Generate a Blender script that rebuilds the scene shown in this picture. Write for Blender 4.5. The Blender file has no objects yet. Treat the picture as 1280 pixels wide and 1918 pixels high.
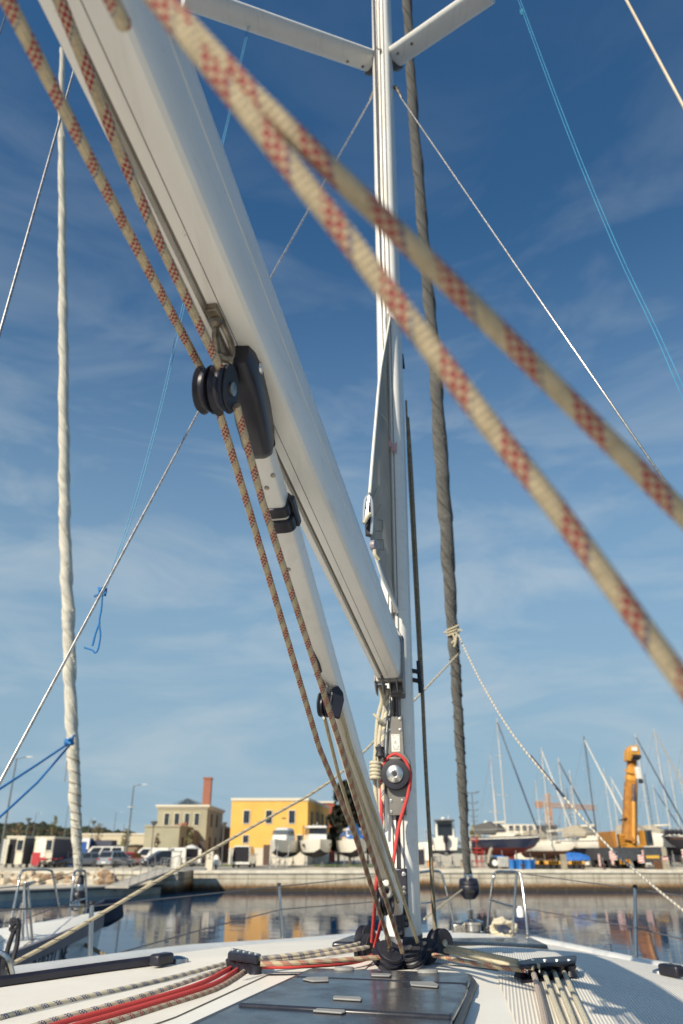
import bpy, math, random
from mathutils import Vector as V, Matrix
random.seed(11)
S = bpy.context.scene
rad = math.radians; PI = math.pi
# ---------------------------------------------------------------- camera
F = 1400.0; CZ = 3.2; PITCH = math.atan((1596 - 959) / F); cp, sp = math.cos(PITCH), math.sin(PITCH)
cam = bpy.data.cameras.new('camera'); co = bpy.data.objects.new('camera', cam); S.collection.objects.link(co)
cam.sensor_fit = 'HORIZONTAL'; cam.sensor_width = 24.0; cam.lens = 24.0 * F / 1280
cam.clip_start = 0.02; cam.clip_end = 9000
co.location = (0, 0, CZ); co.rotation_euler = (PI / 2 + PITCH, 0, 0)
cam.dof.use_dof = True; cam.dof.focus_distance = 1.95; cam.dof.aperture_fstop = 3.9
S.camera = co
# ---------------------------------------------------------------- light
SUN_AZ, SUN_EL = rad(35), rad(34)
w = bpy.data.worlds.new('World'); S.world = w; w.use_nodes = True
T = w.node_tree; T.nodes.clear()
def nd(t, k, **kw):
    n = t.nodes.new(k)
    for a, b in kw.items(): setattr(n, a, b)
    return n
sky = nd(T, 'ShaderNodeTexSky', sky_type='NISHITA', sun_disc=False, sun_elevation=SUN_EL, sun_rotation=PI + SUN_AZ,
         air_density=1.0, dust_density=0.6, ozone_density=3.0, altitude=0)
tc = nd(T, 'ShaderNodeTexCoord')
hs = nd(T, 'ShaderNodeHueSaturation'); hs.inputs['Saturation'].default_value = 1.22; hs.inputs['Value'].default_value = 1.0
hs.inputs['Hue'].default_value = 0.495
T.links.new(sky.outputs[0], hs.inputs['Color'])
gm = nd(T, 'ShaderNodeGamma'); gm.inputs[1].default_value = 1.0
T.links.new(hs.outputs[0], gm.inputs[0])
# thin cirrus: two noises on the view direction
mp = nd(T, 'ShaderNodeMapping'); mp.inputs['Scale'].default_value = (1.6, 1.6, 5.5); mp.inputs['Rotation'].default_value = (0, rad(-24), rad(20))
T.links.new(tc.outputs['Generated'], mp.inputs[0])
n1 = nd(T, 'ShaderNodeTexNoise'); n1.inputs['Scale'].default_value = 2.1; n1.inputs['Detail'].default_value = 12; n1.inputs['Roughness'].default_value = .57; n1.inputs['Distortion'].default_value = .6
T.links.new(mp.outputs[0], n1.inputs['Vector'])
rp = nd(T, 'ShaderNodeValToRGB'); rp.color_ramp.elements[0].position = .44; rp.color_ramp.elements[1].position = .80
T.links.new(n1.outputs[0], rp.inputs[0])
sx = nd(T, 'ShaderNodeSeparateXYZ'); T.links.new(tc.outputs['Generated'], sx.inputs[0])
mr = nd(T, 'ShaderNodeMapRange'); mr.inputs[1].default_value = 0.80; mr.inputs[2].default_value = 0.25; mr.inputs[3].default_value = 0.05; mr.inputs[4].default_value = .78
T.links.new(sx.outputs[2], mr.inputs[0])
mu = nd(T, 'ShaderNodeMath', operation='MULTIPLY'); T.links.new(rp.outputs[0], mu.inputs[0]); T.links.new(mr.outputs[0], mu.inputs[1])
hzf = nd(T, 'ShaderNodeMapRange', interpolation_type='SMOOTHSTEP'); hzf.inputs[1].default_value = .74; hzf.inputs[2].default_value = .06; hzf.inputs[3].default_value = 0; hzf.inputs[4].default_value = .92
T.links.new(sx.outputs[2], hzf.inputs[0]); hzm = nd(T, 'ShaderNodeMix', data_type='RGBA'); T.links.new(hzf.outputs[0], hzm.inputs[0]); T.links.new(gm.outputs[0], hzm.inputs[6]); hzm.inputs[7].default_value = (2.55, 3.85, 4.9, 1)
mx = nd(T, 'ShaderNodeMix', data_type='RGBA'); T.links.new(mu.outputs[0], mx.inputs[0]); T.links.new(hzm.outputs[2], mx.inputs[6]); mx.inputs[7].default_value = (4.9, 5.5, 5.8, 1)
bg = nd(T, 'ShaderNodeBackground'); bg.inputs[1].default_value = 0.098
T.links.new(mx.outputs[2], bg.inputs[0])
ow = nd(T, 'ShaderNodeOutputWorld'); T.links.new(bg.outputs[0], ow.inputs[0])
su = bpy.data.lights.new('sun', 'SUN'); su.energy = 5.0; su.angle = rad(.53); su.color = (1.0, .90, .73)
so = bpy.data.objects.new('sun', su); S.collection.objects.link(so)
so.rotation_euler = V((math.sin(SUN_AZ) * math.cos(SUN_EL), math.cos(SUN_AZ) * math.cos(SUN_EL), -math.sin(SUN_EL))).to_track_quat('-Z', 'Y').to_euler()
S.view_settings.view_transform = 'Standard'; S.view_settings.look = 'None'; S.view_settings.exposure = 0.23; S.view_settings.gamma = 1
try:
    S.cycles.use_denoising = True
except Exception: pass
S.cycles.max_bounces = 8; S.cycles.caustics_reflective = False; S.cycles.caustics_refractive = False
# ---------------------------------------------------------------- photo geometry helpers
def ray(u, v):
    x = (u - 640) / F; y = (959 - v) / F
    return V((x, cp - y * sp, sp + y * cp))
def at(u, v, Y):
    r = ray(u, v); return V((0, 0, CZ)) + r * (Y / r.y)
def gp(u, v, z):
    r = ray(u, v); return V((0, 0, CZ)) + r * ((z - CZ) / r.z)
def L(*p): return [at(*q) for q in p]
def ext(P, z):
    a, b = P[-2], P[-1]; return P + [b + (b - a) * ((z - b.z) / (b.z - a.z))]
def lin(c): return tuple(((x / 255 / 12.92) if x <= 10 else ((x / 255 + .055) / 1.055) ** 2.4) for x in c)
def lerp(a, b, t): return a + (b - a) * t
def interp(x, tab):
    if x <= tab[0][0]: return tab[0][1]
    for (a, va), (b, vb) in zip(tab, tab[1:]):
        if x <= b:
            t = (x - a) / (b - a); return va + (vb - va) * t
    return tab[-1][1]
def cr(pts, n=6):
    P = [V(p) for p in pts]; P = [P[0] * 2 - P[1]] + P + [P[-1] * 2 - P[-2]]; out = []
    for i in range(1, len(P) - 2):
        a, b, c, d = P[i - 1:i + 3]
        for k in range(n):
            t = k / n
            out.append(.5 * ((2 * b) + (c - a) * t + (2 * a - 5 * b + 4 * c - d) * t * t + (3 * b - a - 3 * c + d) * t ** 3))
    out.append(P[-2]); return out
def fr(o, z, xh=(1, 0, 0)):
    z = V(z).normalized(); x = V(xh); x = (x - z * x.dot(z)).normalized(); y = z.cross(x)
    m = Matrix((x, y, z)).transposed().to_4x4(); m.translation = V(o); return m
def TR(x=0, y=0, z=0, rz=0): return Matrix.Translation((x, y, z)) @ Matrix.Rotation(rz, 4, 'Z')
# ---------------------------------------------------------------- mesh builder
class MB:
    def __init__(s): s.v = []; s.f = []; s.m = []; s.uv = []
    def add(s, vs, fs, mi=0, uvs=None):
        o = len(s.v); s.v += [V(p) for p in vs]
        for i, f in enumerate(fs):
            s.f.append([o + k for k in f]); s.m.append(mi); s.uv.append(uvs[i] if uvs else None)
        return s
    def quad(s, *p, mi=0): return s.add(p, [list(range(len(p)))], mi)
    def box(s, c, size, rz=0, mi=0, M=None):
        x, y, z = [q / 2 for q in size]
        vs = [V((a * x, b * y, d * z)) for d in (-1, 1) for a, b in ((-1, -1), (1, -1), (1, 1), (-1, 1))]
        m = (M if M is not None else Matrix()) @ Matrix.Translation(V(c)) @ Matrix.Rotation(rz, 4, 'Z')
        return s.add([m @ v for v in vs], [[3, 2, 1, 0], [4, 5, 6, 7], [0, 1, 5, 4], [1, 2, 6, 5], [2, 3, 7, 6], [3, 0, 4, 7]], mi)
    def bb(s, a, b, mi=0, M=None):
        return s.box([(p + q) / 2 for p, q in zip(a, b)], [abs(q - p) for p, q in zip(a, b)], 0, mi, M)
    def tube(s, pts, r, n=8, mi=0, cap=True, sq=1.0, up=None):
        P = [V(p) for p in pts]; k = len(P); R = r if isinstance(r, (list, tuple)) else [r] * k
        t0 = (P[1] - P[0]).normalized(); h = V(up) if up else (V((0, 0, 1)) if abs(t0.z) < .9 else V((0, 1, 0)))
        x = (h - t0 * h.dot(t0)).normalized(); vs = []; d = 0; ds = []
        for i, p in enumerate(P):
            t = (P[min(i + 1, k - 1)] - P[max(i - 1, 0)]).normalized()
            x = (x - t * x.dot(t)); x = x.normalized() if x.length > 1e-6 else V((1, 0, 0)); y = t.cross(x)
            if i: d += (P[i] - P[i - 1]).length
            ds.append(d)
            for j in range(n):
                a = 2 * PI * j / n; vs.append(p + (x * math.cos(a) + y * math.sin(a) * sq) * R[i])
        fs = []; us = []
        for i in range(k - 1):
            for j in range(n):
                q = (j + 1) % n
                fs.append([i * n + j, i * n + q, (i + 1) * n + q, (i + 1) * n + j])
                us.append([(j / n, ds[i]), ((j + 1) / n, ds[i]), ((j + 1) / n, ds[i + 1]), (j / n, ds[i + 1])])
        if cap:
            fs += [list(range(n))[::-1], list(range((k - 1) * n, k * n))]; us += [None, None]
        return s.add(vs, fs, mi, us)
    def lathe(s, prof, M, n=20, mi=0):
        vs = []; fs = []; k = len(prof)
        for r, z in prof:
            for j in range(n):
                a = 2 * PI * j / n; vs.append(M @ V((r * math.cos(a), r * math.sin(a), z)))
        for i in range(k - 1):
            for j in range(n):
                q = (j + 1) % n; fs.append([i * n + j, i * n + q, (i + 1) * n + q, (i + 1) * n + j])
        if prof[0][0] > 1e-5: fs.append(list(range(n))[::-1])
        if prof[-1][0] > 1e-5: fs.append(list(range((k - 1) * n, k * n)))
        return s.add(vs, fs, mi)
    def prism(s, poly, M, z0, z1, mi=0):
        n = len(poly); vs = [M @ V((x, y, z)) for z in (z0, z1) for x, y in poly]
        return s.add(vs, [list(range(n))[::-1], list(range(n, 2 * n))] + [[i, (i + 1) % n, n + (i + 1) % n, n + i] for i in range(n)], mi)
    def loft(s, rings, mi=0, cap=True, closed=True, lens=None):
        n = len(rings[0]); vs = [p for r in rings for p in r]; fs = []
        for i in range(len(rings) - 1):
            for j in range(n if closed else n - 1):
                q = (j + 1) % n; fs.append([i * n + j, i * n + q, (i + 1) * n + q, (i + 1) * n + j])
        us = [[(j / n, lens[i]), ((j + 1) / n, lens[i]), ((j + 1) / n, lens[i + 1]), (j / n, lens[i + 1])] for i in range(len(rings) - 1) for j in range(n)] if lens else None
        if cap and closed:
            fs += [list(range(n))[::-1], list(range((len(rings) - 1) * n, len(rings) * n))]
            if us: us += [None, None]
        return s.add(vs, fs, mi, us)
    def build(s, name, mats, parent=None, smooth=40, bev=0, local=False, seg=2):
        me = bpy.data.meshes.new(name); o = bpy.data.objects.new(name, me); S.collection.objects.link(o)
        if parent is not None:
            o.parent = parent; fm = FRM.get(parent.name, Matrix()); FRM[o.name] = fm
            vs = s.v if local else [fm.inverted() @ p for p in s.v]
        elif local: vs = s.v; FRM[o.name] = Matrix()
        else:
            n = len(s.v); c = V((sum(p.x for p in s.v) / n, sum(p.y for p in s.v) / n, min(p.z for p in s.v)))
            o.location = c; vs = [p - c for p in s.v]; FRM[o.name] = Matrix.Translation(c)
        me.from_pydata([tuple(p) for p in vs], [], s.f)
        for m in (mats if isinstance(mats, (list, tuple)) else [mats]): me.materials.append(m)
        me.polygons.foreach_set('material_index', s.m)
        if any(u for u in s.uv):
            ul = me.uv_layers.new(name='UVMap'); i = 0
            for f, u in zip(s.f, s.uv):
                for k in range(len(f)):
                    if u: ul.data[i].uv = u[k]
                    i += 1
        if smooth:
            me.polygons.foreach_set('use_smooth', [True] * len(me.polygons))
            me.set_sharp_from_angle(angle=rad(smooth))
        me.update()
        if bev:
            b = o.modifiers.new('bevel', 'BEVEL'); b.width = bev; b.segments = seg; b.limit_method = 'ANGLE'; b.angle_limit = rad(40)
        return o
FRM = {}
def tag(o, label=None, cat=None, group=None, kind=None):
    if label: o['label'] = label
    if cat: o['category'] = cat
    if group: o['group'] = group
    if kind: o['kind'] = kind
    return o
def thing(name, label, cat, loc=(0, 0, 0), rz=0, group=None):
    o = bpy.data.objects.new(name, None); S.collection.objects.link(o); o.empty_display_size = .1
    o.location = loc; o.rotation_euler = (0, 0, rz); FRM[o.name] = Matrix.Translation(V(loc)) @ Matrix.Rotation(rz, 4, 'Z')
    return tag(o, label, cat, group)
def kids(o): return [c for c in o.children]
def dup(root, loc, rz, label, group=None):
    def cpy(o, par):
        c = o.copy(); S.collection.objects.link(c)
        if par is not None: c.parent = par
        for k in kids(o): cpy(k, c)
        return c
    r = cpy(root, None); r.location = loc; r.rotation_euler = (0, 0, rz); r['label'] = label
    if group: r['group'] = group
    return r
# ---------------------------------------------------------------- materials
class NT:
    def __init__(s, m): s.t = m.node_tree; s.b = s.t.nodes['Principled BSDF']; s.out = s.t.nodes['Material Output']
    def n(s, k, **kw): return nd(s.t, k, **kw)
    def l(s, a, b): s.t.links.new(a, b)
    def math(s, op, a, b=None, c=None):
        n = s.n('ShaderNodeMath', operation=op)
        for i, q in enumerate((a, b, c)):
            if q is None: continue
            if isinstance(q, (int, float)): n.inputs[i].default_value = q
            else: s.l(q, n.inputs[i])
        return n.outputs[0]
    def mix(s, f, a, b):
        n = s.n('ShaderNodeMix', data_type='RGBA')
        if isinstance(f, (int, float)): n.inputs[0].default_value = f
        else: s.l(f, n.inputs[0])
        for i, q in ((6, a), (7, b)):
            if isinstance(q, tuple): n.inputs[i].default_value = (*q[:3], 1)
            else: s.l(q, n.inputs[i])
        return n.outputs[2]
    def noise(s, scale, detail=4, rough=.6, vec=None, dist=0):
        n = s.n('ShaderNodeTexNoise'); n.inputs['Scale'].default_value = scale; n.inputs['Detail'].default_value = detail
        n.inputs['Roughness'].default_value = rough; n.inputs['Distortion'].default_value = dist
        s.l(vec if vec is not None else s.obj(), n.inputs['Vector']); return n.outputs[0]
    def obj(s):
        if not hasattr(s, '_o'): s._o = s.n('ShaderNodeTexCoord')
        return s._o.outputs['Object']
    def ramp(s, f, p0, p1):
        n = s.n('ShaderNodeMapRange'); n.inputs[1].default_value = p0; n.inputs[2].default_value = p1; s.l(f, n.inputs[0]); return n.outputs[0]
    def bump(s, h, strength, dist=.01):
        n = s.n('ShaderNodeBump'); n.inputs['Strength'].default_value = strength; n.inputs['Distance'].default_value = dist
        s.l(h, n.inputs['Height']); s.l(n.outputs[0], s.b.inputs['Normal'])
    def uv(s):
        n = s.n('ShaderNodeUVMap'); n.uv_map = 'UVMap'; x = s.n('ShaderNodeSeparateXYZ'); s.l(n.outputs[0], x.inputs[0]); return x.outputs[0], x.outputs[1]
MC = {}
def M(name, col, rough=.5, metal=0, var=.12, scale=6, bump=0, bs=40, spec=None, coat=0, col2=None, lo=.35, hi=.7):
    if name in MC: return MC[name]
    m = bpy.data.materials.new(name); m.use_nodes = True; t = NT(m); MC[name] = m
    c = lin(col) if max(col) > 1.01 else col
    d = (lin(col2) if max(col2) > 1.01 else col2) if col2 else tuple(min(1, q * (1 - var * 1.6)) for q in c)
    e = c if col2 else tuple(min(1, q * (1 + var)) for q in c)
    f = t.ramp(t.noise(scale), lo, hi)
    t.l(t.mix(f, e, d), t.b.inputs['Base Color'])
    t.b.inputs['Roughness'].default_value = rough; t.b.inputs['Metallic'].default_value = metal
    if spec is not None: t.b.inputs['Specular IOR Level'].default_value = spec
    if coat: t.b.inputs['Coat Weight'].default_value = coat
    if bump: t.bump(t.noise(bs, 5), bump, .01)
    return m
def rope_mat(name, base, tr=None, tr2=None, period=.06, width=.32, nu=14, r=.0075, cell=None, dirt=.25, braid=.5):
    m = bpy.data.materials.new(name); m.use_nodes = True; t = NT(m); u, l = t.uv()
    c = lin(base); cell = cell or 2 * PI * r / nu
    dk = tuple(q * .62 for q in c)
    col = t.mix(t.math('MULTIPLY', t.ramp(t.noise(90, 3), .4, .75), dirt * 2), c, dk)
    a = t.math('MODULO', t.math('ADD', t.math('SUBTRACT', t.math('DIVIDE', l, period), u), 50), 1.0)
    fu = t.math('MULTIPLY', u, nu); fl = t.math('DIVIDE', l, cell)
    ch = t.math('MODULO', t.math('ADD', t.math('FLOOR', fu), t.math('FLOOR', fl)), 2.0)
    if tr:
        k = t.math('MULTIPLY', t.math('LESS_THAN', a, width), t.math('MULTIPLY_ADD', ch, .9, .05))
        col = t.mix(k, col, lin(tr))
    if tr2:
        k = t.math('MULTIPLY', t.math('MULTIPLY', t.math('GREATER_THAN', a, width), t.math('LESS_THAN', a, width + .07)), ch)
        col = t.mix(k, col, lin(tr2))
    t.l(col, t.b.inputs['Base Color']); t.b.inputs['Roughness'].default_value = .85
    h = t.math('MULTIPLY', t.math('SINE', t.math('MULTIPLY', t.math('ADD', fu, fl), PI)), t.math('SINE', t.math('MULTIPLY', t.math('SUBTRACT', fu, fl), PI)))
    t.bump(h, braid, r * .28)
    return m
WHITE = M('gelcoat', (.80, .77, .70), .28, var=.05, coat=.3)
GEL2 = M('white_paint', (.74, .71, .64), .4, var=.10)
def alu_mat():
    m = bpy.data.materials.new('mast_alu'); m.use_nodes = True; t = NT(m); MC['mast_alu'] = m
    mp_ = t.n('ShaderNodeMapping'); mp_.inputs['Scale'].default_value = (14, .9, 14); t.l(t.obj(), mp_.inputs[0])
    st = t.noise(2.2, 5, .6, mp_.outputs[0]); sp_ = t.noise(34, 5, .7); bl_ = t.noise(3.0, 4, .6)
    c = t.mix(t.ramp(bl_, .35, .75), (.83, .81, .755), (.77, .75, .69))
    c = t.mix(t.math('MULTIPLY', t.ramp(st, .54, .78), .35), c, (.50, .47, .41))
    c = t.mix(t.math('MULTIPLY', t.ramp(sp_, .66, .74), .6), c, (.33, .29, .24))
    t.l(c, t.b.inputs['Base Color']); t.l(t.math('MULTIPLY_ADD', st, .3, .2), t.b.inputs['Roughness']); t.bump(t.noise(1.4, 2), .12, .02); return m
ALU = alu_mat()
ALUG = M('anodised_grey', (.19, .18, .165), .42, .6, var=.12, scale=9)
STEEL = M('steel', (.46, .45, .44), .22, 1, var=.08, scale=20)
STEELD = M('worn_steel', (.42, .38, .33), .32, 1, var=.35, scale=40)
BLK = M('black_plastic', (.014, .014, .024), .42, var=.2, scale=20)
BLKM = M('black_matte', (.02, .02, .028), .6, var=.3, scale=20)
RUB = M('rubber', (.018, .018, .02), .7)
GLASS = M('dark_glass', (.02, .025, .032), .08, var=.1)
GREY = M('mid_grey', (.22, .22, .22), .5)
GREYL = M('light_grey', (.48, .48, .45), .5)
BROWN = M('brown_rope', (.23, .19, .13), .9, var=.25, scale=60)
R_RED = rope_mat('rope_red_fleck', (192, 175, 144), (150, 32, 50), (84, 98, 120), .058, .46, 10, .0075, cell=.0050, dirt=.4)
R_CREAM = rope_mat('rope_cream', (206, 194, 164), (150, 120, 90), None, .11, .05, 10, .006)
R_BLUE = rope_mat('rope_blue_fleck', (216, 206, 180), (12, 40, 120), (30, 60, 70), .048, .42, 10, .008, cell=.0052)
R_RFL = rope_mat('rope_grey_red', (186, 174, 150), (160, 36, 44), (60, 90, 80), .04, .45, 10, .008, cell=.0052)
R_SOLID = rope_mat('rope_red', (208, 74, 72), None, None, .1, .3, 14, .007, dirt=.15)
R_BLKF = rope_mat('rope_black_fleck', (212, 198, 168), (20, 20, 20), None, .085, .16, 8, .009, braid=.8)
R_WHITE = rope_mat('rope_white', (216, 207, 182), None, None, .1, .3, 12, .007, braid=.7)
R_BLUEC = M('blue_cord', (.02, .16, .42), .6)
R_CYAN = M('cyan_cord', (.05, .27, .45), .6)
def rope(name, label, pts, r, mat, group=None, cat='rope', n=10, smoothn=0, parent=None):
    if smoothn: pts = cr(pts, smoothn)
    o = MB().tube(pts, r, n).build(name, mat, parent, smooth=60)
    if parent is None: tag(o, label, cat, group)
    return o
def wire(name, label, pts, r=.004, mat=None, group=None, cat='wire'):
    return rope(name, label, pts, r, mat or STEEL, group, cat, 6)
def text_mesh(name, txt, size, Mx, mat, parent, ext=.001):
    c = bpy.data.curves.new(name, 'FONT'); c.body = txt; c.size = size; c.extrude = ext; c.align_x = 'CENTER'; c.align_y = 'CENTER'
    o = bpy.data.objects.new('tmp', c); S.collection.objects.link(o)
    dg = bpy.context.evaluated_depsgraph_get(); me = bpy.data.meshes.new_from_object(o.evaluated_get(dg))
    bpy.data.objects.remove(o); me.name = name
    me.transform(FRM.get(parent.name, Matrix()).inverted() @ Mx)
    q = bpy.data.objects.new(name, me); S.collection.objects.link(q); q.parent = parent; me.materials.clear(); me.materials.append(mat)
    return q
# ================================================================ setting: water, land, quay
G = 1.65; QY = 74.0
def atx(u, v, X):
    r = ray(u, v); k = X / r.x; return V((0, 0, CZ)) + r * k
def xq(u, Y=QY): return at(u, 1628, Y).x
def water_mat():
    m = bpy.data.materials.new('harbour_water'); m.use_nodes = True; t = NT(m)
    t.b.inputs['Base Color'].default_value = (.0, .030, .085, 1); t.b.inputs['Roughness'].default_value = .02; t.b.inputs['IOR'].default_value = 1.11
    mpn = t.n('ShaderNodeMapping'); mpn.inputs['Scale'].default_value = (.30, 1.0, 1); t.l(t.obj(), mpn.inputs[0])
    a = t.noise(.42, 2, .5, mpn.outputs[0], .4); b = t.noise(1.9, 3, .5, mpn.outputs[0], .6)
    h = t.math('ADD', a, t.math('MULTIPLY', b, .45))
    t.b.inputs['Specular Tint'].default_value = (.62, .74, .82, 1); t.bump(h, .5, .024); return m
def quay_mat():
    m = bpy.data.materials.new('quay_concrete'); m.use_nodes = True; t = NT(m)
    o = t.n('ShaderNodeTexCoord'); x = t.n('ShaderNodeSeparateXYZ'); t.l(o.outputs['Object'], x.inputs[0])
    n = t.noise(.9, 6, .65, o.outputs['Object']); n2 = t.noise(5, 5, .6, o.outputs['Object'])
    mpn = t.n('ShaderNodeMapping'); mpn.inputs['Scale'].default_value = (1.6, 1, .12); t.l(o.outputs['Object'], mpn.inputs[0])
    st = t.noise(1.0, 4, .6, mpn.outputs[0])
    c = t.mix(t.ramp(n, .3, .75), (.56, .52, .42), (.40, .365, .29))
    c = t.mix(t.math('MULTIPLY', t.ramp(st, .45, .75), .75), c, (.17, .125, .08))
    zz = t.math('ADD', t.math('SUBTRACT', x.outputs[2], 3.0), t.math('MULTIPLY', t.math('SUBTRACT', n2, .5), .5))
    c = t.mix(t.ramp(zz, .78, .42), c, (.20, .115, .05))
    c = t.mix(t.ramp(zz, .42, .22), c, (.045, .034, .022))
    jx = t.math('LESS_THAN', t.math('ABSOLUTE', t.math('SUBTRACT', t.math('MODULO', t.math('ADD', x.outputs[0], 400), 2.6), 1.3)), .035)
    jz = t.math('LESS_THAN', t.math('ABSOLUTE', t.math('SUBTRACT', x.outputs[2], 4.02)), .035)
    c = t.mix(t.math('MULTIPLY', t.math('MAXIMUM', jx, jz), .75), c, (.11, .09, .065))
    t.l(c, t.b.inputs['Base Color']); t.b.inputs['Roughness'].default_value = .9; t.bump(n2, .5, .03); return m
MB().quad((-1500, -300, 0), (1500, -300, 0), (1500, 1500, 0), (-1500, 1500, 0)).build('harbour_water', water_mat()).__setitem__('kind', 'structure')
QM = quay_mat()
APR = M('apron', (.50, .455, .36), .95, var=.16, scale=.35, bump=.2, bs=4)
SAND = M('gravel_yard', (.55, .49, .375), 1, var=.2, scale=.5, bump=.3, bs=6)
# quay plan: front line with the two slips
xa, xb, xc, xd, xe, xf = xq(-140), xq(214), xq(334, 71), xq(364), xq(738), xq(823, 75.5)
plan = [(xa, 71), (xb, 71), (xc, 71), (xc, 84), (xd, 84), (xd, 74), (xe, 74), (xe, 84), (xf, 84), (xf, 75.5), (140, 75.5)]
b = MB()
for (x0, y0), (x1, y1) in zip(plan, plan[1:]):
    b.quad((x0, y0, -3), (x1, y1, -3), (x1, y1, G), (x0, y0, G))
b.build('quay_wall', QM, smooth=0)['kind'] = 'structure'
b = MB()
for (x0, y0), (x1, y1) in zip(plan, plan[1:]):
    if abs(y0 - y1) > .1: continue
    b.bb((x0, y0 - .12, G - .22), (x1, y0 + .5, G + .06))
b.build('quay_coping', M('coping', (.60, .56, .46), .85, var=.14, scale=1.2, bump=.3, bs=8), bev=.03)['kind'] = 'structure'
MB().add([(x, y, G) for x, y in plan] + [(140, 900, G), (xa, 900, G)], [list(range(len(plan) + 2))]).build('yard_ground', SAND, smooth=0)['kind'] = 'structure'
# bank and land left of the quay, land right and far
MB().quad((-900, 71, G - .01), (xa, 71, G - .01), (xa, 900, G - .01), (-900, 900, G - .01)).quad((-900, 62, -1.5), (xb, 62, -1.5), (xb, 71, G - .02), (-900, 71, G - .02)).build('embankment', SAND, smooth=0)['kind'] = 'structure'
MB().quad((140, 75.5, G - .01), (900, 75.5, G - .01), (900, 900, G - .01), (140, 900, G - .01)).quad((140, 75.5, -2), (900, 75.5, -2), (900, 75.5, G), (140, 75.5, G)).build('far_ground', SAND, smooth=0)['kind'] = 'structure'
p0, p1 = gp(354, 1617, G), gp(446, 1612, G)
MB().quad((xq(352), 77.5, G + .008), (xq(520), 77.5, G + .008), (xq(700), 150, G + .008), (-40, 150, G + .008)).build('asphalt_road', M('asphalt_pale', (.30, .28, .24), .95, var=.12, scale=.6), smooth=0)['kind'] = 'structure'
gb = MB()
for (ua, ub, y0, y1) in ((352, 446, 98, 103), (586, 700, 100, 104)):
    MB_ = gb.bb((at(ua, 1612, y0).x, y0, G + .012), (at(ub, 1612, y0).x, y1, G + .12))
gb.build('grass_verge', M('verge_grass', (.10, .14, .035), 1, var=.4, scale=3, bump=.6, bs=20)).__setitem__('kind', 'structure')
# pontoon
PZ = .75
f0, f1 = gp(-70, 1669.5, PZ), gp(319, 1654.6, PZ); k0, k1 = gp(-70, 1653, PZ), gp(312, 1648, PZ)
PON = M('pontoon_concrete', (.50, .46, .38), .9, var=.15, scale=1, bump=.2, bs=10)
b = MB(); b.prism([(f0.x, f0.y), (f1.x, f1.y), (k1.x, k1.y), (k0.x, k0.y)], Matrix(), -.3, PZ, 0)
o = b.build('floating_pontoon', PON, bev=.04); tag(o, 'long grey concrete floating pontoon below the rock bank', 'pontoon')
dx = (f1 - f0).normalized(); nx = V((dx.y, -dx.x, 0))
b = MB(); b.tube([f0 + nx * .08 + V((0, 0, -.16)), f1 + nx * .08 + V((0, 0, -.16))], .09, 6); b.build('rubbing_strake', M('strake', (.10, .10, .11), .7), o)
# rocks on the bank
ROCK = [M('rock_pale', (.46, .38, .27), .95, var=.45, scale=2.5, bump=.6, bs=8), M('rock_brown', (.27, .18, .11), .95, var=.35, scale=2.5, bump=.6, bs=8)]
def rock_bm(sd):
    rg = random.Random(sd); b = MB(); rings = []
    n = 9
    for i, ph in enumerate((-1.35, -.8, -.2, .4, .95, 1.4)):
        rings.append([V((math.cos(ph) * math.cos(2 * PI * j / n) * .62, math.cos(ph) * math.sin(2 * PI * j / n) * .48, math.sin(ph) * .42 + .3)) * rg.uniform(.78, 1.18) for j in range(n)])
    return b.loft(rings)
protos = []
for i in range(5):
    o = rock_bm(i).build('rock', ROCK[0 if i < 3 else 1], local=True, smooth=25); protos.append(o)
RL = ['pale limestone boulder in the rock bank behind the pontoon', 'brown boulder mixed among the pale ones of the rock bank']
k = 0
for row, (Y, z) in enumerate(((70.7, 1.45), (69.8, 1.15), (68.8, .85), (67.6, .5))):
    x = xq(-45, Y); xend = xq(214, Y)
    while x < xend:
        src = protos[random.randrange(3) if random.random() < (.8 if row == 0 else .4) else random.choice((3, 4))]  # top row mostly pale, lower rows more often brown
        s_ = random.uniform(.5, .95)
        o = src if not src.get('used') else src.copy()
        if o is not src: S.collection.objects.link(o)
        src['used'] = 1
        o.location = (x, Y + random.uniform(-.4, .4), z - .3 + random.uniform(-.12, .12)); o.scale = (s_, s_, s_ * random.uniform(.8, 1.1)); o.rotation_euler = (random.uniform(-.3, .3), random.uniform(-.3, .3), random.uniform(0, 6))
        dark = src in protos[3:]
        tag(o, RL[dark], 'rock', 'boulders of the rock bank')
        x += random.uniform(.75, 1.25) * s_
for p in protos:
    if 'used' not in p: bpy.data.objects.remove(p)
for o in S.objects:
    if 'used' in o: del o['used']
# far wooded ridge
def ridge(name, Y, u0, u1, tab, mat, amp, seed, depth=160):
    rg = random.Random(seed); b = MB(); rings = []; n = 140
    for i in range(n + 1):
        u = u0 + (u1 - u0) * i / n; top = at(u, interp(u, tab), Y); zt = max(3, top.z) 
        x = top.x; ring = []
        for k_, (dy, fz) in enumerate(((-depth * .5, 0), (-depth * .3, .45), (-depth * .12, .8), (0, 1), (depth * .5, .9), (depth, 0))):
            ring.append(V((x * (Y + dy) / Y if k_ < 4 else x, Y + dy, G - 1 + (zt - G - 2) * fz)))
        rings.append(ring)
    b.loft(rings, closed=False, cap=False); o = b.build(name, mat, smooth=60); o['kind'] = 'structure'; return o
FOR = M('forest_floor', (.025, .032, .018), 1, var=.4, scale=.03)
tabL = [(-1000, 1552), (-500, 1544), (-160, 1536), (0, 1540), (40, 1542), (75, 1541), (95, 1548), (130, 1551), (160, 1549), (220, 1555), (262, 1561), (300, 1575), (440, 1580)]
ridge('hills', 620, -1000, 440, tabL, FOR, 1, 3)
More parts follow.
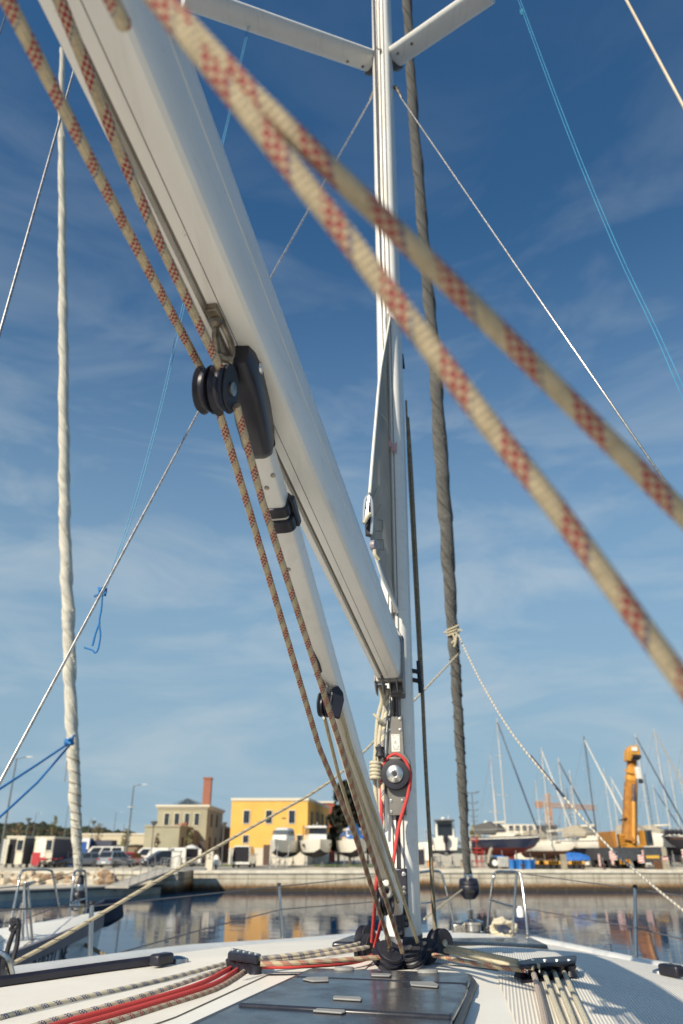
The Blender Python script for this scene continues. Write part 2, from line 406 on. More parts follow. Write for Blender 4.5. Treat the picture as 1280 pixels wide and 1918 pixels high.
ridge('distant_hills', 900, 560, 1500, [(560, 1578), (780, 1576), (830, 1574), (860, 1583), (1000, 1584), (1280, 1572), (1500, 1566)], M('far_forest', (.05, .065, .055), 1, var=.3, scale=.02), 1, 5)
fv = MB(); rg = random.Random(4); FM = [M('tree_dark', (.018, .026, .012), 1, var=.4, scale=.12, bump=.8, bs=1.2), M('tree_olive', (.04, .043, .018), 1, var=.4, scale=.12, bump=.8, bs=1.2), M('tree_rust', (.075, .045, .028), 1, var=.4, scale=.12, bump=.8, bs=1.2)]
def blob(b, c, r, rg, mi, n=7):
    rings = []
    for ph in (-1.2, -.5, .15, .8, 1.35):
        rings.append([V(c) + V((math.cos(ph) * math.cos(2 * PI * j / n), math.cos(ph) * math.sin(2 * PI * j / n), math.sin(ph) * .95)) * r * rg.uniform(.7, 1.25) for j in range(n)])
    b.loft(rings, mi)
for i in range(2600):
    u = rg.uniform(-150, 300) if i < 1500 else rg.uniform(-900, -150); Y = rg.choice((620, 600, 570, 545)) + rg.uniform(-8, 8)
    tz = at(u, interp(u, tabL), 620); f = {0: 1}.get(0); base = (tz.z - 3) * (1 - (620 - Y) / 130) - 2
    c = at(u, 1590, Y); r = rg.uniform(2.2, 4.2); blob(fv, (c.x, Y, base + rg.uniform(-1.5, 1.5)), r, rg, rg.choices((0, 1, 2), (6, 2, 1.2))[0])
tag(fv.build('wooded_ridge', FM, smooth=80), 'dark wooded ridge behind the car park', 'forest', kind='stuff')
# ================================================================ buildings
def win(parent, c, w_, h_, ax, fm, gm_, ny, mull=1, sill=None):
    """ax: horizontal axis along wall, ny: outward normal"""
    ax = V(ax).normalized(); ny = V(ny).normalized(); m = Matrix((ax, V((0, 0, 1)), ny)).transposed().to_4x4(); m.translation = V(c)
    b = MB(); fw = .09
    for a0, a1, b0, b1 in ((-w_ / 2 - fw, w_ / 2 + fw, h_ / 2, h_ / 2 + fw), (-w_ / 2 - fw, w_ / 2 + fw, -h_ / 2 - fw, -h_ / 2), (-w_ / 2 - fw, -w_ / 2, -h_ / 2, h_ / 2), (w_ / 2, w_ / 2 + fw, -h_ / 2, h_ / 2)):
        b.bb((a0, b0, -.05), (a1, b1, .09), 0, m)
    f = b.build('window', fm, parent, smooth=0)
    b = MB(); b.bb((-w_ / 2, -h_ / 2, -.05), (w_ / 2, h_ / 2, .02), 0, m); b.build('pane', gm_, f, smooth=0)
    if mull:
        b = MB(); b.bb((-.035, -h_ / 2, .02), (.035, h_ / 2, .05), 0, m); b.bb((-w_ / 2, h_ * .18, .02), (w_ / 2, h_ * .18 + .06, .05), 0, m); b.build('glazing_bar', DRK, f, smooth=0)
    return f
DRK = M('window_bar', (.04, .05, .06), .5)
PANE = M('window_pane', (.025, .035, .05), .06, var=.3, scale=.8)
BEI = M('beige_render', (.36, .335, .235), .9, var=.06, scale=.4, bump=.1, bs=12)
BEI2 = M('brown_render', (.215, .165, .125), .9, var=.08, scale=.4, bump=.1, bs=12)
CRM = M('cream_cornice', (.66, .61, .49), .8, var=.06)
YEL = M('yellow_render', (.80, .445, .105), .85, var=.07, scale=.3, bump=.1, bs=12)
PLS = M('pale_plinth', (.62, .57, .46), .85, var=.1)
def brick_mat():
    m = bpy.data.materials.new('red_brick'); m.use_nodes = True; t = NT(m)
    b = t.n('ShaderNodeTexBrick'); b.inputs['Color1'].default_value = (.33, .105, .06, 1); b.inputs['Color2'].default_value = (.25, .08, .05, 1); b.inputs['Mortar'].default_value = (.34, .24, .18, 1)
    b.inputs['Scale'].default_value = 3; mpn = t.n('ShaderNodeMapping'); mpn.inputs['Rotation'].default_value = (PI / 2, 0, 0); t.l(t.obj(), mpn.inputs[0]); t.l(mpn.outputs[0], b.inputs['Vector'])
    t.l(b.outputs[0], t.b.inputs['Base Color']); t.b.inputs['Roughness'].default_value = .9; return m
BRK = brick_mat()
REDP = M('red_render', (.33, .085, .055), .85, var=.08)
# --- beige workshop
Y1, Y2 = 121.0, 112.0
a = at(297, 1508, Y1); c_ = at(389.5, 1508, Y1); xr = c_.x; xl = a.x; zt = a.z
B1 = thing('workshop_building', 'olive beige workshop with white cornice and square red chimney', 'building', ((xl + xr) / 2, Y1, G))
b = MB(); b.bb((xl, Y1, G - .5), (xr, Y1 + 16, zt - .3)); b.build('wall', [BEI], B1, smooth=0)
b = MB(); b.bb((xl - .35, Y1 - .35, zt - .3), (xr + .35, Y1 + 16.3, zt)); b.bb((xl - .15, Y1 - .15, zt - .55), (xr + .15, Y1 + 16.1, zt - .302)); b.build('cornice', CRM, B1, bev=.03)
b = MB(); pk = at(352, 1496, Y1 + 4); e0 = at(325, 1506, Y1 + 4); e1 = at(379, 1506, Y1 + 4); zb = zt + .003
b.prism([(e0.x, zb), (e1.x, zb), (pk.x, pk.z)], Matrix.Translation((0, Y1 + 4, 0)) @ Matrix.Rotation(PI / 2, 4, 'X'), -9, 0)
sk = b.build('roof_lantern', M('lantern_glass', (.05, .075, .10), .15), B1, smooth=0)
b = MB()
for q0, q1 in ((e0, pk), (pk, e1), ((e0 + e1) / 2, pk), (e0 * .75 + e1 * .25, (e0 + pk) / 2), (e1 * .75 + e0 * .25, (e1 + pk) / 2)):
    b.tube([V((q0.x, Y1 + 3.96, max(q0.z, zb + .05))), V((q1.x, Y1 + 3.96, q1.z))], .06, 5)
b.build('lantern_frame', M('frame_slate', (.12, .14, .16), .5), sk)
q0, q1 = at(378.5, 1506, Y1 + 3), at(393, 1506, Y1 + 3); ct = at(386, 1456, Y1 + 3).z
b = MB(); b.bb((q0.x, Y1 + 3, zt + .003), (q1.x, Y1 + 4.2, ct - .25)); b.bb((q0.x - .08, Y1 + 2.92, ct - .25), (q1.x + .08, Y1 + 4.28, ct)); b.build('chimney', BRK, B1, smooth=0)
for u in (312.5, 331.5, 350.5, 369): win(B1, at(u, 1535, Y1) , .70, 1.65, (1, 0, 0), CRM, PANE, (0, -1, 0))
for u0, v0, hh in ((396, 1537, 1.75), (406, 1538, 1.75), (392, 1583, 2.0), (402.5, 1583, 2.0), (413, 1584, 2.0)):
    p = atx(u0, v0, xr); win(B1, p, 1.1, hh, (0, 1, 0), BEI2, PANE, (1, 0, 0))
# right wing, brick
p = atx(417, 1545, xr); xw = at(432.5, 1553, 138).x
b = MB(); b.bb((xr - 3, Y1 + 16.003, G - .5), (xw, Y1 + 24, at(432, 1553, 138).z)); b.build('brick_wing', [BEI2], B1, smooth=0)
b = MB(); b.loft([[V((xr - 3, y, at(432, 1553, 138).z + .003)), V((xw + .3, y, at(432, 1553, 138).z + .003)), V((xr - 3, y, at(415, 1541, 138).z + .6))] for y in (Y1 + 15.9, Y1 + 24.2)]); b.build('wing_roof', M('pale_roof', (.45, .40, .33), .8), B1, smooth=0)
# lower front block
xl2 = at(272, 1550, Y2).x; xr2 = at(337, 1549, Y2).x; zl = at(300, 1549, Y2).z
b = MB(); b.bb((xl2, Y2, G - .5), (xr2, Y1 - .003, zl)); b.build('front_annex', BEI, B1, smooth=0)
b = MB(); b.bb((xl2 - .12, Y2 - .12, zl), (xr2 + .12, Y1 - .01, zl + .22)); b.build('annex_parapet', M('beige_trim', (.40, .36, .26), .85), B1, smooth=0)
b = MB(); q = at(326, 1545, Y2 + 5); q2 = at(350, 1545, Y2 + 5); b.bb((q.x, Y2 + 5, zl + .223), (q2.x, Y2 + 6, zl + .5)); b.bb((q2.x - .7, Y2 + 4.9, zl + .5), (q2.x, Y2 + 6.1, zl + .72)); b.build('brick_upstand', BRK, B1, smooth=0)
for u0 in (341, 349): win(B1, atx(u0, 1581, xr2), .9, 1.6, (0, 1, 0), BEI2, PANE, (1, 0, 0))
xm = xr2 + 2.4
b = MB(); b.bb((xr2 + .003, Y1 - 3.5, G - .5), (xr - 1.2, Y1 - .004, zl - .25)); b.build('entrance_block', BEI2, B1, smooth=0)
b = MB(); q = at(378, 1590, Y1 - 3.5); b.bb((q.x - .45, Y1 - 3.56, G), (q.x + .45, Y1 - 3.49, G + 2.9)); b.build('door', M('door_dark', (.07, .05, .05), .5), B1, smooth=0)
# --- yellow building
A, B_, Cc = at(435, 1495, 106), at(577, 1495, 106), at(617, 1510.5, 127)
zt = A.z; D_ = V((A.x + (Cc.x - B_.x), Cc.y, 0))
B2 = thing('yellow_building', 'two storey bright yellow building with white parapet', 'building', ((A.x + B_.x) / 2, 106, G))
fp = [(A.x, A.y), (B_.x, B_.y), (Cc.x, Cc.y), (D_.x, D_.y)]
b = MB(); b.prism(fp, Matrix(), G + 2.0, zt - .35); b.build('wall', YEL, B2, smooth=0)
gx = lambda e: [(A.x - e, A.y - e), (B_.x + e, B_.y - e), (Cc.x + e, Cc.y + e), (D_.x - e, D_.y + e)]
b = MB(); b.prism(gx(.03), Matrix(), G - .5, G + 2.0); b.build('plinth', PLS, B2, smooth=0)
b = MB(); b.prism(gx(.12), Matrix(), zt - .35, zt); b.build('parapet', CRM, B2, smooth=0)
for u, v in ((462, 1530.5), (504, 1530.5), (547, 1530.5)): win(B2, at(u, v, 106), .78, 1.55, (1, 0, 0), CRM, PANE, (0, -1, 0))
win(B2, at(460.5, 1572, 106), .7, .9, (1, 0, 0), CRM, PANE, (0, -1, 0)); win(B2, at(592, 1572, 106) - V((2.1, 0, 0)), .7, .9, (1, 0, 0), CRM, PANE, (0, -1, 0))
q = at(499.5, 1590, 106); b = MB(); b.bb((q.x - .4, 105.9, G), (q.x + .4, 105.97, G + 2.4)); b.build('door', M('door_brown', (.10, .06, .045), .5), B2, smooth=0)
sd = V((Cc.x - B_.x, Cc.y - B_.y, 0)); nn = V((sd.y, -sd.x, 0)).normalized()
for k_, hh in ((.16, 1.6), (.40, 1.9), (.64, 1.9), (.86, 1.6)):
    pz = at(547, 1530.5, 106).z - .1; win(B2, V((B_.x, B_.y, 0)) + sd * k_ + V((0, 0, pz)), 1.6, hh, sd, BEI2, PANE, nn)
# --- red building behind
q0, q1 = at(596, 1501, 135), at(627, 1501, 135)
B3 = thing('red_building', 'dark red building with white eaves behind the yellow one', 'building', ((q0.x + q1.x) / 2, 135, G))
b = MB(); b.bb((q0.x - 2, 135, G - .5), (q1.x, 150, q0.z - .3)); b.build('wall', REDP, B3, smooth=0)
b = MB(); b.bb((q0.x - 2.2, 134.8, q0.z - .3), (q1.x + .2, 150.2, q0.z)); b.build('eaves', CRM, B3, smooth=0)
# --- long low hall and green roofed shed in the left background
q0, q1 = at(154, 1564, 190), at(272, 1563, 190)
B4 = thing('low_hall', 'long low sand coloured hall behind the parked cars', 'building', ((q0.x + q1.x) / 2, 190, G))
b = MB(); b.bb((q0.x, 190, G), (q1.x, 215, q0.z)); b.build('wall', M('hall_sand', (.50, .44, .32), .9), B4, smooth=0)
b = MB()
b.bb((q0.x - .2, 189.8, q0.z), (q1.x + .2, 215, q0.z + .3)); b.build('roof', CRM, B4, smooth=0)
q0, q1 = at(209, 1579, 120), at(262, 1583, 120)
B5 = thing('low_shed', 'low shed with sloping pale green roof beyond the silver car', 'building', ((q0.x + q1.x) / 2, 120, G))
b = MB(); b.bb((q0.x, 120, G), (q1.x, 126, q1.z)); b.build('wall', M('shed_brown', (.22, .17, .12), .9), B5, smooth=0)
b = MB(); b.loft([[V((q0.x - .3, y, q1.z + .01)), V((q1.x + .3, y, q1.z + .01)), V((q0.x - .3, y, q0.z))] for y in (119.6, 126.4)]); b.build('roof', M('shed_green', (.42, .47, .36), .7), B5, smooth=0)
# --- white block on the right
q0, q1 = at(942.5, 1544.5, 200), at(1004, 1544.5, 200); q2 = at(1046, 1548, 200)
B6 = thing('apartment_building', 'white three storey block with square windows behind the dark sailboat', 'building', ((q0.x + q1.x) / 2, 200, G))
b = MB(); b.bb((q0.x, 200, G), (q1.x, 216, q0.z)); b.build('wall', M('white_render', (.72, .66, .54), .85), B6, smooth=0)
for v, us in ((1551.5, (970, 983, 994.5, 958)), (1566, (984.5, 996, 972)), (1580, (984.5, 996, 972))):
    for u in us: win(B6, at(u, v, 200), 1.1, 1.15, (1, 0, 0), M('render_edge', (.6, .55, .45), .8), PANE, (0, -1, 0), 0)
b = MB(); b.bb((q1.x + .003, 201, G), (q2.x, 214, q2.z + .3)); b.build('scaffolded_wing', M('dark_mesh', (.07, .065, .065), .95, var=.3, scale=.6), B6, smooth=0)
b = MB()
for i in range(6):
    x = lerp(q1.x + .3, q2.x + .6, i / 5); b.tube([(x, 200.8, G), (x, 200.8, q2.z + 1)], .06, 4)
for zz in (5, 7, 9): b.tube([(q1.x, 200.75, zz), (q2.x + .6, 200.75, zz)], .06, 4)
b.build('scaffold', M('scaffold_pole', (.16, .14, .13), .6), B6)
# --- cabins and containers on the left
CAB = M('cabin_cream', (.64, .60, .48), .6, var=.06); CABG = M('cabin_grey', (.16, .155, .15), .7, var=.1); NAVY = M('navy_wall', (.05, .055, .085), .7, var=.1)
def cabin(name, label, u0, u1, v0, Y, D, side, wu, dmat, door):
    q0, q1 = at(u0, v0, Y), at(u1, v0, Y); t = thing(name, label, 'cabin', ((q0.x + q1.x) / 2, Y, G))
    z0 = G + .35; b = MB(); b.bb((q0.x, Y, z0), (q1.x, Y + .15, q0.z - .22)); b.build('front_wall', CAB, t, smooth=0)
    b = MB(); b.bb((q0.x, Y + .153, z0), (q1.x, Y + D, q0.z - .22)); b.build('side_wall', side, t, smooth=0)
    b = MB(); b.bb((q0.x - .06, Y - .06, q0.z - .22), (q1.x + .06, Y + D + .06, q0.z)); b.build('roof', CAB, t, bev=.02)
    b = MB()
    for x in (q0.x + .2, q1.x - .2):
        for y in (Y + .3, Y + D - .4): b.box((x, y, G + .175), (.25, .3, .35))
    b.build('support_block', CABG, t, smooth=0)
    win(t, at(wu, 1583.5, Y), .62, 1.0, (1, 0, 0), CAB, PANE, (0, -1, 0), 0)
    return t, q0, q1
t, q0, q1 = cabin('site_cabin', 'cream site cabin with its grey door standing open', 14.5, 48, 1566, 88, 2.6, CABG, 38, CABG, 1)
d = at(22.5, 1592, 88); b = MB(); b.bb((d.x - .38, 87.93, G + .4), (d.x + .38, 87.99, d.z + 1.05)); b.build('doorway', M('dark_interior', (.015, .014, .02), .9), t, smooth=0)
b = MB(); b.bb((d.x - .98, 87.25, G + .4), (d.x - .42, 87.31, d.z + 1.05)); b.build('door', GREYL, t, smooth=0)
t, q0, q1 = cabin('site_cabin', 'cream site cabin with closed white door behind the red motorbikes', 67.5, 102.5, 1567, 88, 9, NAVY, 92.5, CAB, 0)
d = at(77, 1590, 88); b = MB(); b.bb((d.x - .5, 87.94, G + .4), (d.x + .5, 87.99, d.z + 1.0)); b.build('door', M('door_white', (.78, .74, .64), .5), t, smooth=0)
q0, q1 = at(128, 1570, 99), at(165, 1570, 99); t = thing('shipping_container', 'blue shipping container with a white painted arch', 'container', ((q0.x + q1.x) / 2, 99, G))
b = MB(); b.bb((q0.x, 99, G), (q1.x, 101.4, q0.z)); b.build('shell', M('container_blue', (.02, .10, .34), .5, var=.1), t, bev=.03)
q = at(158, 1581, 99); ar = MB()
ar.prism([(-.7, -.6), (-.42, -.6), (-.42, .25), (.32, .25), (.32, -.6), (.6, -.6), (.6, .62), (-.7, .62)], Matrix.Translation(q + V((0, -.002, 0))) @ Matrix.Rotation(PI / 2, 4, 'X'), 0, .02); ar.build('painted_mark', M('sign_white', (.78, .76, .72), .5), t, smooth=0)
q0, q1 = at(167, 1574, 101), at(210, 1575, 101); t = thing('shipping_container', 'dark navy container to the right of the blue one', 'container', ((q0.x + q1.x) / 2, 101, G))
b = MB(); b.bb((q0.x, 101, G), (q1.x, 103.4, q0.z)); b.build('shell', NAVY, t, bev=.03)
b = MB(); q = at(169, 1582, 101); b.bb((q.x - .15, 100.93, G + .2), (q.x + .15, 100.99, q.z + .7)); b.build('door_panel', M('rust', (.22, .07, .03), .8), t, smooth=0)
# --- street lamps
LMP = M('lamp_steel', (.16, .17, .18), .5, .4)
def tall_lamp(label, u, vb, vt, Y, arm=1.6, ring=0, group='tall single arm street lamps'):
    pb = at(u, vb, Y); z1 = at(u, vt, Y).z; t = thing('street_lamp', label, 'street lamp', (pb.x, Y, G), 0, group)
    MB().tube([(pb.x, Y, G), (pb.x, Y, z1)], [.13, .07], 8).build('pole', LMP, t)
    MB().tube(cr([(pb.x, Y, z1 - .1), (pb.x + arm * .5, Y, z1 + .12), (pb.x + arm * .75, Y, z1 + .14)], 4), .04, 6).build('arm', LMP, t)
    b = MB(); b.loft([[V((pb.x + arm * .7 + x, Y + y, z1 + .12 + z)) for y, z in ((-.13 * s_, 0), (.13 * s_, 0), (.1 * s_, .09), (-.1 * s_, .09))] for x, s_ in ((0, .6), (.3, 1), (.7, .5))]); b.build('lamp_head', GREYL, t)
    if ring:
        rz = at(u, ring, Y).z; b = MB()
        b.lathe([(.15, -.06), (.5, -.03), (.5, .03), (.15, .06)], Matrix.Translation((pb.x, Y, rz)), 12); b.build('ring_sign', M('pale_ring', (.7, .7, .66), .5), t)
    return t
tall_lamp('tall grey street lamp at the left edge beside the open cabin', 3, 1585, 1421, 85, 1.5)
tall_lamp('tall street lamp with a pale ring halfway up its pole', 238, 1590, 1472, 104, 1.5, 1512)
for i, (u, vt, Y, q_) in enumerate(((60, 1524, 240, 'far street lamp above the open cabin'), (119, 1511, 200, 'far street lamp just left of the furled white sail'), (164, 1535, 260, 'far street lamp just right of the furled white sail'), (212, 1523, 220, 'far street lamp rising behind the silver car'), (230, 1545, 300, 'smallest far street lamp left of the ringed lamp'))):
    tall_lamp(q_, u - 2, 1588, vt, Y, 1.6)
def bowl_lamp(label, u, vt, Y):
    pb = at(u, vt, Y); t = thing('street_lamp', label, 'street lamp', (pb.x, Y, G), 0, 'bowl topped lamps')
    MB().tube([(pb.x, Y, G), (pb.x, Y, pb.z - .5)], [.08, .06], 8).build('pole', LMP, t)
    MB().lathe([(.07, -.6), (.16, -.45), (.42, -.12), (.44, 0), (.1, .06)], Matrix.Translation(pb), 14).build('lamp_head', LMP, t)
for u, vt, Y, q_ in ((54, 1533, 120, 'bowl topped lamp standing behind the open site cabin'), (176, 1538, 130, 'bowl topped lamp in front of the low sand hall'), (289, 1539, 100, 'bowl topped lamp beside the bare tree at the beige annex'), (420, 1541, 108, 'bowl topped lamp between the beige and yellow buildings')): bowl_lamp(q_, u, vt, Y)
# receding row of double arm lamps right of the grey furled sail
NAMES = ['nearest and tallest', 'second', 'third', 'fourth', 'farthest and shortest']
for i, (u, vt, Y) in enumerate(((884, 1484, 118), (885.5, 1503, 142), (887, 1517, 168), (888, 1529, 198), (889, 1538, 230))):
    p = at(u, vt, Y); t = thing('street_lamp', NAMES[i] + ' of the row of double arm lamps beside the grey furled sail', 'street lamp', (p.x, Y, G), 0, 'row of double arm lamps')
    MB().tube([(p.x, Y, G), (p.x, Y, p.z)], [.12, .08], 8).build('pole', LMP, t)
    for s_ in (-1, 1): MB().tube(cr([(p.x, Y, p.z - .15), (p.x + s_ * .5, Y, p.z - .12), (p.x + s_ * 1.1, Y, p.z + .12)], 4), [.05] * 4 + [.09] * 4 + [.04], 6).build('arm', LMP, t)
p = at(911, 1542, 100); t = thing('globe_lamp', 'pale globe lamp on a slim pole left of the navy sailboat', 'lamp', (p.x, 100, G))
MB().tube([(p.x, 100, G), (p.x, 100, p.z - .2)], .05, 6).build('pole', GREYL, t); MB().lathe([(.02, -.3), (.22, -.2), (.3, 0), (.22, .2), (.02, .3)], Matrix.Translation(p), 14).build('globe', M('globe', (.8, .78, .72), .3), t)
# --- trees
BARK = M('bark', (.10, .08, .06), .95, var=.3, scale=8); 
def leaf_mat(nm, c): return M(nm, c, .9, var=.45, scale=.9)
def tree(name, label, u, vt, vb, Y, wpx, mats, dens=260, leaf=.35, sparse=0, group='young trees in the car park', shape=1.0):
    top = at(u, vt, Y); x = top.x; H = top.z - G; zc0 = at(u, vb, Y).z; R = wpx / 1538 * Y / 2; rg = random.Random(int(u * 7 + Y)); t = thing(name, label, 'tree', (x, Y, G), 0, group)
    b = MB(); b.tube([(x, Y, G - .1), (x + .05, Y, G + H * .4), (x + .1, Y, G + H * .9)], [H * .018 + .04, H * .012 + .03, .02], 6)
    for i in range(9 if not sparse else 16):
        a = rg.uniform(0, 6.3); z0 = lerp(zc0, top.z, rg.uniform(0, .7)); z1 = min(top.z, z0 + R * rg.uniform(.5, 1.5))
        b.tube([(x + .05, Y, z0), (x + math.cos(a) * R * .45, Y + math.sin(a) * R * .45, (z0 + z1) / 2), (x + math.cos(a) * R * .85, Y + math.sin(a) * R * .85, z1)], [.05, .035, .012], 4)
    b.build('trunk', BARK, t)
    b = MB(); cl = [(rg.gauss(0, .5), rg.gauss(0, .5), rg.uniform(0, 1)) for _ in range(22)]
    for i in range(dens):
        c = rg.choice(cl); h = min(1, max(0, c[2] + rg.gauss(0, .07))); rr = R * (math.sin(PI * (h * .8 + .12)) ** shape)
        p = V((x + c[0] * rr + rg.gauss(0, .16) * R, Y + c[1] * rr + rg.gauss(0, .16) * R, lerp(zc0, top.z, h)))
        n = V((rg.gauss(0, 1), rg.gauss(0, 1), rg.gauss(0, 1))).normalized(); m = fr(p, n, (rg.random(), rg.random(), .3)); s_ = leaf * rg.uniform(.6, 1.4)
        b.add([m @ V((-s_, -s_ * .5, 0)), m @ V((0, -s_ * .7, s_ * .15)), m @ V((s_, 0, 0)), m @ V((0, s_ * .7, -s_ * .1)), m @ V((-s_ * .7, s_ * .4, 0))], [[0, 1, 2, 3, 4]], rg.randrange(len(mats)))
    b.build('crown', mats, t, smooth=0); return t
LG = [leaf_mat('leaf_green', (.15, .18, .06)), leaf_mat('leaf_olive', (.24, .22, .10)), leaf_mat('leaf_straw', (.36, .29, .15))]
LR = [leaf_mat('leaf_russet', (.34, .22, .14)), leaf_mat('leaf_brown', (.28, .20, .14)), LG[1]]
CYP = [leaf_mat('cypress_dark', (.012, .020, .012)), leaf_mat('cypress_mid', (.022, .030, .016)), leaf_mat('cypress_brown', (.04, .03, .02))]
for u, vt, vb, Y, wp, mt, dn, q_ in ((104, 1529, 1552, 130, 13, LG, 130, 'slender pale green tree above the second cabin'), (37, 1543, 1562, 140, 16, LR, 110, 'russet young tree behind the open cabin'), (186, 1542, 1566, 150, 22, LR, 110, 'nearly bare russet tree left of the ringed lamp'), (238, 1553, 1578, 118, 18, LG, 120, 'small olive tree at the foot of the ringed lamp'),
        (296, 1562, 1580, 106, 11, LR, 70, 'small bare tree against the beige annex wall'), (358, 1556, 1578, 108, 13, LG, 110, 'small leafy tree against the shaded brown wall'), (12, 1565, 1590, 110, 12, LG, 90, 'pale shrub like tree at the far left edge')):
    tree('young_tree', q_, u, vt, vb + 13, Y, wp, mt, int(dn * 2.6), .11, 1)
tree('cypress_tree', 'tall dark cypress right of the red building', 655, 1468, 1592, 112, 46, CYP, 3800, .42, 0, 'dark evergreens by the yellow building', .5)
tree('evergreen_tree', 'broad dark evergreen lower left of the cypress', 634, 1512, 1592, 116, 32, CYP, 1800, .42, 0, 'dark evergreens by the yellow building', .6)
tree('evergreen_tree', 'dark evergreen half hidden by the rigid vang', 688, 1500, 1592, 118, 40, CYP, 1800, .42, 0, 'dark evergreens by the yellow building', .6)
tree('poplar_tree', 'thin yellowish tree behind the row of double arm lamps', 889, 1548, 1600, 150, 15, LG, 260, .4, 0, 'trees on the right quay')
# ================================================================ vehicles
def paint(nm, c, metal=.2): return M(nm, c, .22, metal, var=.04, coat=.6)
PSIL = paint('paint_silver', (.42, .43, .45), .6); PGRY = paint('paint_grey', (.16, .18, .22), .5); PBLK = paint('paint_black', (.02, .022, .035)); PRED = paint('paint_red', (.30, .02, .02)); PWHT = paint('paint_white', (.74, .72, .66), 0)
LAMP = M('headlamp', (.85, .85, .82), .1); TAIL = M('tail_lamp', (.30, .02, .02), .25); PLATE = M('number_plate', (.75, .75, .7), .5); RIM = M('rim', (.4, .4, .4), .3, .8)
def car(label, kind, pm, loc, rz, cat='car', group='parked cars and vans', extra=None):
    Lc, Wc, Hc, zb = {'suv': (4.5, 1.84, 1.64, .98), 'estate': (4.7, 1.82, 1.52, .93), 'mpv': (4.3, 1.8, 1.68, 1.0), 'hatch': (4.0, 1.74, 1.5, .93), 'van': (5.0, 1.95, 2.0, 1.12), 'bus': (5.2, 1.95, 2.15, 1.2)}[kind]
    t = thing({'van': 'parked_van', 'bus': 'parked_van'}.get(kind, 'parked_car'), label, cat, loc, rz, group); h = Lc / 2; w_ = Wc / 2
    van = kind in ('van', 'bus'); hood = h - (.55 if van else .95 if kind == 'mpv' else 1.25)
    lower = [(-h, .32), (-h + .03, .62), (-h + .05, zb - .05), (-h + .15, zb), (hood, zb), (h - .25, zb - .17), (h - .03, zb - .32), (h, .5), (h - .06, .3)]
    m = Matrix.Translation((0, w_, 0)) @ Matrix.Rotation(PI / 2, 4, 'X')
    MB().prism(lower, m, 0, Wc).build('body', pm, t, bev=.07, local=True, seg=3)
    bx0, bx1 = -h + .12, hood + .1; tx0, tx1 = (-h + (.2 if van or kind == 'mpv' else .55)), hood - (.75 if van else .95)
    def gr(z, k):
        x0, x1 = lerp(bx0, tx0, k), lerp(bx1, tx1, k); y = lerp(w_ - .04, w_ - .2, k); return [V((x0, -y, z)), V((x1, -y * .96, z)), V((x1, y * .96, z)), V((x0, y, z))]
    ZZ = [(zb - .02, 0), (lerp(zb, Hc, .8), .78), (Hc - .05, .94), (Hc, 1.12)]
    MB().loft([gr(z, k) for z, k in ZZ]).build('cabin', pm, t, bev=.05, local=True)
    b = MB(); za, zc = zb + .03, Hc - .13; ka, kc = .06, .84
    A_, C_ = gr(za, ka), gr(zc, kc); e = .018
    for s_ in (0, 1):
        p0, p1, q0, q1 = (A_[0], A_[1], C_[0], C_[1]) if s_ == 0 else (A_[3], A_[2], C_[3], C_[2]); off = V((0, -e if s_ == 0 else e, .0))
        cuts = ((.05, .31), (.345, .62), (.655, .93)) if not van else ((.66, .93),) if kind == 'van' else ((.06, .34), (.38, .62), (.66, .93))
        for f0_, f1_ in cuts: b.quad(lerp(p0, p1, f0_) + off, lerp(p0, p1, f1_) + off, lerp(q0, q1, f1_) + off, lerp(q0, q1, f0_) + off)
    b.build('side_windows', GLASS, t, local=True, smooth=0)
    b = MB(); off = V((e, 0, e)); b.quad(*[q + off for q in (lerp(A_[1], A_[2], .06), lerp(A_[1], A_[2], .94), lerp(C_[1], C_[2], .94), lerp(C_[1], C_[2], .06))]); b.build('windscreen', GLASS, t, local=True, smooth=0)
    b = MB(); off = V((-e, 0, e)); b.quad(*[q + off for q in (lerp(A_[0], A_[3], .06), lerp(A_[0], A_[3], .94), lerp(C_[0], C_[3], .94), lerp(C_[0], C_[3], .06))]); b.build('rear_window', GLASS, t, local=True, smooth=0)
    for x in (-h + .82, h - .88):
        for s_ in (-1, 1):
            mm = Matrix.Translation((x, s_ * (w_ - .09), .33)) @ Matrix.Rotation(PI / 2, 4, 'X')
            wh = MB().lathe([(.1, -.1), (.3, -.1), (.33, -.07), (.33, .07), (.3, .1), (.1, .1)], mm, 18).build('wheel', RUB, t, local=True)
            MB().lathe([(.0, -.085 ), (.2, -.105), (.21, -.09), (.21, .09), (.2, .105), (0, .085)], mm, 14).build('rim', RIM, wh, local=True)
    for s_ in (-1, 1):
        MB().box((h - .07, s_ * (w_ - .28), zb - .26), (.16, .36, .13)).build('headlight', LAMP, t, local=True, bev=.03)
        MB().box((-h + .07, s_ * (w_ - .2), zb - .16), (.14, .3, .18)).build('tail_light', TAIL, t, local=True, bev=.03)
        MB().box((hood - .12, s_ * (w_ + .07), zb + .08), (.12, .16, .12)).build('mirror', pm, t, local=True, bev=.03)
    for s_ in (-1, 1): MB().box((s_ * (h + .004), 0, .52), (.02, .5, .11)).build('number_plate', PLATE, t, local=True)
    MB().box((0, 0, .27), (Lc - .3, Wc - .12, .16)).build('sill', BLKM, t, local=True, bev=.03)
    if extra: extra(t, h, w_, Hc, zb)
    return t
def gx_(u, Y): return at(u, 1612, Y).x
def P_(u, Y): return (gx_(u, Y), Y, G + .01)
car('grey estate car half hidden behind the furled white sail', 'estate', PGRY, P_(150, 92), rad(198))
car('silver car parked tail towards the water beside the grey estate', 'suv', PSIL, P_(219, 90), rad(68))
car('white van with dark windows behind the silver and grey cars', 'bus', PWHT, P_(193, 100), rad(186), 'van')
car('dark red car between the silver car and the white van', 'hatch', PRED, P_(250, 97), rad(75))
car('closed white panel van behind the black car', 'van', PWHT, P_(284, 103), rad(184), 'van')
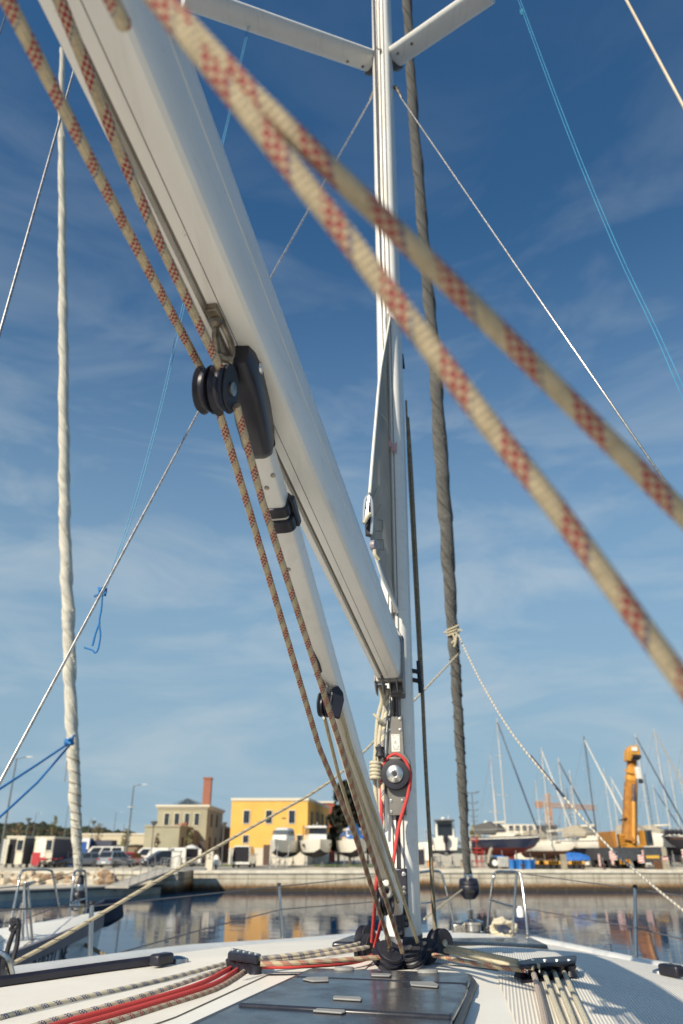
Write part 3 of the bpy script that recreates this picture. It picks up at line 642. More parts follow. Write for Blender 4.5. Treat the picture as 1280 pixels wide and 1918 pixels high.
car('black people carrier parked by the gangway railing', 'mpv', PBLK, P_(302, 92), rad(215))
def opendoor(t, h, w_, Hc, zb):
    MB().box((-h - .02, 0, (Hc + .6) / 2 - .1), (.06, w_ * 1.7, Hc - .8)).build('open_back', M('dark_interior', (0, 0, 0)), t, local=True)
    for s_ in (-1, 1): MB().box((-h - .35, s_ * (w_ + .03), Hc / 2 + .1), (.7, .05, Hc - .5)).build('rear_door', PWHT, t, local=True, bev=.02)
car('white van standing behind the white pedestal with its back doors open', 'van', PWHT, P_(338, 99), rad(128), 'van', extra=opendoor)
car('white van seen from behind with its load space open before the yellow building', 'bus', PWHT, P_(458, 90), rad(88), 'van', extra=opendoor)
# small white truck with an orange beacon
t = thing('small_truck', 'small white cab truck with orange beacon left of the furled white sail', 'truck', P_(130, 94), rad(196), 'parked cars and vans')
MB().prism([(2.2, .4), (2.25, .9), (1.85, 1.55), (1.45, 1.9), (.2, 1.9), (.1, .4)], Matrix.Translation((0, .85, 0)) @ Matrix.Rotation(PI / 2, 4, 'X'), 0, 1.7).build('cab', PWHT, t, bev=.07, local=True)
MB().box((-1.1, 0, .75), (2.3, 1.7, .5)).build('load_bed', GREYL, t, bev=.02, local=True)
for s_ in (-1, 1):
    MB().prism([(1.95, 1.0), (1.72, 1.5), (1.4, 1.75), (1.0, 1.75), (1.0, 1.0)], Matrix.Translation((0, s_ * .862 + .006, 0)) @ Matrix.Rotation(PI / 2, 4, 'X'), 0, .012).build('side_window', GLASS, t, local=True, smooth=0)
    for x in (1.5, -1.3): MB().lathe([(.1, -.1), (.3, -.1), (.33, 0), (.3, .1), (.1, .1)], Matrix.Translation((x, s_ * .75, .33)) @ Matrix.Rotation(PI / 2, 4, 'X'), 16).build('wheel', RUB, t, local=True)
MB().loft([[V((2.26, -.7, .95)), V((2.26, .7, .95)), V((1.90, .66, 1.52)), V((1.90, -.66, 1.52))], [V((2.28, -.7, .95)), V((2.28, .7, .95)), V((1.92, .66, 1.52)), V((1.92, -.66, 1.52))]]).build('windscreen', GLASS, t, local=True)
MB().lathe([(.22, 0), (.2, .14), (.1, .2), (0, .2)], Matrix.Translation((.8, 0, 1.9)), 12).build('beacon', M('beacon_orange', (.7, .12, .03), .3), t, local=True)
# motorbikes
def moto(label, u, Y, rz):
    t = thing('motorbike', label, 'motorbike', P_(u, Y), rz, 'red motorbikes')
    for x in (-.68, .70):
        w_ = MB().lathe([(.26, -.06), (.3, -.06), (.33, 0), (.3, .06), (.26, .06), (.26, -.06)], Matrix.Translation((x, 0, .33)) @ Matrix.Rotation(PI / 2, 4, 'X'), 20).build('wheel', RUB, t, local=True)
        MB().lathe([(0, -.03), (.24, -.03), (.27, 0), (.24, .03), (0, .03)], Matrix.Translation((x, 0, .33)) @ Matrix.Rotation(PI / 2, 4, 'X'), 10).build('rim', RIM, w_, local=True)
    MB().loft([[V((x, y * a_, z + d * c_)) for y, d in ((-1, -1), (1, -1), (1, 1), (-1, 1))] for x, a_, z, c_ in ((-.35, .1, .82, .06), (.0, .17, .85, .15), (.3, .15, .88, .13), (.5, .1, .82, .16), (.72, .1, .75, .1))]).build('fairing', M('bike_red', (.45, .025, .03), .25, coat=.5), t, bev=.03, local=True)
    MB().box((-.55, 0, .86), (.5, .22, .08)).build('seat', BLKM, t, bev=.03, local=True); MB().box((.05, 0, .5), (.5, .3, .35)).build('engine', STEELD, t, bev=.04, local=True)
    MB().loft([[V((-.8, -.07, .9)), V((-.8, .07, .9)), V((-1.02, 0, 1.02))], [V((-.5, -.1, .8)), V((-.5, .1, .8)), V((-.6, 0, .9))]]).build('tail', MC['bike_red'], t, local=True)
    MB().tube([(.45, -.34, 1.05), (.5, -.1, 1.0), (.5, .1, 1.0), (.45, .34, 1.05)], .018, 6).build('handlebar', BLK, t, local=True); MB().tube([(.5, .09, .98), (.72, .09, .33)], .03, 6).tube([(.5, -.09, .98), (.72, -.09, .33)], .03, 6).build('fork', STEEL, t, local=True)
    MB().tube([(-.1, -.18, .4), (-.9, -.2, .5)], .05, 8).build('exhaust', STEEL, t, local=True)
moto('red motorbike nearest the red sign board', 84, 87, rad(160)); moto('red motorbike to the right, in front of the white truck', 100, 88.5, rad(186))
# sign board, pedestals, parasol
q = P_(66.5, 86); t = thing('sign_board', 'plain red board standing on short legs beside the motorbikes', 'sign', q)
MB().bb((q[0] - .42, 85.97, G + .25), (q[0] + .42, 86.03, G + 1.5)).build('board', M('board_red', (.42, .03, .04), .5), t, bev=.01)
for s_ in (-1, 1): MB().bb((q[0] + s_ * .3 - .03, 85.9, G), (q[0] + s_ * .3 + .03, 85.96, G + .5)).build('leg', GREY, t)
q = P_(330, 76); t = thing('service_pedestal', 'white service cabinet at the head of the gangway', 'cabinet', q)
MB().bb((q[0] - .40, 75.8, G), (q[0] + .40, 76.4, G + 1.55)).build('body', PWHT, t, bev=.03); MB().bb((q[0] - .45, 75.75, G + 1.55), (q[0] + .45, 76.45, G + 1.65)).build('lid', GREYL, t, bev=.02)
MB().bb((q[0] - .3, 75.78, G + .3), (q[0] + .3, 75.803, G + 1.3)).build('door', M('cab_door', (.66, .64, .58), .4), t)
q = P_(393, 77); t = thing('stone_post', 'pale stone post with a dark painted number on the quay edge', 'post', q)
MB().bb((q[0] - .32, 76.8, G), (q[0] + .32, 77.3, G + 1.6)).build('post', PLS, t, bev=.02); text_mesh('painted_number', '2', .7, Matrix.Translation((q[0], 76.795, G + 1.15)) @ Matrix.Rotation(PI / 2, 4, 'X'), M('mark_brown', (.12, .08, .07), .8), t)
q = P_(405, 78.5); t = thing('covered_scooter', 'scooter under a white cover right of the stone post', 'scooter', q)
MB().loft([[V((q[0] + x * a_, 78.5 + y * a_, G + z)) for x, y in ((-.38, -.5), (.38, -.5), (.42, .6), (-.42, .6))] for z, a_ in ((.25, .95), (.6, 1), (1.0, .62), (1.3, .3))]).build('cover', PWHT, t, bev=.05); MB().lathe([(.05, -.07), (.26, -.06), (.26, .06), (.05, .07)], Matrix.Translation((q[0] + .1, 78.1, G + .26)) @ Matrix.Rotation(PI / 2, 4, 'Y'), 14).build('wheel', RUB, t)
q = P_(357, 100); t = thing('parasol', 'pale open parasol by the beige annex', 'parasol', q)
MB().tube([q, (q[0], q[1], at(357, 1585, 100).z)], .04, 6).build('pole', GREYL, t); zt = at(357, 1585, 100).z
MB().lathe([(1.05, -.3), (.5, .02), (.04, .16), (0, .17)], Matrix.Translation((q[0], q[1], zt)), 8).build('canopy', PWHT, t, smooth=0)
# gangway from the pontoon to the quay
t = thing('gangway', 'grey gangway with leaning rail posts from the pontoon up to the quay', 'gangway', tuple(at(262, 1645, 66)))
g0, g1 = V((at(220, 1652, 63).x, 63, PZ + .1)), V((at(312, 1622, 72).x, 72, G + .22)); gd = (g1 - g0).normalized(); gs_ = V((gd.y, -gd.x, 0)).normalized() * .95
MB().loft([[g0 - gs_, g0 + gs_, g0 + gs_ - V((0, 0, .14)), g0 - gs_ - V((0, 0, .14))], [g1 - gs_, g1 + gs_, g1 + gs_ - V((0, 0, .14)), g1 - gs_ - V((0, 0, .14))]]).build('walkway', M('walkway', (.42, .39, .33), .9, var=.15, scale=2), t, smooth=0)
GAL = M('galvanised', (.45, .45, .44), .4, .7)
for s_ in (-1, 1):
    top = []
    for i in range(7):
        p = lerp(g0, g1, i / 6) + gs_ * s_; q_ = p + V((0, 0, 1.05)) + gs_ * s_ * .22; MB().tube([p, q_], .028, 6).build('rail_post', GAL, t); top.append(q_)
    MB().tube(top, .03, 6).build('handrail', GAL, t)
    MB().tube([p + (q - p) * 0 for p, q in zip(top, top)][:1] + [top[-1] - V((0, 0, .02))], .002, 4) 
MB().bb((g1.x - 1.2, 71.6, G + .1), (g1.x + 3.4, 73, G + .24)).build('landing', GREY, t, smooth=0); MB().tube([(g1.x + .2, 71.7, -.5), (g1.x + .2, 71.7, G + .1)], .1, 6).build('pile', GREY, t)
# rail fence along the car park edge
GRF = 'quay edge fence panels'
for i, (ua, ub) in enumerate(((300, 318), (340, 360), (360, 384))):
    pa, pb = V((gx_(ua, 75.5), 75.5, G)), V((gx_(ub, 75.5), 75.5, G)); t = thing('rail_fence', ('light rail fence left of the white cabinet', 'light rail fence just right of the white cabinet', 'light rail fence left of the stone post')[i], 'fence', tuple(pa), 0, GRF)
    for k in range(4): p = lerp(pa, pb, k / 3); MB().tube([p, p + V((.12, 0, 1.05))], .025, 5).build('post', GAL, t)
    for h_ in (.55, 1.05): MB().tube([pa + V((.12 * h_, 0, h_)), pb + V((.12 * h_, 0, h_))], .02, 5).build('rail', GAL, t)
# ================================================================ person
SK = M('skin', (.45, .27, .19), .6); TEE = M('maroon_shirt', (.16, .06, .055), .9); TRO = M('grey_trousers', (.42, .40, .38), .9); HAIR = M('dark_hair', (.03, .02, .015), .8)
def skinned(name, joints, edges, mat, parent, sub=1):
    me = bpy.data.meshes.new(name); me.from_pydata([j[0] for j in joints], edges, []); o = bpy.data.objects.new(name, me); S.collection.objects.link(o)
    if parent: o.parent = parent
    md = o.modifiers.new('skin', 'SKIN'); me.materials.append(mat)
    if not me.skin_vertices: me.skin_vertices.new()
    for i, j in enumerate(joints): r = j[1]; me.skin_vertices[0].data[i].radius = (r, r) if isinstance(r, float) else r; me.skin_vertices[0].data[i].use_root = (i == 0)
    s_ = o.modifiers.new('sub', 'SUBSURF'); s_.levels = sub; s_.render_levels = sub; return o
def person(label, u, Y, rz):
    q = P_(u, Y); t = thing('person', label, 'person', q, rz)
    J = [((0, 0, .95), (.15, .11)), ((0, 0, 1.18), (.14, .10)), ((0, 0, 1.40), (.18, .11)), ((0, 0, 1.50), .06), ((0, .02, 1.62), (.085, .10)), ((0, .03, 1.72), (.07, .085)),
         ((-.21, 0, 1.40), .055), ((-.30, -.02, 1.15), .045), ((-.16, .2, 1.06), .035), ((-.10, .28, 1.08), .03), ((.21, 0, 1.40), .055), ((.30, -.02, 1.15), .045), ((.16, .2, 1.06), .035), ((.10, .28, 1.08), .03),
         ((-.10, 0, .88), .09), ((-.11, .03, .48), .06), ((-.12, 0, .09), .045), ((-.12, .14, .04), .04), ((.10, 0, .88), .09), ((.13, .0, .48), .06), ((.15, -.02, .09), .045), ((.16, .12, .04), .04)]
    E_ = [(0, 1), (1, 2), (2, 3), (3, 4), (4, 5), (2, 6), (6, 7), (7, 8), (8, 9), (2, 10), (10, 11), (11, 12), (12, 13), (0, 14), (14, 15), (15, 16), (16, 17), (0, 18), (18, 19), (19, 20), (20, 21)]
    skinned('body', J, E_, SK, t)
    skinned('shirt', [((0, 0, .98), (.17, .125)), ((0, 0, 1.2), (.16, .12)), ((0, 0, 1.41), (.20, .125)), ((-.22, 0, 1.40), .068), ((-.28, -.01, 1.22), .06), ((.22, 0, 1.40), .068), ((.28, -.01, 1.22), .06)], [(0, 1), (1, 2), (2, 3), (3, 4), (2, 5), (5, 6)], TEE, t)
    skinned('trousers', [((0, 0, .97), (.165, .12)), ((-.10, 0, .86), .105), ((-.11, .03, .48), .078), ((-.12, 0, .10), .07), ((.10, 0, .86), .105), ((.13, 0, .48), .078), ((.15, -.02, .10), .07)], [(0, 1), (1, 2), (2, 3), (0, 4), (4, 5), (5, 6)], TRO, t)
    MB().lathe([(.098, -.03), (.105, .03), (.085, .085), (0, .11)], Matrix.Translation((0, .005, 1.69)), 12).build('hair', HAIR, t, local=True)
    for s_ in (-1, 1): MB().lathe([(.016, 0), (.0, .008)], fr((s_ * .035, .125, 1.655), (0, 1, 0)), 6).build('eye', BLKM, t, local=True)
    MB().loft([[V((-.015, .12, 1.61)), V((.015, .12, 1.61)), V((0, .145, 1.62))], [V((-.008, .12, 1.66)), V((.008, .12, 1.66)), V((0, .125, 1.66))]]).build('nose', SK, t, local=True)
    return t
person('person in maroon shirt and pale grey trousers standing between the propped boats', 634, 96, rad(160))
# ================================================================ boats on stands
HULLW = M('hull_white', (.72, .69, .61), .3, var=.05, coat=.3); HULLC = M('hull_cream', (.66, .61, .50), .35, var=.06); NAVYH = M('hull_navy', (.018, .024, .05), .25, coat=.4); AFR = M('antifoul_red', (.17, .022, .022), .7, var=.2); AFB = M('antifoul_blue', (.02, .03, .07), .8, var=.2); AFK = M('antifoul_black', (.02, .022, .035), .8, var=.2); AFBR = M('antifoul_brown', (.20, .10, .07), .8, var=.2)
TARPB = M('tarp_blue', (.03, .14, .45), .6, var=.2, scale=3); WOOD = M('varnish_wood', (.14, .07, .035), .4)
def stand(label, p, h, group):
    t = thing('boat_stand', label, 'boat stand', tuple(p), 0, group)
    MB().tube([(p[0], p[1], p[2] + .1), (p[0], p[1], p[2] + h)], .05, 6).build('post', GALV, t)
    for k in range(3):
        a_ = 2.1 * k + .4; MB().tube([(p[0], p[1], p[2] + h * .6), (p[0] + math.cos(a_) * .38, p[1] + math.sin(a_) * .38, p[2])], .035, 5).build('leg', GALV, t)
    return t
GALV = M('stand_grey', (.20, .21, .22), .6, .3)
def hull(t, Lh, Bm, keel, wl, deck, top, bot, full=.75, stripe=None, stern=.85, tumble=.97, bowrake=.12):
    n = 18; R = []
    for i in range(n + 1):
        q = i / n; b_ = Bm / 2 * (lerp(stern, 1, min(1, q / .45)) if q < .45 else (1 - ((q - .45) / .55) ** 2.2)); b_ = max(b_, .02); x = -Lh / 2 + Lh * q
        sh = deck + .12 * Lh / 8 * ((q - .35) ** 2) * 2; kz = lerp(keel, wl + (sh - wl) * .25, max(0, (q - full) / (1 - full)) ** 1.6); wz_ = max(wl, kz + .02)
        R.append((x, b_, sh, wz_, kz, q))
    b = MB(); rk = lambda q, f: Lh * bowrake * max(0, q - .6) * f
    b.loft([[V((x + rk(q, 1), -b_, s_)), V((x + rk(q, .55), -b_ * tumble, lerp(w_, s_, .5))), V((x, -b_ * .86, w_))] for x, b_, s_, w_, k, q in R], 0, closed=False, cap=False)
    b.loft([[V((x, b_ * .86, w_)), V((x + rk(q, .55), b_ * tumble, lerp(w_, s_, .5))), V((x + rk(q, 1), b_, s_))] for x, b_, s_, w_, k, q in R], 0, closed=False, cap=False)
    x, b_, s_, w_, k, q = R[0]; b.add([(x, -b_, s_), (x, b_, s_), (x, b_ * .86, w_), (x, -b_ * .86, w_)], [[0, 1, 2, 3]])
    h = b.build('hull', top, t, local=True, smooth=50)
    b = MB(); b.loft([[V((x, -b_ * .86, w_)), V((x, -b_ * .5, lerp(k, w_, .35))), V((x, 0, k)), V((x, b_ * .5, lerp(k, w_, .35))), V((x, b_ * .86, w_))] for x, b_, s_, w_, k, q in R], 0, closed=False, cap=False)
    b.add([(x, -b_ * .86, w_) if 0 else V((R[0][0], -R[0][1] * .86, R[0][3])), V((R[0][0], 0, R[0][4])), V((R[0][0], R[0][1] * .86, R[0][3]))], [[0, 1, 2]])
    b.build('bottom', bot, t, local=True, smooth=50)
    b = MB(); b.loft([[V((x + rk(q, 1), -b_ + .01, s_ - .03)), V((x + rk(q, 1), 0, s_ + .03)), V((x + rk(q, 1), b_ - .01, s_ - .03))] for x, b_, s_, w_, k, q in R], 0, closed=False, cap=False); b.build('deck', HULLW, t, local=True, smooth=50)
    if stripe:
        b = MB()
        for sg in (-1, 1): b.loft([[V((x + rk(q, .86), sg * (b_ * .995 + .012), lerp(w_, s_, .80))), V((x + rk(q, .93), sg * (b_ + .012), lerp(w_, s_, .90)))] for x, b_, s_, w_, k, q in R], 0, closed=False, cap=False)
        b.build('stripe', stripe, t, local=True)
    return R
def motorboat(label, u, Y, rz, Lh, Bm, zk, style, rails=1):
    t = thing('motor_boat', label, 'boat', P_(u, Y), rz, 'motor boats on stands')
    hull(t, Lh, Bm, zk, zk + .55, zk + 1.75, HULLW, AFK, .55, None, .95, .97, .2); dk_ = zk + 1.78
    if style == 'round':
        prof = [(-1.2, .0, 1.05), (-1.1, 1.2, .95), (-.9, 1.45, .8), (1.3, 1.45, .72), (1.6, 1.2, .8), (2.4, .0, .9)]
        W_ = Bm / 2 * .72
        MB().loft([[V((-1.3, -W_, z)) if 0 else V((x0, -w2, z)), V((x1, -w2 * .8, z)), V((x1, w2 * .8, z)), V((x0, w2, z))] for z, x0, x1, w2 in ((dk_ - .1, -1.4, 2.0, W_), (dk_ + .55, -1.4, 1.7, W_ * .97), (dk_ + 1.15, -1.3, 1.0, W_ * .88), (dk_ + 1.3, -1.2, .7, W_ * .75))]).build('wheelhouse', PWHT, t, local=True, bev=.12)
        MB().loft([[V((1.74, -W_ * .74, dk_ + .58)), V((1.74, W_ * .74, dk_ + .58)), V((1.12, W_ * .7, dk_ + 1.05)), V((1.12, -W_ * .7, dk_ + 1.05))], [V((1.77, -W_ * .74, dk_ + .58)), V((1.77, W_ * .74, dk_ + .58)), V((1.15, W_ * .7, dk_ + 1.05)), V((1.15, -W_ * .7, dk_ + 1.05))]]).build('windscreen', M('boat_glass', (.12, .14, .15), .12), t, local=True)
        for s_ in (-1, 1): MB().bb((-1.0, s_ * W_ * .93 - .02, dk_ + .5), (1.0, s_ * W_ * .93 + .02, dk_ + 1.0)).build('side_window', MC['boat_glass'], t, local=True)
        MB().tube([(0, 0, dk_ + 1.3), (0, 0, dk_ + 2.3)], .025, 5).build('antenna', GREYL, t, local=True)
        MB().box((0, 0, dk_ + 2.3), (.1, .5, .12)).build('floodlight', BLK, t, local=True)
    elif style == 'cruiser':
        W_ = Bm / 2 * .74
        MB().loft([[V((x0, -w2, z)), V((x1, -w2 * .75, z)), V((x1, w2 * .75, z)), V((x0, w2, z))] for z, x0, x1, w2 in ((dk_ - .1, -1.2, 2.2, W_), (dk_ + .6, -1.2, 1.9, W_))]).build('wheelhouse', PWHT, t, local=True, bev=.1)
        MB().loft([[V((x0, -w2, z)), V((x1, -w2 * .8, z)), V((x1, w2 * .8, z)), V((x0, w2, z))] for z, x0, x1, w2 in ((dk_ + .61, -1.1, 1.75, W_ * .93), (dk_ + 1.25, -1.1, .95, W_ * .88))]).build('window_band', GLASS, t, local=True, bev=.04)
        MB().loft([[V((x0, -w2, z)), V((x1, -w2 * .85, z)), V((x1, w2 * .85, z)), V((x0, w2, z))] for z, x0, x1, w2 in ((dk_ + 1.25, -1.5, 1.2, W_), (dk_ + 1.5, -1.4, 1.0, W_ * .95))]).build('hardtop', PWHT, t, local=True, bev=.08)
        for y in (-.3, .1, .4): MB().tube([(-.2, y, dk_ + 1.5), (-.2, y, dk_ + 2.0 - abs(y))], .03, 5).build('antenna', PWHT, t, local=True)
        for s_ in (-1, 1): MB().tube(cr([(-1.3, s_ * W_, dk_ + .6), (-1.4, s_ * W_, dk_ + 1.5), (-2.4, s_ * W_, dk_ + 1.4), (-2.6, s_ * W_, dk_)], 4), .03, 6).build('arch_rail', WOOD, t, local=True); MB().bb((1.2, s_ * Bm * .47 - .02, zk + 1.15), (1.9, s_ * Bm * .44 + .02, zk + 1.4)).build('hull_window', GLASS, t, local=True)
    else:
        W_ = Bm / 2 * .8
        MB().loft([[V((x0, -w2, z)), V((x1, -w2 * .8, z)), V((x1, w2 * .8, z)), V((x0, w2, z))] for z, x0, x1, w2 in ((dk_ - .1, -.6, 2.0, W_), (dk_ + .9, -.5, 1.3, W_ * .93), (dk_ + 1.7, -.3, .6, W_ * .85))]).build('wheelhouse', PWHT, t, local=True, bev=.08)
        MB().bb((-.66, -W_ * .72, dk_ + .25), (-.58, W_ * .72, dk_ + 1.45)).build('cockpit_door', GLASS, t, local=True)
        MB().bb((-1.5, -W_ * 1.0, dk_ + 1.7), (.8, W_ * 1.0, dk_ + 1.86)).build('hardtop', M('hardtop_dark', (.10, .10, .11), .5), t, local=True, bev=.05)
        MB().tube([(-.5, -.5, dk_ + 1.86), (-.5, -.5, dk_ + 2.3)], .04, 6).build('antenna', PWHT, t, local=True); MB().lathe([(.24, 0), (.26, .12), (.15, .25), (0, .27)], Matrix.Translation((-.4, .1, dk_ + 1.87)), 12).build('radar_dome', PWHT, t, local=True)
        for s_ in (-1, 1):
            MB().tube([(-1.3, s_ * W_ * .95, dk_ + 1.7), (-1.4, s_ * W_ * .95, dk_)], .035, 6).build('hardtop_post', STEEL, t, local=True)
            MB().lathe([(0, -.3), (.13, -.2), (.16, 0), (.13, .2), (0, .3)], Matrix.Translation((-Lh * .3, s_ * (Bm / 2 + .15), dk_ - .5 )), 10).build('fender', PWHT if s_ < 0 else BLK, t, local=True)
        ob = MB().loft([[V((-Lh / 2 - x, -w2, z)) if 0 else V((-Lh / 2 - .1 - d0, -w2, z)), V((-Lh / 2 - .1 - d0, w2, z)), V((-Lh / 2 - .1 - d1, w2, z)), V((-Lh / 2 - .1 - d1, -w2, z))] for z, w2, d0, d1 in ((dk_ + .25, .2, .05, .5), (dk_ + .1, .27, 0, .62), (dk_ - .4, .25, .0, .58), (dk_ - .6, .12, .1, .45), (dk_ - 1.3, .09, .12, .42), (dk_ - 1.7, .08, .1, .5))]).build('outboard', BLK, t, local=True, bev=.04)
        MB().lathe([(.18, -.03), (.2, 0), (.18, .03)], Matrix.Translation((-Lh / 2 - .55, 0, dk_ - 1.6)) @ Matrix.Rotation(PI / 2, 4, 'Y'), 10).build('propeller', STEELD, ob, local=True)
    if rails:
        for s_ in (-1, 1): MB().tube(cr([(-.5, s_ * Bm * .44, dk_), (-.3, s_ * Bm * .44, dk_ + .55), (Lh * .3, s_ * Bm * .33, dk_ + .6), (Lh * .5, s_ * .08, dk_ + .62)], 5), .02, 5).build('guard_rail', STEEL, t, local=True)
    return t
motorboat('white motor boat with rounded wheelhouse propped before the yellow building', 530, 92, rad(-100), 6.5, 2.9, .95, 'round')
motorboat('white motor cruiser with dark window band and hardtop beside the yellow wall', 592, 92, rad(-82), 8.0, 3.5, .95, 'cruiser')
mb3 = motorboat('white motor boat under a blue cover seen behind the mainsheet ropes', 662, 92, rad(-84), 7.5, 3.2, .95, 'round')
MB().loft([[V((x, -w2, z)), V((x, 0, z + h_)), V((x, w2, z))] for x, w2, z, h_ in ((-2.6, 1.3, 3.0, .5), (-1.2, 1.35, 3.3, 1.3), (.8, 1.25, 3.3, 1.4), (2.0, .9, 2.9, .5))], closed=True).build('blue_cover', TARPB, mb3, local=True)
motorboat('white motor boat seen from its stern with a black outboard, right of the mast', 836, 90, rad(84), 6.5, 2.75, 1.15, 'stern', 0)
SL = 'steel boat stand under the '
for nm, us, Y in (('round wheelhouse motor boat', (508, 520, 534, 546), 90), ('hardtop motor cruiser', (572, 586, 604, 616), 90), ('blue covered motor boat', (646, 664, 682), 90), ('stern view motor boat', (820, 832, 848), 87.5)):
    for i, u in enumerate(us): stand(SL + nm, (gx_(u, Y), Y + (i % 2) * 3, G), 1.15, 'stands under the ' + nm)
# access ladder frame before the first boat
q = P_(522, 87); t = thing('boarding_ladder', 'grey steel ladder frame leaning at the round wheelhouse boat', 'ladder', q)
for x in (-.9, -.3, .9): MB().tube([(q[0] + x, 87, G), (q[0] + x + .1, 88, G + 2.2)], .04, 5).build('upright', GAL, t)
MB().tube([(q[0] - .9, 87, G + .1), (q[0] + .9, 87.4, G + 1.2)], .04, 5).build('brace', GAL, t); MB().tube([(q[0] - .85, 87.4, G + 1.0), (q[0] + .95, 87.4, G + 1.0)], .04, 5).build('crossbar', GAL, t)
# ================================================================ yard sailboats
KBM = M('keel_timber', (.07, .055, .04), .9, var=.3, scale=4)
YMAST = M('yard_mast', (.52, .50, .46), .45, var=.15, scale=.6)
def sailyacht(label, u, Y, rz, Lh, Bm, top, bot, mast=None, stripe=None, zk=1.15, dk_=3.1, canopy=None, boom=1, extra_masts=(), furl=None, mcol=None, group='sailboats laid up on the quay', stay=True, short=None):
    short = short or ' '.join(label.split()[:9])
    lp = P_(u, Y)
    if mast: pm_ = at(mast[0], mast[1], Y); lp = (pm_.x - .03 * Lh * math.cos(rz), Y - .03 * Lh * math.sin(rz), G + .01)
    t = thing('sail_boat', label, 'boat', lp, rz, group)
    hull(t, Lh, Bm, zk, zk + .75, dk_, top, bot, .55, stripe, .7, .99, .22)
    MB().loft([[V((x - .3 * k, -w2, z)), V((x - .3 * k, w2, z)), V((x + .25 * k, w2 * .7, z + .45 * k)), V((x + .25 * k, -w2 * .7, z + .45 * k))] for x, w2, z, k in ((-Lh * .15, Bm * .3, dk_, 1), (Lh * .05, Bm * .3, dk_, 1), (Lh * .22, Bm * .2, dk_ + .02, .6))]).build('coachroof', HULLC, t, local=True, bev=.05)
    MB().loft([[V((x, -.12, z)), V((x, .12, z)), V((x * 1, .1, .3)), V((x, -.1, .3))] for x, z in ((-Lh * .08, zk + .3), (Lh * .12, zk + .3))]).build('keel', bot, t, local=True)
    for s_ in (-1, 1):
        pts = [(x * Lh, s_ * Bm * y, dk_ + .75 + z) for x, y, z in ((-.48, .36, .05), (-.2, .46, .0), (.1, .44, 0), (.33, .30, .06), (.52, .05, .2))]
        MB().tube(pts, .02, 4).build('guard_wire', GREYL, t, local=True)
        for x, y, z in pts: MB().tube([(x, y, z), (x, y, dk_ - .02)], .02, 4).build('stanchion', STEEL, t, local=True)
    if canopy: MB().loft([[V((x, -Bm * .36, z)), V((x, -Bm * .25, z + h_)), V((x, Bm * .25, z + h_)), V((x, Bm * .36, z))] for x, z, h_ in ((-Lh * .42, dk_ + .3, 1.0), (-Lh * .2, dk_ + .35, 1.25), (-Lh * .06, dk_ + .35, .5))]).build('spray_hood', canopy, t, local=True, bev=.05)
    fmI = FRM[t.name].inverted()
    ms = ([mast] if mast else []) + list(extra_masts)
    for i, (mu, mv, mb_) in enumerate(ms):
        pt = at(mu, mv, Y); ud = FRM[t.name] @ V((1, 0, 0)) - FRM[t.name] @ V((0, 0, 0)); x0 = V(((pt.x - lp[0]) / (ud.x if abs(ud.x) > .2 else .2), 0, 0)); hm = pt.z - G; mc = mcol or YMAST
        MB().tube([(x0.x, x0.y, dk_ - .1), (x0.x, x0.y, hm)], [.08, .05], 8).build('mast', mc, t, local=True)
        nsp = 2 if hm > 9 else 1
        for k in range(nsp):
            z = lerp(dk_, hm, (k + 1) / (nsp + 1)); MB().tube([(x0.x - .1, -.95 + .25 * k, z + .08), (x0.x, 0, z), (x0.x - .1, .95 - .25 * k, z + .08)], .028, 5).build('spreader', ALU, t, local=True)
        if stay and i == 0:
            for s_ in (-1, 1): MB().tube([(x0.x, 0, hm - .2), (x0.x - .1, s_ * .75, lerp(dk_, hm, .5)), (x0.x - .2, s_ * Bm * .46, dk_)], .016, 4).build('rigging_wire', GREY, t, local=True)
            MB().tube([(x0.x, 0, hm - .1), (-Lh * .48, 0, dk_ + .1)], .016, 4).build('backstay', GREY, t, local=True)
            MB().tube([(x0.x, 0, hm - .1), (Lh * .55, 0, dk_ + .3)], .016, 4).build('forestay', GREY, t, local=True)
            if furl: MB().tube([(x0.x + .05, 0, hm - .5), (lerp(x0.x, Lh * .55, .6), 0, lerp(hm, dk_, .6)), (Lh * .55, 0, dk_ + .3)], [.05, .085, .07], 7).build('furled_sail', furl, t, local=True)
        if boom and i == 0: MB().tube([(x0.x - .1, 0, dk_ + 1.5), (x0.x - Lh * .34, 0, dk_ + 1.45)], [.13, .1], 8).build('boom', HULLC, t, local=True)
    for k, (x, s_) in enumerate(((-.25, -1), (.05, -1), (.28, -1), (-.25, 1), (.05, 1))):
        w3 = FRM[t.name] @ V((x * Lh, s_ * Bm * .36, 0)); stand('grey stand under the ' + short, (w3.x, w3.y, G), zk + .5, 'stands under the ' + short)
    for k, x in enumerate((-.14, .16)):
        w3 = FRM[t.name] @ V((x * Lh, 0, 0)); kb = thing('keel_block', 'dark timber keel block under the ' + short, 'timber block', (w3.x, w3.y, G), rz, 'keel blocks under the ' + short)
        for i in range(4): MB().box((0, 0, .11 + .21 * i), (1.5 if i % 2 else .5, .5 if i % 2 else 1.3, .2)).build('beam', KBM, kb, local=True, bev=.015)
    return t
DKB = M('sailbag_navy', (.025, .03, .055), .8, var=.2); MDK = M('mast_dark', (.06, .05, .05), .4); 
CANV = M('canvas_beige', (.34, .30, .23), .9, var=.1); CANW = M('canvas_dark', (.10, .095, .09), .9)
sailyacht('navy sailboat with red bottom and dark awning on the right quay', 944, 90, rad(-56), 9.0, 3.1, NAVYH, AFR, (931, 1345, 0), HULLW, 1.2, 3.05, CANW, 1, ((929, 1478, 0),), DKB)
sailyacht('slim white sailboat farther back behind the navy one', 930, 118, rad(-50), 8.5, 2.6, HULLW, AFK, (919, 1415, 0), None, 1.2, 3.0, None, 0, (), None, group='sailboats laid up on the quay')
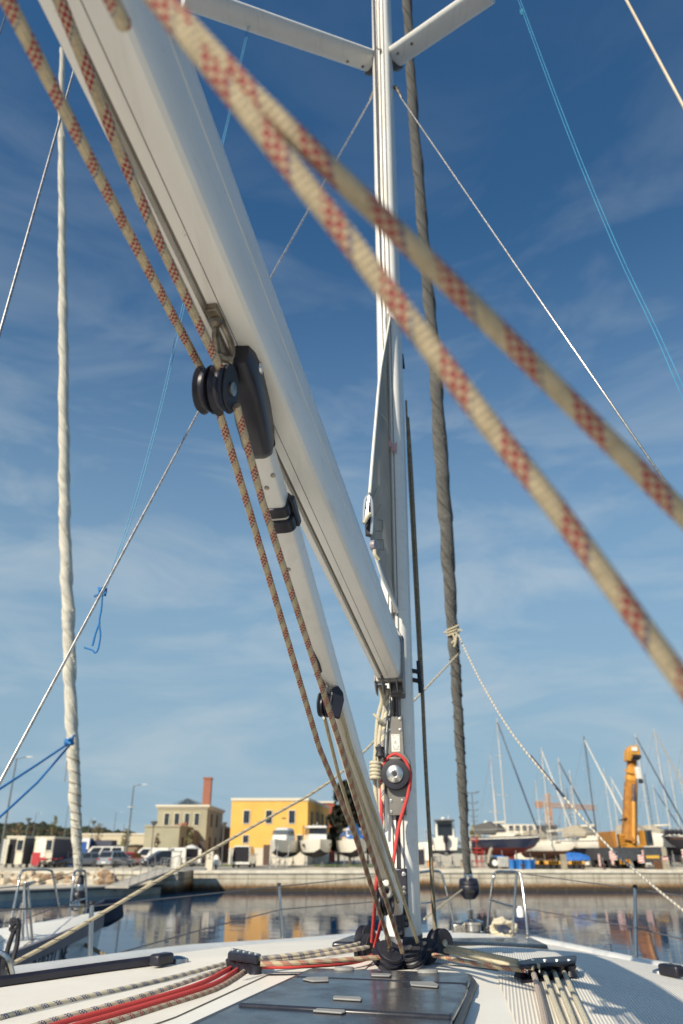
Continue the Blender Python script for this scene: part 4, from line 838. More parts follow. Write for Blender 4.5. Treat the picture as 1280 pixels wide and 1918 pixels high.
sailyacht('white sailboat with navy sail cover left of the crane rope', 1040, 98, rad(-42), 8.0, 2.9, HULLW, AFBR, (1046, 1420, 0), None, .9, 2.4, None, 1, (), DKB)
sailyacht('small cream sailboat tucked between the navy boat and its white neighbour', 1010, 104, rad(-45), 7.0, 2.4, HULLC, AFK, (1014, 1400, 0), None, .9, 2.3, CANV, 0, (), HULLW)
sailyacht('large white sailboat with dark mast and grey canopy nearest the crane', 1102, 91, rad(-48), 8.5, 3.2, HULLW, AFB, (1094, 1379, 0), NAVYH, 1.2, 2.75, CANV, 1, (), HULLW, MDK)
sailyacht('distant white sailboat between dark mast and crane', 1082, 125, rad(-45), 8.0, 2.6, HULLW, AFK, (1067, 1443, 0), None, 1.2, 3.0, None, 0, (), None)
sailyacht('distant white sailboat with thin mast left of the crane boom', 1160, 130, rad(-45), 8.0, 2.6, HULLW, AFK, (1145, 1455, 0), None, 1.2, 3.0, None, 0, (), HULLW)
sailyacht('white sailboat right of the crane cab', 1228, 98, rad(-48), 9.0, 3.0, HULLW, AFK, (1190, 1374, 0), None, 1.3, 3.2, CANV, 0, (), DKB)
sailyacht('white sailboat with tall mast behind the dark wooden boat', 1262, 108, rad(-45), 10, 3.1, HULLC, AFK, (1225, 1366, 0), None, 1.3, 3.3, CANV, 1, (), CANV)
sailyacht('far white sailboat at the right with slim mast', 1242, 130, rad(-45), 8, 2.6, HULLW, AFK, (1223, 1470, 0), None, 1.3, 3.0, None, 0, (), DKB)
sailyacht('dark wooden boat with black fenders at the right edge', 1278, 90, rad(150), 8.0, 3.2, M('hull_dark', (.03, .027, .035), .5, var=.2), AFK, (1285, 1360, 0), WOOD, 1.2, 3.0, None, 0, (), None)
sailyacht('small white sailboat far behind, just right of the mast', 800, 140, rad(-30), 7, 2.4, HULLW, AFK, (797, 1552, 0), None, 1.0, 2.6, None, 0, (), DKB)
for u, vt, Y, q_ in ((1003, 1462, 150, 'faint distant yacht with bare mast left of the tower crane'), (1062, 1476, 150, 'faint distant yacht with bare mast right of the tower crane'), (1131, 1440, 145, 'faint distant yacht right of the dark mast'), (1208, 1450, 140, 'faint distant yacht just right of the crane boom'), (1252, 1424, 140, 'faint distant yacht left of the rightmost mast'), (1272, 1440, 150, 'faint distant yacht at the far right edge')):
    sailyacht(q_, u, Y, rad(-48), 8, 2.6, HULLW if u % 2 else HULLC, AFK, (u, vt, 0), None, 1.2, 3.0, None, 0, (), None, MDK if u in (1208, 1062) else None, group='distant yachts on stands')
sailyacht('white sailboat bow on beside the small cream one', 1022, 94, rad(-62), 8.0, 2.7, HULLW, AFBR, (1020, 1500, 0), None, .9, 2.35, CANV, 0, (), None)
sailyacht('white sailboat between the brown bottomed and navy striped hulls', 1068, 95, rad(-58), 8.5, 2.8, HULLW, AFB, (1071, 1470, 0), None, .95, 2.5, None, 1, (), None)
for i, u in enumerate((1249, 1258, 1267, 1276)):
    p = at(u, 1559, 87.6); o = MB().lathe([(0, -.32), (.2, -.25), (.26, 0), (.2, .25), (0, .32)], Matrix.Translation(p), 12).build('boat_fender', BLK); tag(o, 'round black fender hung along the gunwale of the dark wooden boat', 'fender', 'black fenders on the dark wooden boat')
# ================================================================ mobile crane
CY = M('crane_yellow', (.55, .26, .035), .4, var=.12, scale=2); CYD = M('crane_ochre', (.36, .15, .02), .45, var=.2, scale=2); CDK = M('crane_dark', (.05, .055, .065), .5, var=.15, scale=2); STRW = M('sign_white', (0, 0, 0)); STRR = M('sign_red', (.5, .05, .03), .5)
Yc = 84.0; cr0 = P_(1182, Yc); t = thing('mobile_crane', 'yellow mobile crane with raised boom on a dark wheeled carrier', 'crane', cr0)
sc_ = lambda u, v: at(u, v, Yc)
def pbox(name, u0, v0, u1, v1, d0, d1, mat, par, bev=.03):
    a_, c = sc_(u0, v0), sc_(u1, v1); return MB().bb((a_.x, Yc + d0, c.z), (c.x, Yc + d1, a_.z)).build(name, mat, par, bev=bev)
pbox('carrier', 1136, 1588, 1236, 1612, -1.2, 9, CDK, t); fb = pbox('front_body', 1190, 1587, 1236, 1618, -2.4, -1.21, CDK, t, .06)
pbox('yellow_band', 1194, 1602.5, 1219, 1608, -2.44, -2.41, M('band_yellow', (.62, .38, .06), .5), fb, 0); pbox('number_plate', 1194, 1616, 1204, 1618.5, -2.44, -2.41, PLATE, fb, 0); pbox('mirror', 1221, 1588, 1232, 1604, -2.6, -2.42, CANV, fb)
def hatch_sign(name, u, v, w_, h_, d, par):
    c = sc_(u, v); b = MB(); b.bb((c.x - w_ / 2, Yc + d - .02, c.z - h_ / 2), (c.x + w_ / 2, Yc + d, c.z + h_ / 2)); o = b.build(name, MC['sign_white'] if 'sign_white' in MC else PWHT, par, smooth=0); s = MB(); n = max(2, int(h_ / w_ * 2 + 1))
    for i in range(n):
        z0 = c.z - h_ / 2 + h_ * i / n; hh = h_ / n * .5; 
        s.quad((c.x - w_ / 2, Yc + d - .024, z0 + hh * .9), (c.x - w_ / 2, Yc + d - .024, z0), (c.x + w_ / 2, Yc + d - .024, min(z0 + hh, c.z + h_ / 2)), (c.x + w_ / 2, Yc + d - .024, min(z0 + hh * 1.9, c.z + h_ / 2)))
    s.build('red_stripes', STRR, o, smooth=0); return o
hatch_sign('warning_panel', 1185, 1609, .6, .7, -2.45, t); hatch_sign('warning_panel', 1229, 1610, .6, .6, -2.45, t); hatch_sign('marker_bar', 1188, 1598, .16, .55, -2.46, t); hatch_sign('warning_panel', 1141, 1603, .72, .75, -1.3, t)
for x in (1142, 1156, 1170, 1198, 1228):
    for dy in (0, 6): MB().lathe([(.2, -.2), (.55, -.2), (.6, 0), (.55, .2), (.2, .2)], Matrix.Translation((sc_(x, 1600).x, Yc - .2 + dy, G + .6)) @ Matrix.Rotation(PI / 2, 4, 'Y'), 16).build('wheel', RUB, t)
for i, u in enumerate((1153, 1159, 1164, 1169)): pbox('outrigger_pad', u, 1610, u + 3, 1619, -1.5, -1.21, CY, t, .02)
sup = pbox('superstructure', 1147, 1557, 1160, 1588, 0, 5, CYD, t); pbox('ladder_panel', 1160, 1562, 1172, 1587, -.3, 4, CY, t)
for v in (1566, 1571, 1576, 1581): pbox('ladder_step', 1161, v, 1172, v + 1.5, -.4, -.31, CYD, sup, 0)
pbox('silver_tank', 1153, 1558, 1158, 1586, -.2, -.01, GREYL, t)
a_ = [sc_(u, v) for u, v in ((1171, 1556), (1174, 1560), (1177, 1572), (1186, 1582), (1204, 1584), (1204, 1588), (1170, 1588))]
MB().prism([(p.x, p.z) for p in a_], Matrix.Translation((0, Yc - .1, 0)) @ Matrix.Rotation(PI / 2, 4, 'X'), -.6, .2).build('boom_cradle', CY, t, bev=.03)
b = MB(); q_ = [sc_(u, v) for u, v in ((1202, 1556), (1214, 1555), (1219, 1584), (1206, 1585))]; b.prism([(p.x, p.z) for p in q_], Matrix.Translation((0, Yc - 1, 0)) @ Matrix.Rotation(PI / 2, 4, 'X'), -1.6, 0); cab = b.build('cab', CDK, t, bev=.05)
b = MB(); q_ = [sc_(u, v) for u, v in ((1204.5, 1558), (1213, 1557.5), (1217, 1578), (1208, 1579))]; b.prism([(p.x, p.z) for p in q_], Matrix.Translation((0, Yc - 1.02, 0)) @ Matrix.Rotation(PI / 2, 4, 'X'), 0, .02); b.build('cab_window', GLASS, cab, smooth=0)
pbox('cab_edge', 1200, 1556, 1202.5, 1585, -1.1, .5, CY, t)
def boom_sec(u0, v0, u1, v1, w0, w1, mat, name, par, d=.0, Yt=2.0):
    a_, c = at(u0, v0, Yc + d), at(u1, v1, Yc + d + Yt); dd = (c - a_).normalized(); x = V((1, 0, 0)); y = dd.cross(x).normalized(); x = y.cross(dd)
    return MB().loft([[p + x * sx2 * w_ + y * sy2 * w_ * 1.1 for sx2, sy2 in ((-.5, -.3), (-.3, -.5), (.3, -.5), (.5, -.3), (.5, .4), (.3, .5), (-.3, .5), (-.5, .4))] for p, w_ in ((a_, w0), (c, w1))]).build(name, mat, par, bev=.02)
boom_sec(1179, 1580, 1182.5, 1466, 1.36, 1.20, CYD, 'boom_base', t); boom_sec(1182.3, 1472, 1184, 1440, 1.06, 1.02, CY, 'boom_stage', t, 1.9, .5); boom_sec(1183.8, 1447, 1185, 1408, .92, .9, CYD, 'boom_stage', t, 2.3, .5)
b = MB(); q_ = [at(u, v, Yc + 1.8) for u, v in ((1174, 1425), (1175, 1405), (1181, 1397), (1194, 1396), (1199, 1408), (1200, 1421), (1190, 1426))]; b.prism([(p.x, p.z) for p in q_], Matrix.Translation((0, Yc + 1.8, 0)) @ Matrix.Rotation(PI / 2, 4, 'X'), -1.0, .2); hd = b.build('boom_head', CY, t, bev=.04)
q_ = at(1189, 1403, Yc + 1.55); MB().box(q_, (.62, .1, .45)).build('head_plate', PWHT, hd); q_ = at(1191, 1419, Yc + 1.5)
for i in range(7): MB().box(q_ + V((random.uniform(-.5, .5), random.uniform(-.2, .2), random.uniform(-.25, .2))), (.35, .25, .28), random.random()).build('head_gear', BLKM, hd)
for v in (1446, 1460, 1480): q_ = at(1178, v, Yc + .9 + (1580 - v) * .006); MB().tube(cr([q_ + V((-.45, 0, .25)), q_ + V((0, -.25, -.12)), q_ + V((.5, -.2, -.2))], 4), .07, 6).build('boom_collar', CY, t)
q_ = at(1196, 1448, Yc + 1.2); MB().box(q_, (.42, .5, 1.25), .2).build('hook_block', PWHT, t, bev=.05); MB().box(q_ + V((.16, .05, -.85)), (.4, .4, .4)).build('hook', BLKM, t, bev=.05)
MB().tube([at(1188, 1580, Yc - .5), at(1187.5, 1502, Yc - .2)], .21, 10).build('lift_cylinder', CY, t); MB().tube([at(1187.5, 1502, Yc - .2), at(1187.8, 1470, Yc)], .16, 10).build('cylinder_rod', M('rod_dark', (.05, .05, .07), .3, .6), t)
MB().tube([sc_(1168, 1533), sc_(1172, 1530)], .12, 6).build('side_bracket', CYD, t); MB().tube([sc_(1160, 1537), sc_(1176, 1534)], .06, 6).build('side_bar', BLKM, t)
# free standing warning bars on the quay
GB_ = 'red and white striped warning bars'
for u, v, w_, h_, q_ in ((1106, 1611, .2, 1.1, 'striped warning bar left of the crane, farthest left'), (1129, 1606, .25, 1.3, 'striped warning bar just left of the crane carrier'), (1262, 1600, .75, .85, 'square striped warning panel right of the crane'), (1278, 1603, .25, 1.2, 'striped warning bar at the right edge of the frame')):
    c = at(u, v, 81); t = thing('warning_bar', q_, 'warning sign', (c.x, 81, G), 0, GB_); hatch_sign('panel', u, v, w_, h_, 81 - Yc, t); MB().tube([(c.x, 81.05, G), (c.x, 81.05, c.z)], .04, 5).build('post', GREY, t)
# ================================================================ tower crane far behind
Yt = 260.0; TO = M('tower_orange', (.44, .25, .14), .7); b0 = at(1036, 1590, Yt); tt = thing('tower_crane', 'orange tower crane with horizontal jib beyond the boats', 'crane', (b0.x, Yt, G))
def lattice(name, p0, p1, w_, n, par, mat, r=.09):
    b = MB(); d = (p1 - p0).normalized(); x = V((0, 1, 0)); y = d.cross(x).normalized()
    C = [[lerp(p0, p1, i / n) + x * a_ * w_ / 2 + y * c * w_ / 2 for a_, c in ((-1, -1), (1, -1), (1, 1), (-1, 1))] for i in range(n + 1)]
    for k in range(4): b.tube([C[0][k], C[n][k]], r, 4)
    for i in range(n):
        for k in range(4): b.tube([C[i][k], C[i + 1][(k + 1) % 4]], r * .7, 3, cap=False); b.tube([C[i][k], C[i][(k + 1) % 4]], r * .7, 3, cap=False)
    return b.build(name, mat, par)
lattice('mast', at(1032, 1592, Yt), at(1027.5, 1512, Yt), 1.7, 10, tt, TO, .16); lattice('tower_top', at(1027.5, 1512, Yt), at(1025.5, 1486, Yt), 1.1, 4, tt, TO, .14)
lattice('jib', at(1027, 1508, Yt), at(1116, 1514, Yt), 1.2, 16, tt, TO, .12); lattice('counter_jib', at(1027, 1508, Yt), at(1004, 1505, Yt), 1.2, 4, tt, TO, .14)
q_ = at(1009, 1508, Yt); MB().box(q_, (1.8, 1.4, 1.9)).build('counterweight', M('weight_rust', (.33, .17, .11), .8), tt); q_ = at(1029, 1521, Yt); MB().box(q_, (1.5, 1.6, 2)).build('operator_cab', TO, tt, bev=.1)
b = MB()
for a_, c in (((1025.5, 1487), (1007, 1504)), ((1025.5, 1487), (1060, 1509)), ((1025.5, 1487), (1092, 1512))): b.tube([at(*a_, Yt), at(*c, Yt)], .06, 3)
b.build('tie_rods', TO, tt)
# ================================================================ trailers, drums and clutter on the right quay
BLU = M('machine_blue', (.02, .14, .42), .45, var=.15, scale=3); ORG = M('trailer_orange', (.50, .14, .03), .5, var=.2); YLW = M('trailer_yellow', (.60, .34, .06), .5)
q = P_(926, 84); t = thing('tractor', 'blue yard tractor with big pale rimmed wheel below the navy sailboat', 'tractor', q)
MB().bb((q[0] - .1, 83.4, G + .5), (q[0] + 1.0, 84.6, G + 1.2)).build('bonnet', BLU, t, bev=.1)
for x, r in ((-.1, .55), (1.0, .4)):
    for y in (83.3, 84.7):
        w_ = MB().lathe([(.1, -.15), (r, -.14), (r + .02, 0), (r, .14), (.1, .15)], Matrix.Translation((q[0] + x, y, G + r)) @ Matrix.Rotation(PI / 2, 4, 'X'), 18).build('wheel', RUB, t); MB().lathe([(0, -.17), (r * .5, -.17), (r * .5, .17), (0, .17)], Matrix.Translation((q[0] + x, y, G + r)) @ Matrix.Rotation(PI / 2, 4, 'X'), 12).build('rim', PLATE, w_)
MB().tube([(q[0] - .6, 84, G + .5), (q[0] - .3, 84, G + 1.7), (q[0] - .1, 84, G + 1.9)], .18, 6).build('seat_back', CANV, t)
q = P_(943, 83); o = thing('grey_tank', 'pale grey ribbed tank between the tractor and the blue drums', 'tank', q); MB().bb((q[0] - .55, 82.6, G + .15), (q[0] + .55, 83.5, G + 1.1)).build('body', GREYL, o, bev=.08)
for k in range(4): MB().bb((q[0] - .45 + .27 * k, 82.56, G + .2), (q[0] - .38 + .27 * k, 82.602, G + 1.05)).build('rib', GREY, o)
for i, u in enumerate((959, 967, 975, 983, 991, 997)):
    q = P_(u, 81.5 + (i % 2) * .4); o = MB().lathe([(.0, 0), (.29, 0), (.30, .05), (.28, .1), (.29, .3), (.27, .32), (.29, .34), (.29, .6), (.27, .62), (.29, .64), (.29, .85), (0, .86)], Matrix.Translation(q), 16).build('blue_drum', BLU); tag(o, 'blue plastic drum in the row at the quay edge under the navy sailboat', 'drum', 'blue drums in a row')
def trailer(label, u0, u1, Y, mat, n):
    a_, c = P_(u0, Y), P_(u1, Y); t = thing('flat_trailer', label, 'trailer', ((a_[0] + c[0]) / 2, Y, G), 0, 'low flat trailers')
    MB().bb((a_[0], Y - .6, G + .42), (c[0], Y + .8, G + .58)).build('frame', mat, t, bev=.03)
    for i in range(n): x = lerp(a_[0] + .2, c[0] - .2, (i + .5) / n); MB().bb((x - .26, Y - .64, G + .44), (x + .26, Y - .6, G + .74)).build('side_board', YLW, t, bev=.02)
    for f in (.15, .5, .85):
        for y in (Y - .5, Y + .7): MB().lathe([(.05, -.1), (.22, -.1), (.24, 0), (.22, .1), (.05, .1)], Matrix.Translation((lerp(a_[0], c[0], f), y, G + .24)) @ Matrix.Rotation(PI / 2, 4, 'X'), 12).build('wheel', RUB, t)
trailer('rusty orange trailer left of the concrete pillar', 1001, 1022, 82, ORG, 3); trailer('low yellow sided trailer just left of the concrete pillar', 1018, 1050, 81.5, ORG, 5); trailer('low yellow sided trailer right of the concrete pillar', 1061, 1093, 81.5, ORG, 5)
q = P_(1080, 84); t = thing('covered_dinghy', 'dinghy under a bright blue tarpaulin behind the yellow sided trailer', 'dinghy', q)
MB().loft([[V((q[0] + x, 84 + y * w_, G + z)) for y, z in ((-.75, .75), (-.6, 1.1), (0, 1.1 + h_), (.6, 1.1), (.75, .75))] for x, w_, h_ in ((-1.5, .8, .1), (-.6, 1, .45), (.5, 1, .35), (1.3, .7, .1))]).build('tarpaulin', TARPB, t, bev=.04); MB().bb((q[0] - 1.3, 83.5, G + .3), (q[0] + 1.2, 84.5, G + .75)).build('hull', HULLW, t, bev=.1)
q = P_(1063, 84.5); t = thing('covered_dinghy', 'low dinghy under a pale blue sheet left of the bright tarpaulin', 'dinghy', q)
MB().loft([[V((q[0] + x, 84.5 + y * w_, G + z)) for y, z in ((-.6, .8), (0, 1.1 + h_), (.6, .8))] for x, w_, h_ in ((-.6, .8, .1), (0, 1, .25), (.7, .8, .05))]).build('tarpaulin', M('tarp_pale', (.08, .30, .50), .6), t); MB().bb((q[0] - .6, 84.1, G + .3), (q[0] + .7, 84.9, G + .8)).build('hull', HULLW, t, bev=.1)
q = P_(1056, 76.2); o = MB().bb((q[0] - .25, 75.9, G), (q[0] + .25, 76.4, G + 1.35)).build('concrete_pillar', M('pillar', (.30, .26, .19), .9, var=.2, scale=2), bev=.03); tag(o, 'square concrete pillar at the quay edge', 'pillar')
for i, (u, lab) in enumerate(((979, 'small iron bollard behind the pulpit rail'), (1090, 'small iron bollard right of the concrete pillar'), (1131, 'small iron bollard below the crane carrier'))):
    q = P_(u, 76.4); o = MB().lathe([(.16, 0), (.13, .1), (.11, .3), (.22, .42), (.2, .52), (0, .55)], Matrix.Translation(q), 14).build('bollard', M('iron', (.06, .035, .03), .7)); tag(o, lab, 'bollard', 'bollards on the quay edge')
# red scaffold frames right of the grey sail
q0 = P_(900, 92); t = thing('red_scaffold', 'red and white steel frame standing left of the navy sailboat', 'scaffold', q0)
RSC = M('scaffold_red', (.40, .05, .04), .6)
for x in (-.9, -.3, .3, .9):
    for y in (0, 1.2): MB().tube([(q0[0] + x, 92 + y, G), (q0[0] + x, 92 + y, G + 3.0)], .05, 5).build('upright', GREYL if x in (-.9, .9) else RSC, t)
for z in (.6, 1.5, 1.9, 2.7, 2.95):
    MB().tube([(q0[0] - .95, 92 - .03, G + z), (q0[0] + .95, 92 - .03, G + z)], .06, 5).build('crossbar', RSC, t)
q0 = P_(797, 88); t = thing('machine_cab', 'white box machine with an orange wheel at the mast edge', 'machine', q0)
MB().bb((q0[0] - .1, 87.5, G + .7), (q0[0] + .6, 88.6, G + 2.1)).build('body', PWHT, t, bev=.05); MB().bb((q0[0] - .9, 87.6, G + .3), (q0[0] - .11, 88.5, G + 1.8)).build('engine', BLKM, t, bev=.1)
w_ = MB().lathe([(.05, -.1), (.34, -.1), (.36, 0), (.34, .1), (.05, .1)], Matrix.Translation((q0[0] + .5, 87.35, G + .38)) @ Matrix.Rotation(PI / 2, 4, 'X'), 16).build('wheel', M('wheel_orange', (.60, .22, .03), .5), t)
# rope line of small jack stands, crates
for i, (u, Y, c_) in enumerate(((870, 88, GREY), (1232, 80, CYD), (1246, 80, GREY), (1212, 96, GREY))):
    q = P_(u, Y); t = thing('timber_stack', ('grey timber stack right of the stern view motor boat', 'ochre timber post right of the crane carrier', 'grey timber stack at far right below the hull', 'grey timber stack behind the crane cab')[i], 'timber', q)
    for k in range(4): MB().box((q[0], Y, G + .11 + .2 * k), (.7, .4, .18), .08 * k).build('beam', WOOD if i == 1 else CANV, t, bev=.01)
# ================================================================ our yacht: hull, deck, fittings
HD = rad(11.0); ax = V((math.sin(HD), math.cos(HD), 0)); bx_ = V((math.cos(HD), -math.sin(HD), 0)); P0 = V((.2465, 3.38, 0))
def B(s, t, z): q = P0 + ax * s + bx_ * t; return V((q.x, q.y, z))
WT = [(-4.5, 1.9), (-2, 1.88), (0, 1.80), (1.8, 1.66), (3.1, 1.34), (4.5, .90), (5.5, .50), (6.1, .20), (6.4, .05)]
ET = [(-4.5, -.50), (-1, -.52), (0, -.55), (1.8, -.63), (3.1, -.70), (4.5, -.75), (5.5, -.78), (6.4, -.80)]
CT = [(-4.5, -.42), (-1.2, -.395), (0, -.375), (1, -.42), (2, -.50), (3.1, -.60), (4.5, -.69), (5.5, -.75), (6.4, -.79)]
def zd(s, t):
    w_ = interp(s, WT); k = min(1, abs(t) / max(w_, .01)); return CZ + lerp(interp(s, CT), interp(s, ET), k * k) - .022 * t
def D(s, t, h=0): return B(s, t, zd(s, t) + h)
def st(p): d = p - P0; return d.x * ax.x + d.y * ax.y, d.x * bx_.x + d.y * bx_.y
def onD(u, v, h=0, it=14):
    z = CZ - .5
    for _ in range(it):
        p = gp(u, v, z); s, t = st(p); z = zd(s, t) + h
    return gp(u, v, z)
def deck_mat():
    m = bpy.data.materials.new('deck_gelcoat'); m.use_nodes = True; t = NT(m)
    c = t.mix(t.ramp(t.noise(3, 5), .35, .75), (.86, .83, .75), (.81, .775, .69))
    c = t.mix(t.math('MULTIPLY', t.ramp(t.noise(26, 4), .62, .75), .18), c, (.45, .40, .32))
    t.l(c, t.b.inputs['Base Color']); t.b.inputs['Roughness'].default_value = .38; return m
def tread_mat():
    m = bpy.data.materials.new('deck_nonskid'); m.use_nodes = True; t = NT(m); u, l = t.uv()
    c = t.mix(t.ramp(t.noise(4, 5), .35, .75), (.86, .825, .74), (.79, .75, .66))
    c = t.mix(t.math('MULTIPLY', t.ramp(t.noise(40, 4), .6, .75), .2), c, (.42, .38, .30))
    rib = t.math('SINE', t.math('MULTIPLY', u, 2 * PI / .0105)); dm = t.math('MULTIPLY', rib, t.math('SINE', t.math('MULTIPLY', l, 2 * PI / .0105)))
    side = t.math('GREATER_THAN', u, .12); h = t.math('ADD', t.math('MULTIPLY', side, rib), t.math('MULTIPLY', t.math('SUBTRACT', 1.0, side), dm))
    c2 = t.mix(t.math('MULTIPLY', t.math('LESS_THAN', h, -.35), .35), c, (.36, .32, .25))
    t.l(c2, t.b.inputs['Base Color']); t.b.inputs['Roughness'].default_value = .6; t.bump(h, .55, .0022); return m
DECK = deck_mat(); TREAD = tread_mat()
Y_ = thing('sailing_yacht', 'white yacht in the foreground seen from its own cabin top towards the bow', 'yacht', tuple(B(0, 0, 0)), 0)
# hull
b = MB(); SS = [-4.5 + 10.9 * i / 44 for i in range(45)]; rings = []
for s in SS:
    w_ = interp(s, WT); q = min(1, (s + 4.5) / 10.9); hb = w_ * lerp(.92, .55, q ** 3)
    ring = []
    for t, z in ((-w_, None), (-lerp(w_, hb, .5), CZ * .55), (-hb * .9, .12), (-hb * .5, -.45), (0, -.7), (hb * .5, -.45), (hb * .9, .12), (lerp(w_, hb, .5), CZ * .55), (w_, None)):
        ring.append(B(s, t, zd(s, t) - .004 if z is None else z))
    rings.append(ring)
b.loft(rings, closed=False, cap=False); b.build('hull', WHITE, Y_, smooth=60)
b = MB(); rings = []; nn_ = 26
for s in SS:
    w_ = interp(s, WT); rings.append([D(s, w_ * (2 * j / nn_ - 1)) for j in range(nn_ + 1)])
b.loft(rings, closed=False, cap=False); b.build('deck', DECK, Y_, smooth=60)
def deck_sheet(name, fs, s0, s1, mat, h, n=40, m=14, par=Y_):
    """fs(s) -> (t0, t1)"""
    b = MB(); vs = []; fc = []; uv = []
    for i in range(n + 1):
        s = lerp(s0, s1, i / n); t0, t1 = fs(s)
        for j in range(m + 1): t = lerp(t0, t1, j / m); vs.append((D(s, t, h), (t, s)))
    for i in range(n):
        for j in range(m):
            q = [i * (m + 1) + j, i * (m + 1) + j + 1, (i + 1) * (m + 1) + j + 1, (i + 1) * (m + 1) + j]; fc.append(q); uv.append([vs[k][1] for k in q])
    b.add([v[0] for v in vs], fc, 0, uv); return b.build(name, mat, par, smooth=60)
hatch_edge = lambda s: interp(s, [(-2, .55), (-1.2, .36), (-.42, .30), (-.2, .30)])
deck_sheet('tread_panel', lambda s: (hatch_edge(s) + .06 if s < -.14 else .06, max(.08, interp(s, WT) - .20)), -4.3, 4.2, TREAD, .004, 150)
deck_sheet('tread_panel', lambda s: (-max(.12, interp(s, WT) - .34), -hatch_edge(s) - .10 if s < -.48 else -.10), -4.3, 4.2, TREAD, .004, 150)
# raised moulding along the port edge, with its seam
b = MB(); rings = []
for i in range(50):
    s = lerp(-4.4, 4.6, i / 49); w_ = interp(s, WT)
    rings.append([D(s, -w_ + .002, -.01), D(s, -w_ + .01, .035), D(s, -w_ + .06, .05), D(s, -w_ + .15, .042), D(s, -w_ + .2, .012), D(s, -w_ + .215, -.004)])
b.loft(rings, closed=False, cap=False); b.build('bulwark_moulding', WHITE, Y_, smooth=70)
b = MB(); rings = []
for i in range(50):
    s = lerp(-4.4, 5.0, i / 49); w_ = interp(s, WT)
    rings.append([D(s, w_ - .002, -.01), D(s, w_ - .01, .03), D(s, w_ - .05, .04), D(s, w_ - .12, .03), D(s, w_ - .15, .006), D(s, w_ - .16, -.004)])
b.loft(rings, closed=False, cap=False); b.build('bulwark_moulding', WHITE, Y_, smooth=70)
SEAM = M('seam', (.12, .11, .10), .8)
b = MB(); b.tube([D(lerp(-4, 2.6, i / 30), -interp(lerp(-4, 2.6, i / 30), WT) + .285, .002) for i in range(31)], .0028, 5); b.build('deck_seam', SEAM, Y_)
# genoa tracks
b = MB(); q_s, q_t = st(onD(-60, 1850)); pts = [D(q_s - 2.2, q_t * interp(q_s - 2.2, WT) / interp(q_s, WT), .02), D(q_s - 1.0, q_t * interp(q_s - 1, WT) / interp(q_s, WT), .02)] + [onD(u, v, .02) for u, v in ((-60, 1850), (0, 1840), (100, 1826), (200, 1812), (308, 1798))]
b.tube(pts, .019, 6, sq=1.0); 
gt = b.build('genoa_track', BLK, Y_, smooth=30); b = MB(); b.box(onD(303, 1797, .03), (.05, .09, .04), -.5); b.build('track_end_stop', BLK, gt, bev=.01)
q_s, q_t = st(onD(1258, 1820)); pts = [D(q_s - k * .4, q_t * interp(q_s - k * .4, WT) / interp(q_s, WT), .02) for k in range(11)]
b = MB(); b.tube(pts, .018, 6); g2 = b.build('genoa_track', BLK, Y_, smooth=30); b = MB(); b.box(onD(1258, 1818, .03), (.05, .10, .045), .5); b.build('track_end_stop', BLK, g2, bev=.01)
for u, v in ((331, 1800), (1243, 1822)):
    p = onD(u, v, .012); b = MB(); b.lathe([(.0, -.01), (.05, -.008), (.045, .008), (.02, .016), (0, .018)], Matrix.Translation(p) @ Matrix.Scale(.6, 4, (0, 1, 0)), 14); b.build('deck_eye', STEEL, Y_)
# port genoa car + block at the frame edge
gc = thing('genoa_car_block', 'black sheet block on its car at the left edge, holding the long cream sheet', 'pulley block', tuple(onD(-5, 1838)))
p = at(-2, 1818, 3.45)
b = MB(); b.lathe([(.0, -.022), (.06, -.02), (.065, -.012), (.05, 0), (.065, .012), (.06, .02), (0, .022)], fr(p, (1, .15, .2)), 18); b.build('sheave', BLK, gc)
b = MB(); b.box(p + V((0, 0, -.07)), (.16, .10, .05), .5); b.build('car', BLK, gc, bev=.012)
b = MB(); b.tube(cr([p + V((-.06, -.03, -.05)), p + V((-.03, -.05, .06)), p + V((.04, -.05, .05)), p + V((.08, -.02, -.05))], 4), .012, 6); b.build('cheek_strap', STEEL, gc)
# stanchions and lifelines
def stan(u0, v0, u1, v1, Y, r=.013, brace=None):
    a_, c = at(u0, v0, Y), at(u1, v1, Y + .03)
    b = MB(); b.tube([a_, lerp(a_, c, .5), c], [r, r, r * .85], 10); o = b.build('stanchion', STEEL, Y_)
    b = MB(); b.lathe([(.035, -.02), (.03, .0), (r * 1.4, .03), (r * 1.2, .06)], Matrix.Translation(a_), 12); b.build('stanchion_foot', STEELD, o)
    b = MB(); b.lathe([(r * .8, -.012), (r * 1.25, -.004), (r * 1.1, .01), (0, .014)], Matrix.Translation(c), 10); b.build('stanchion_cap', BLKM, o)
    return c
c1 = stan(168, 1818, 172, 1692, 4.6, .014); c2 = stan(530, 1772, 523, 1657, 6.9, .013); c3 = stan(1192, 1808, 1190, 1661, 6.1, .014)
b = MB(); b.tube([lerp(at(168, 1818, 4.6), c1, .02), lerp(at(168, 1818, 4.6), c1, .9) + V((.002, .01, 0))], [.02, .004], 6, sq=.4); b.build('stanchion_gusset', STEEL, Y_)
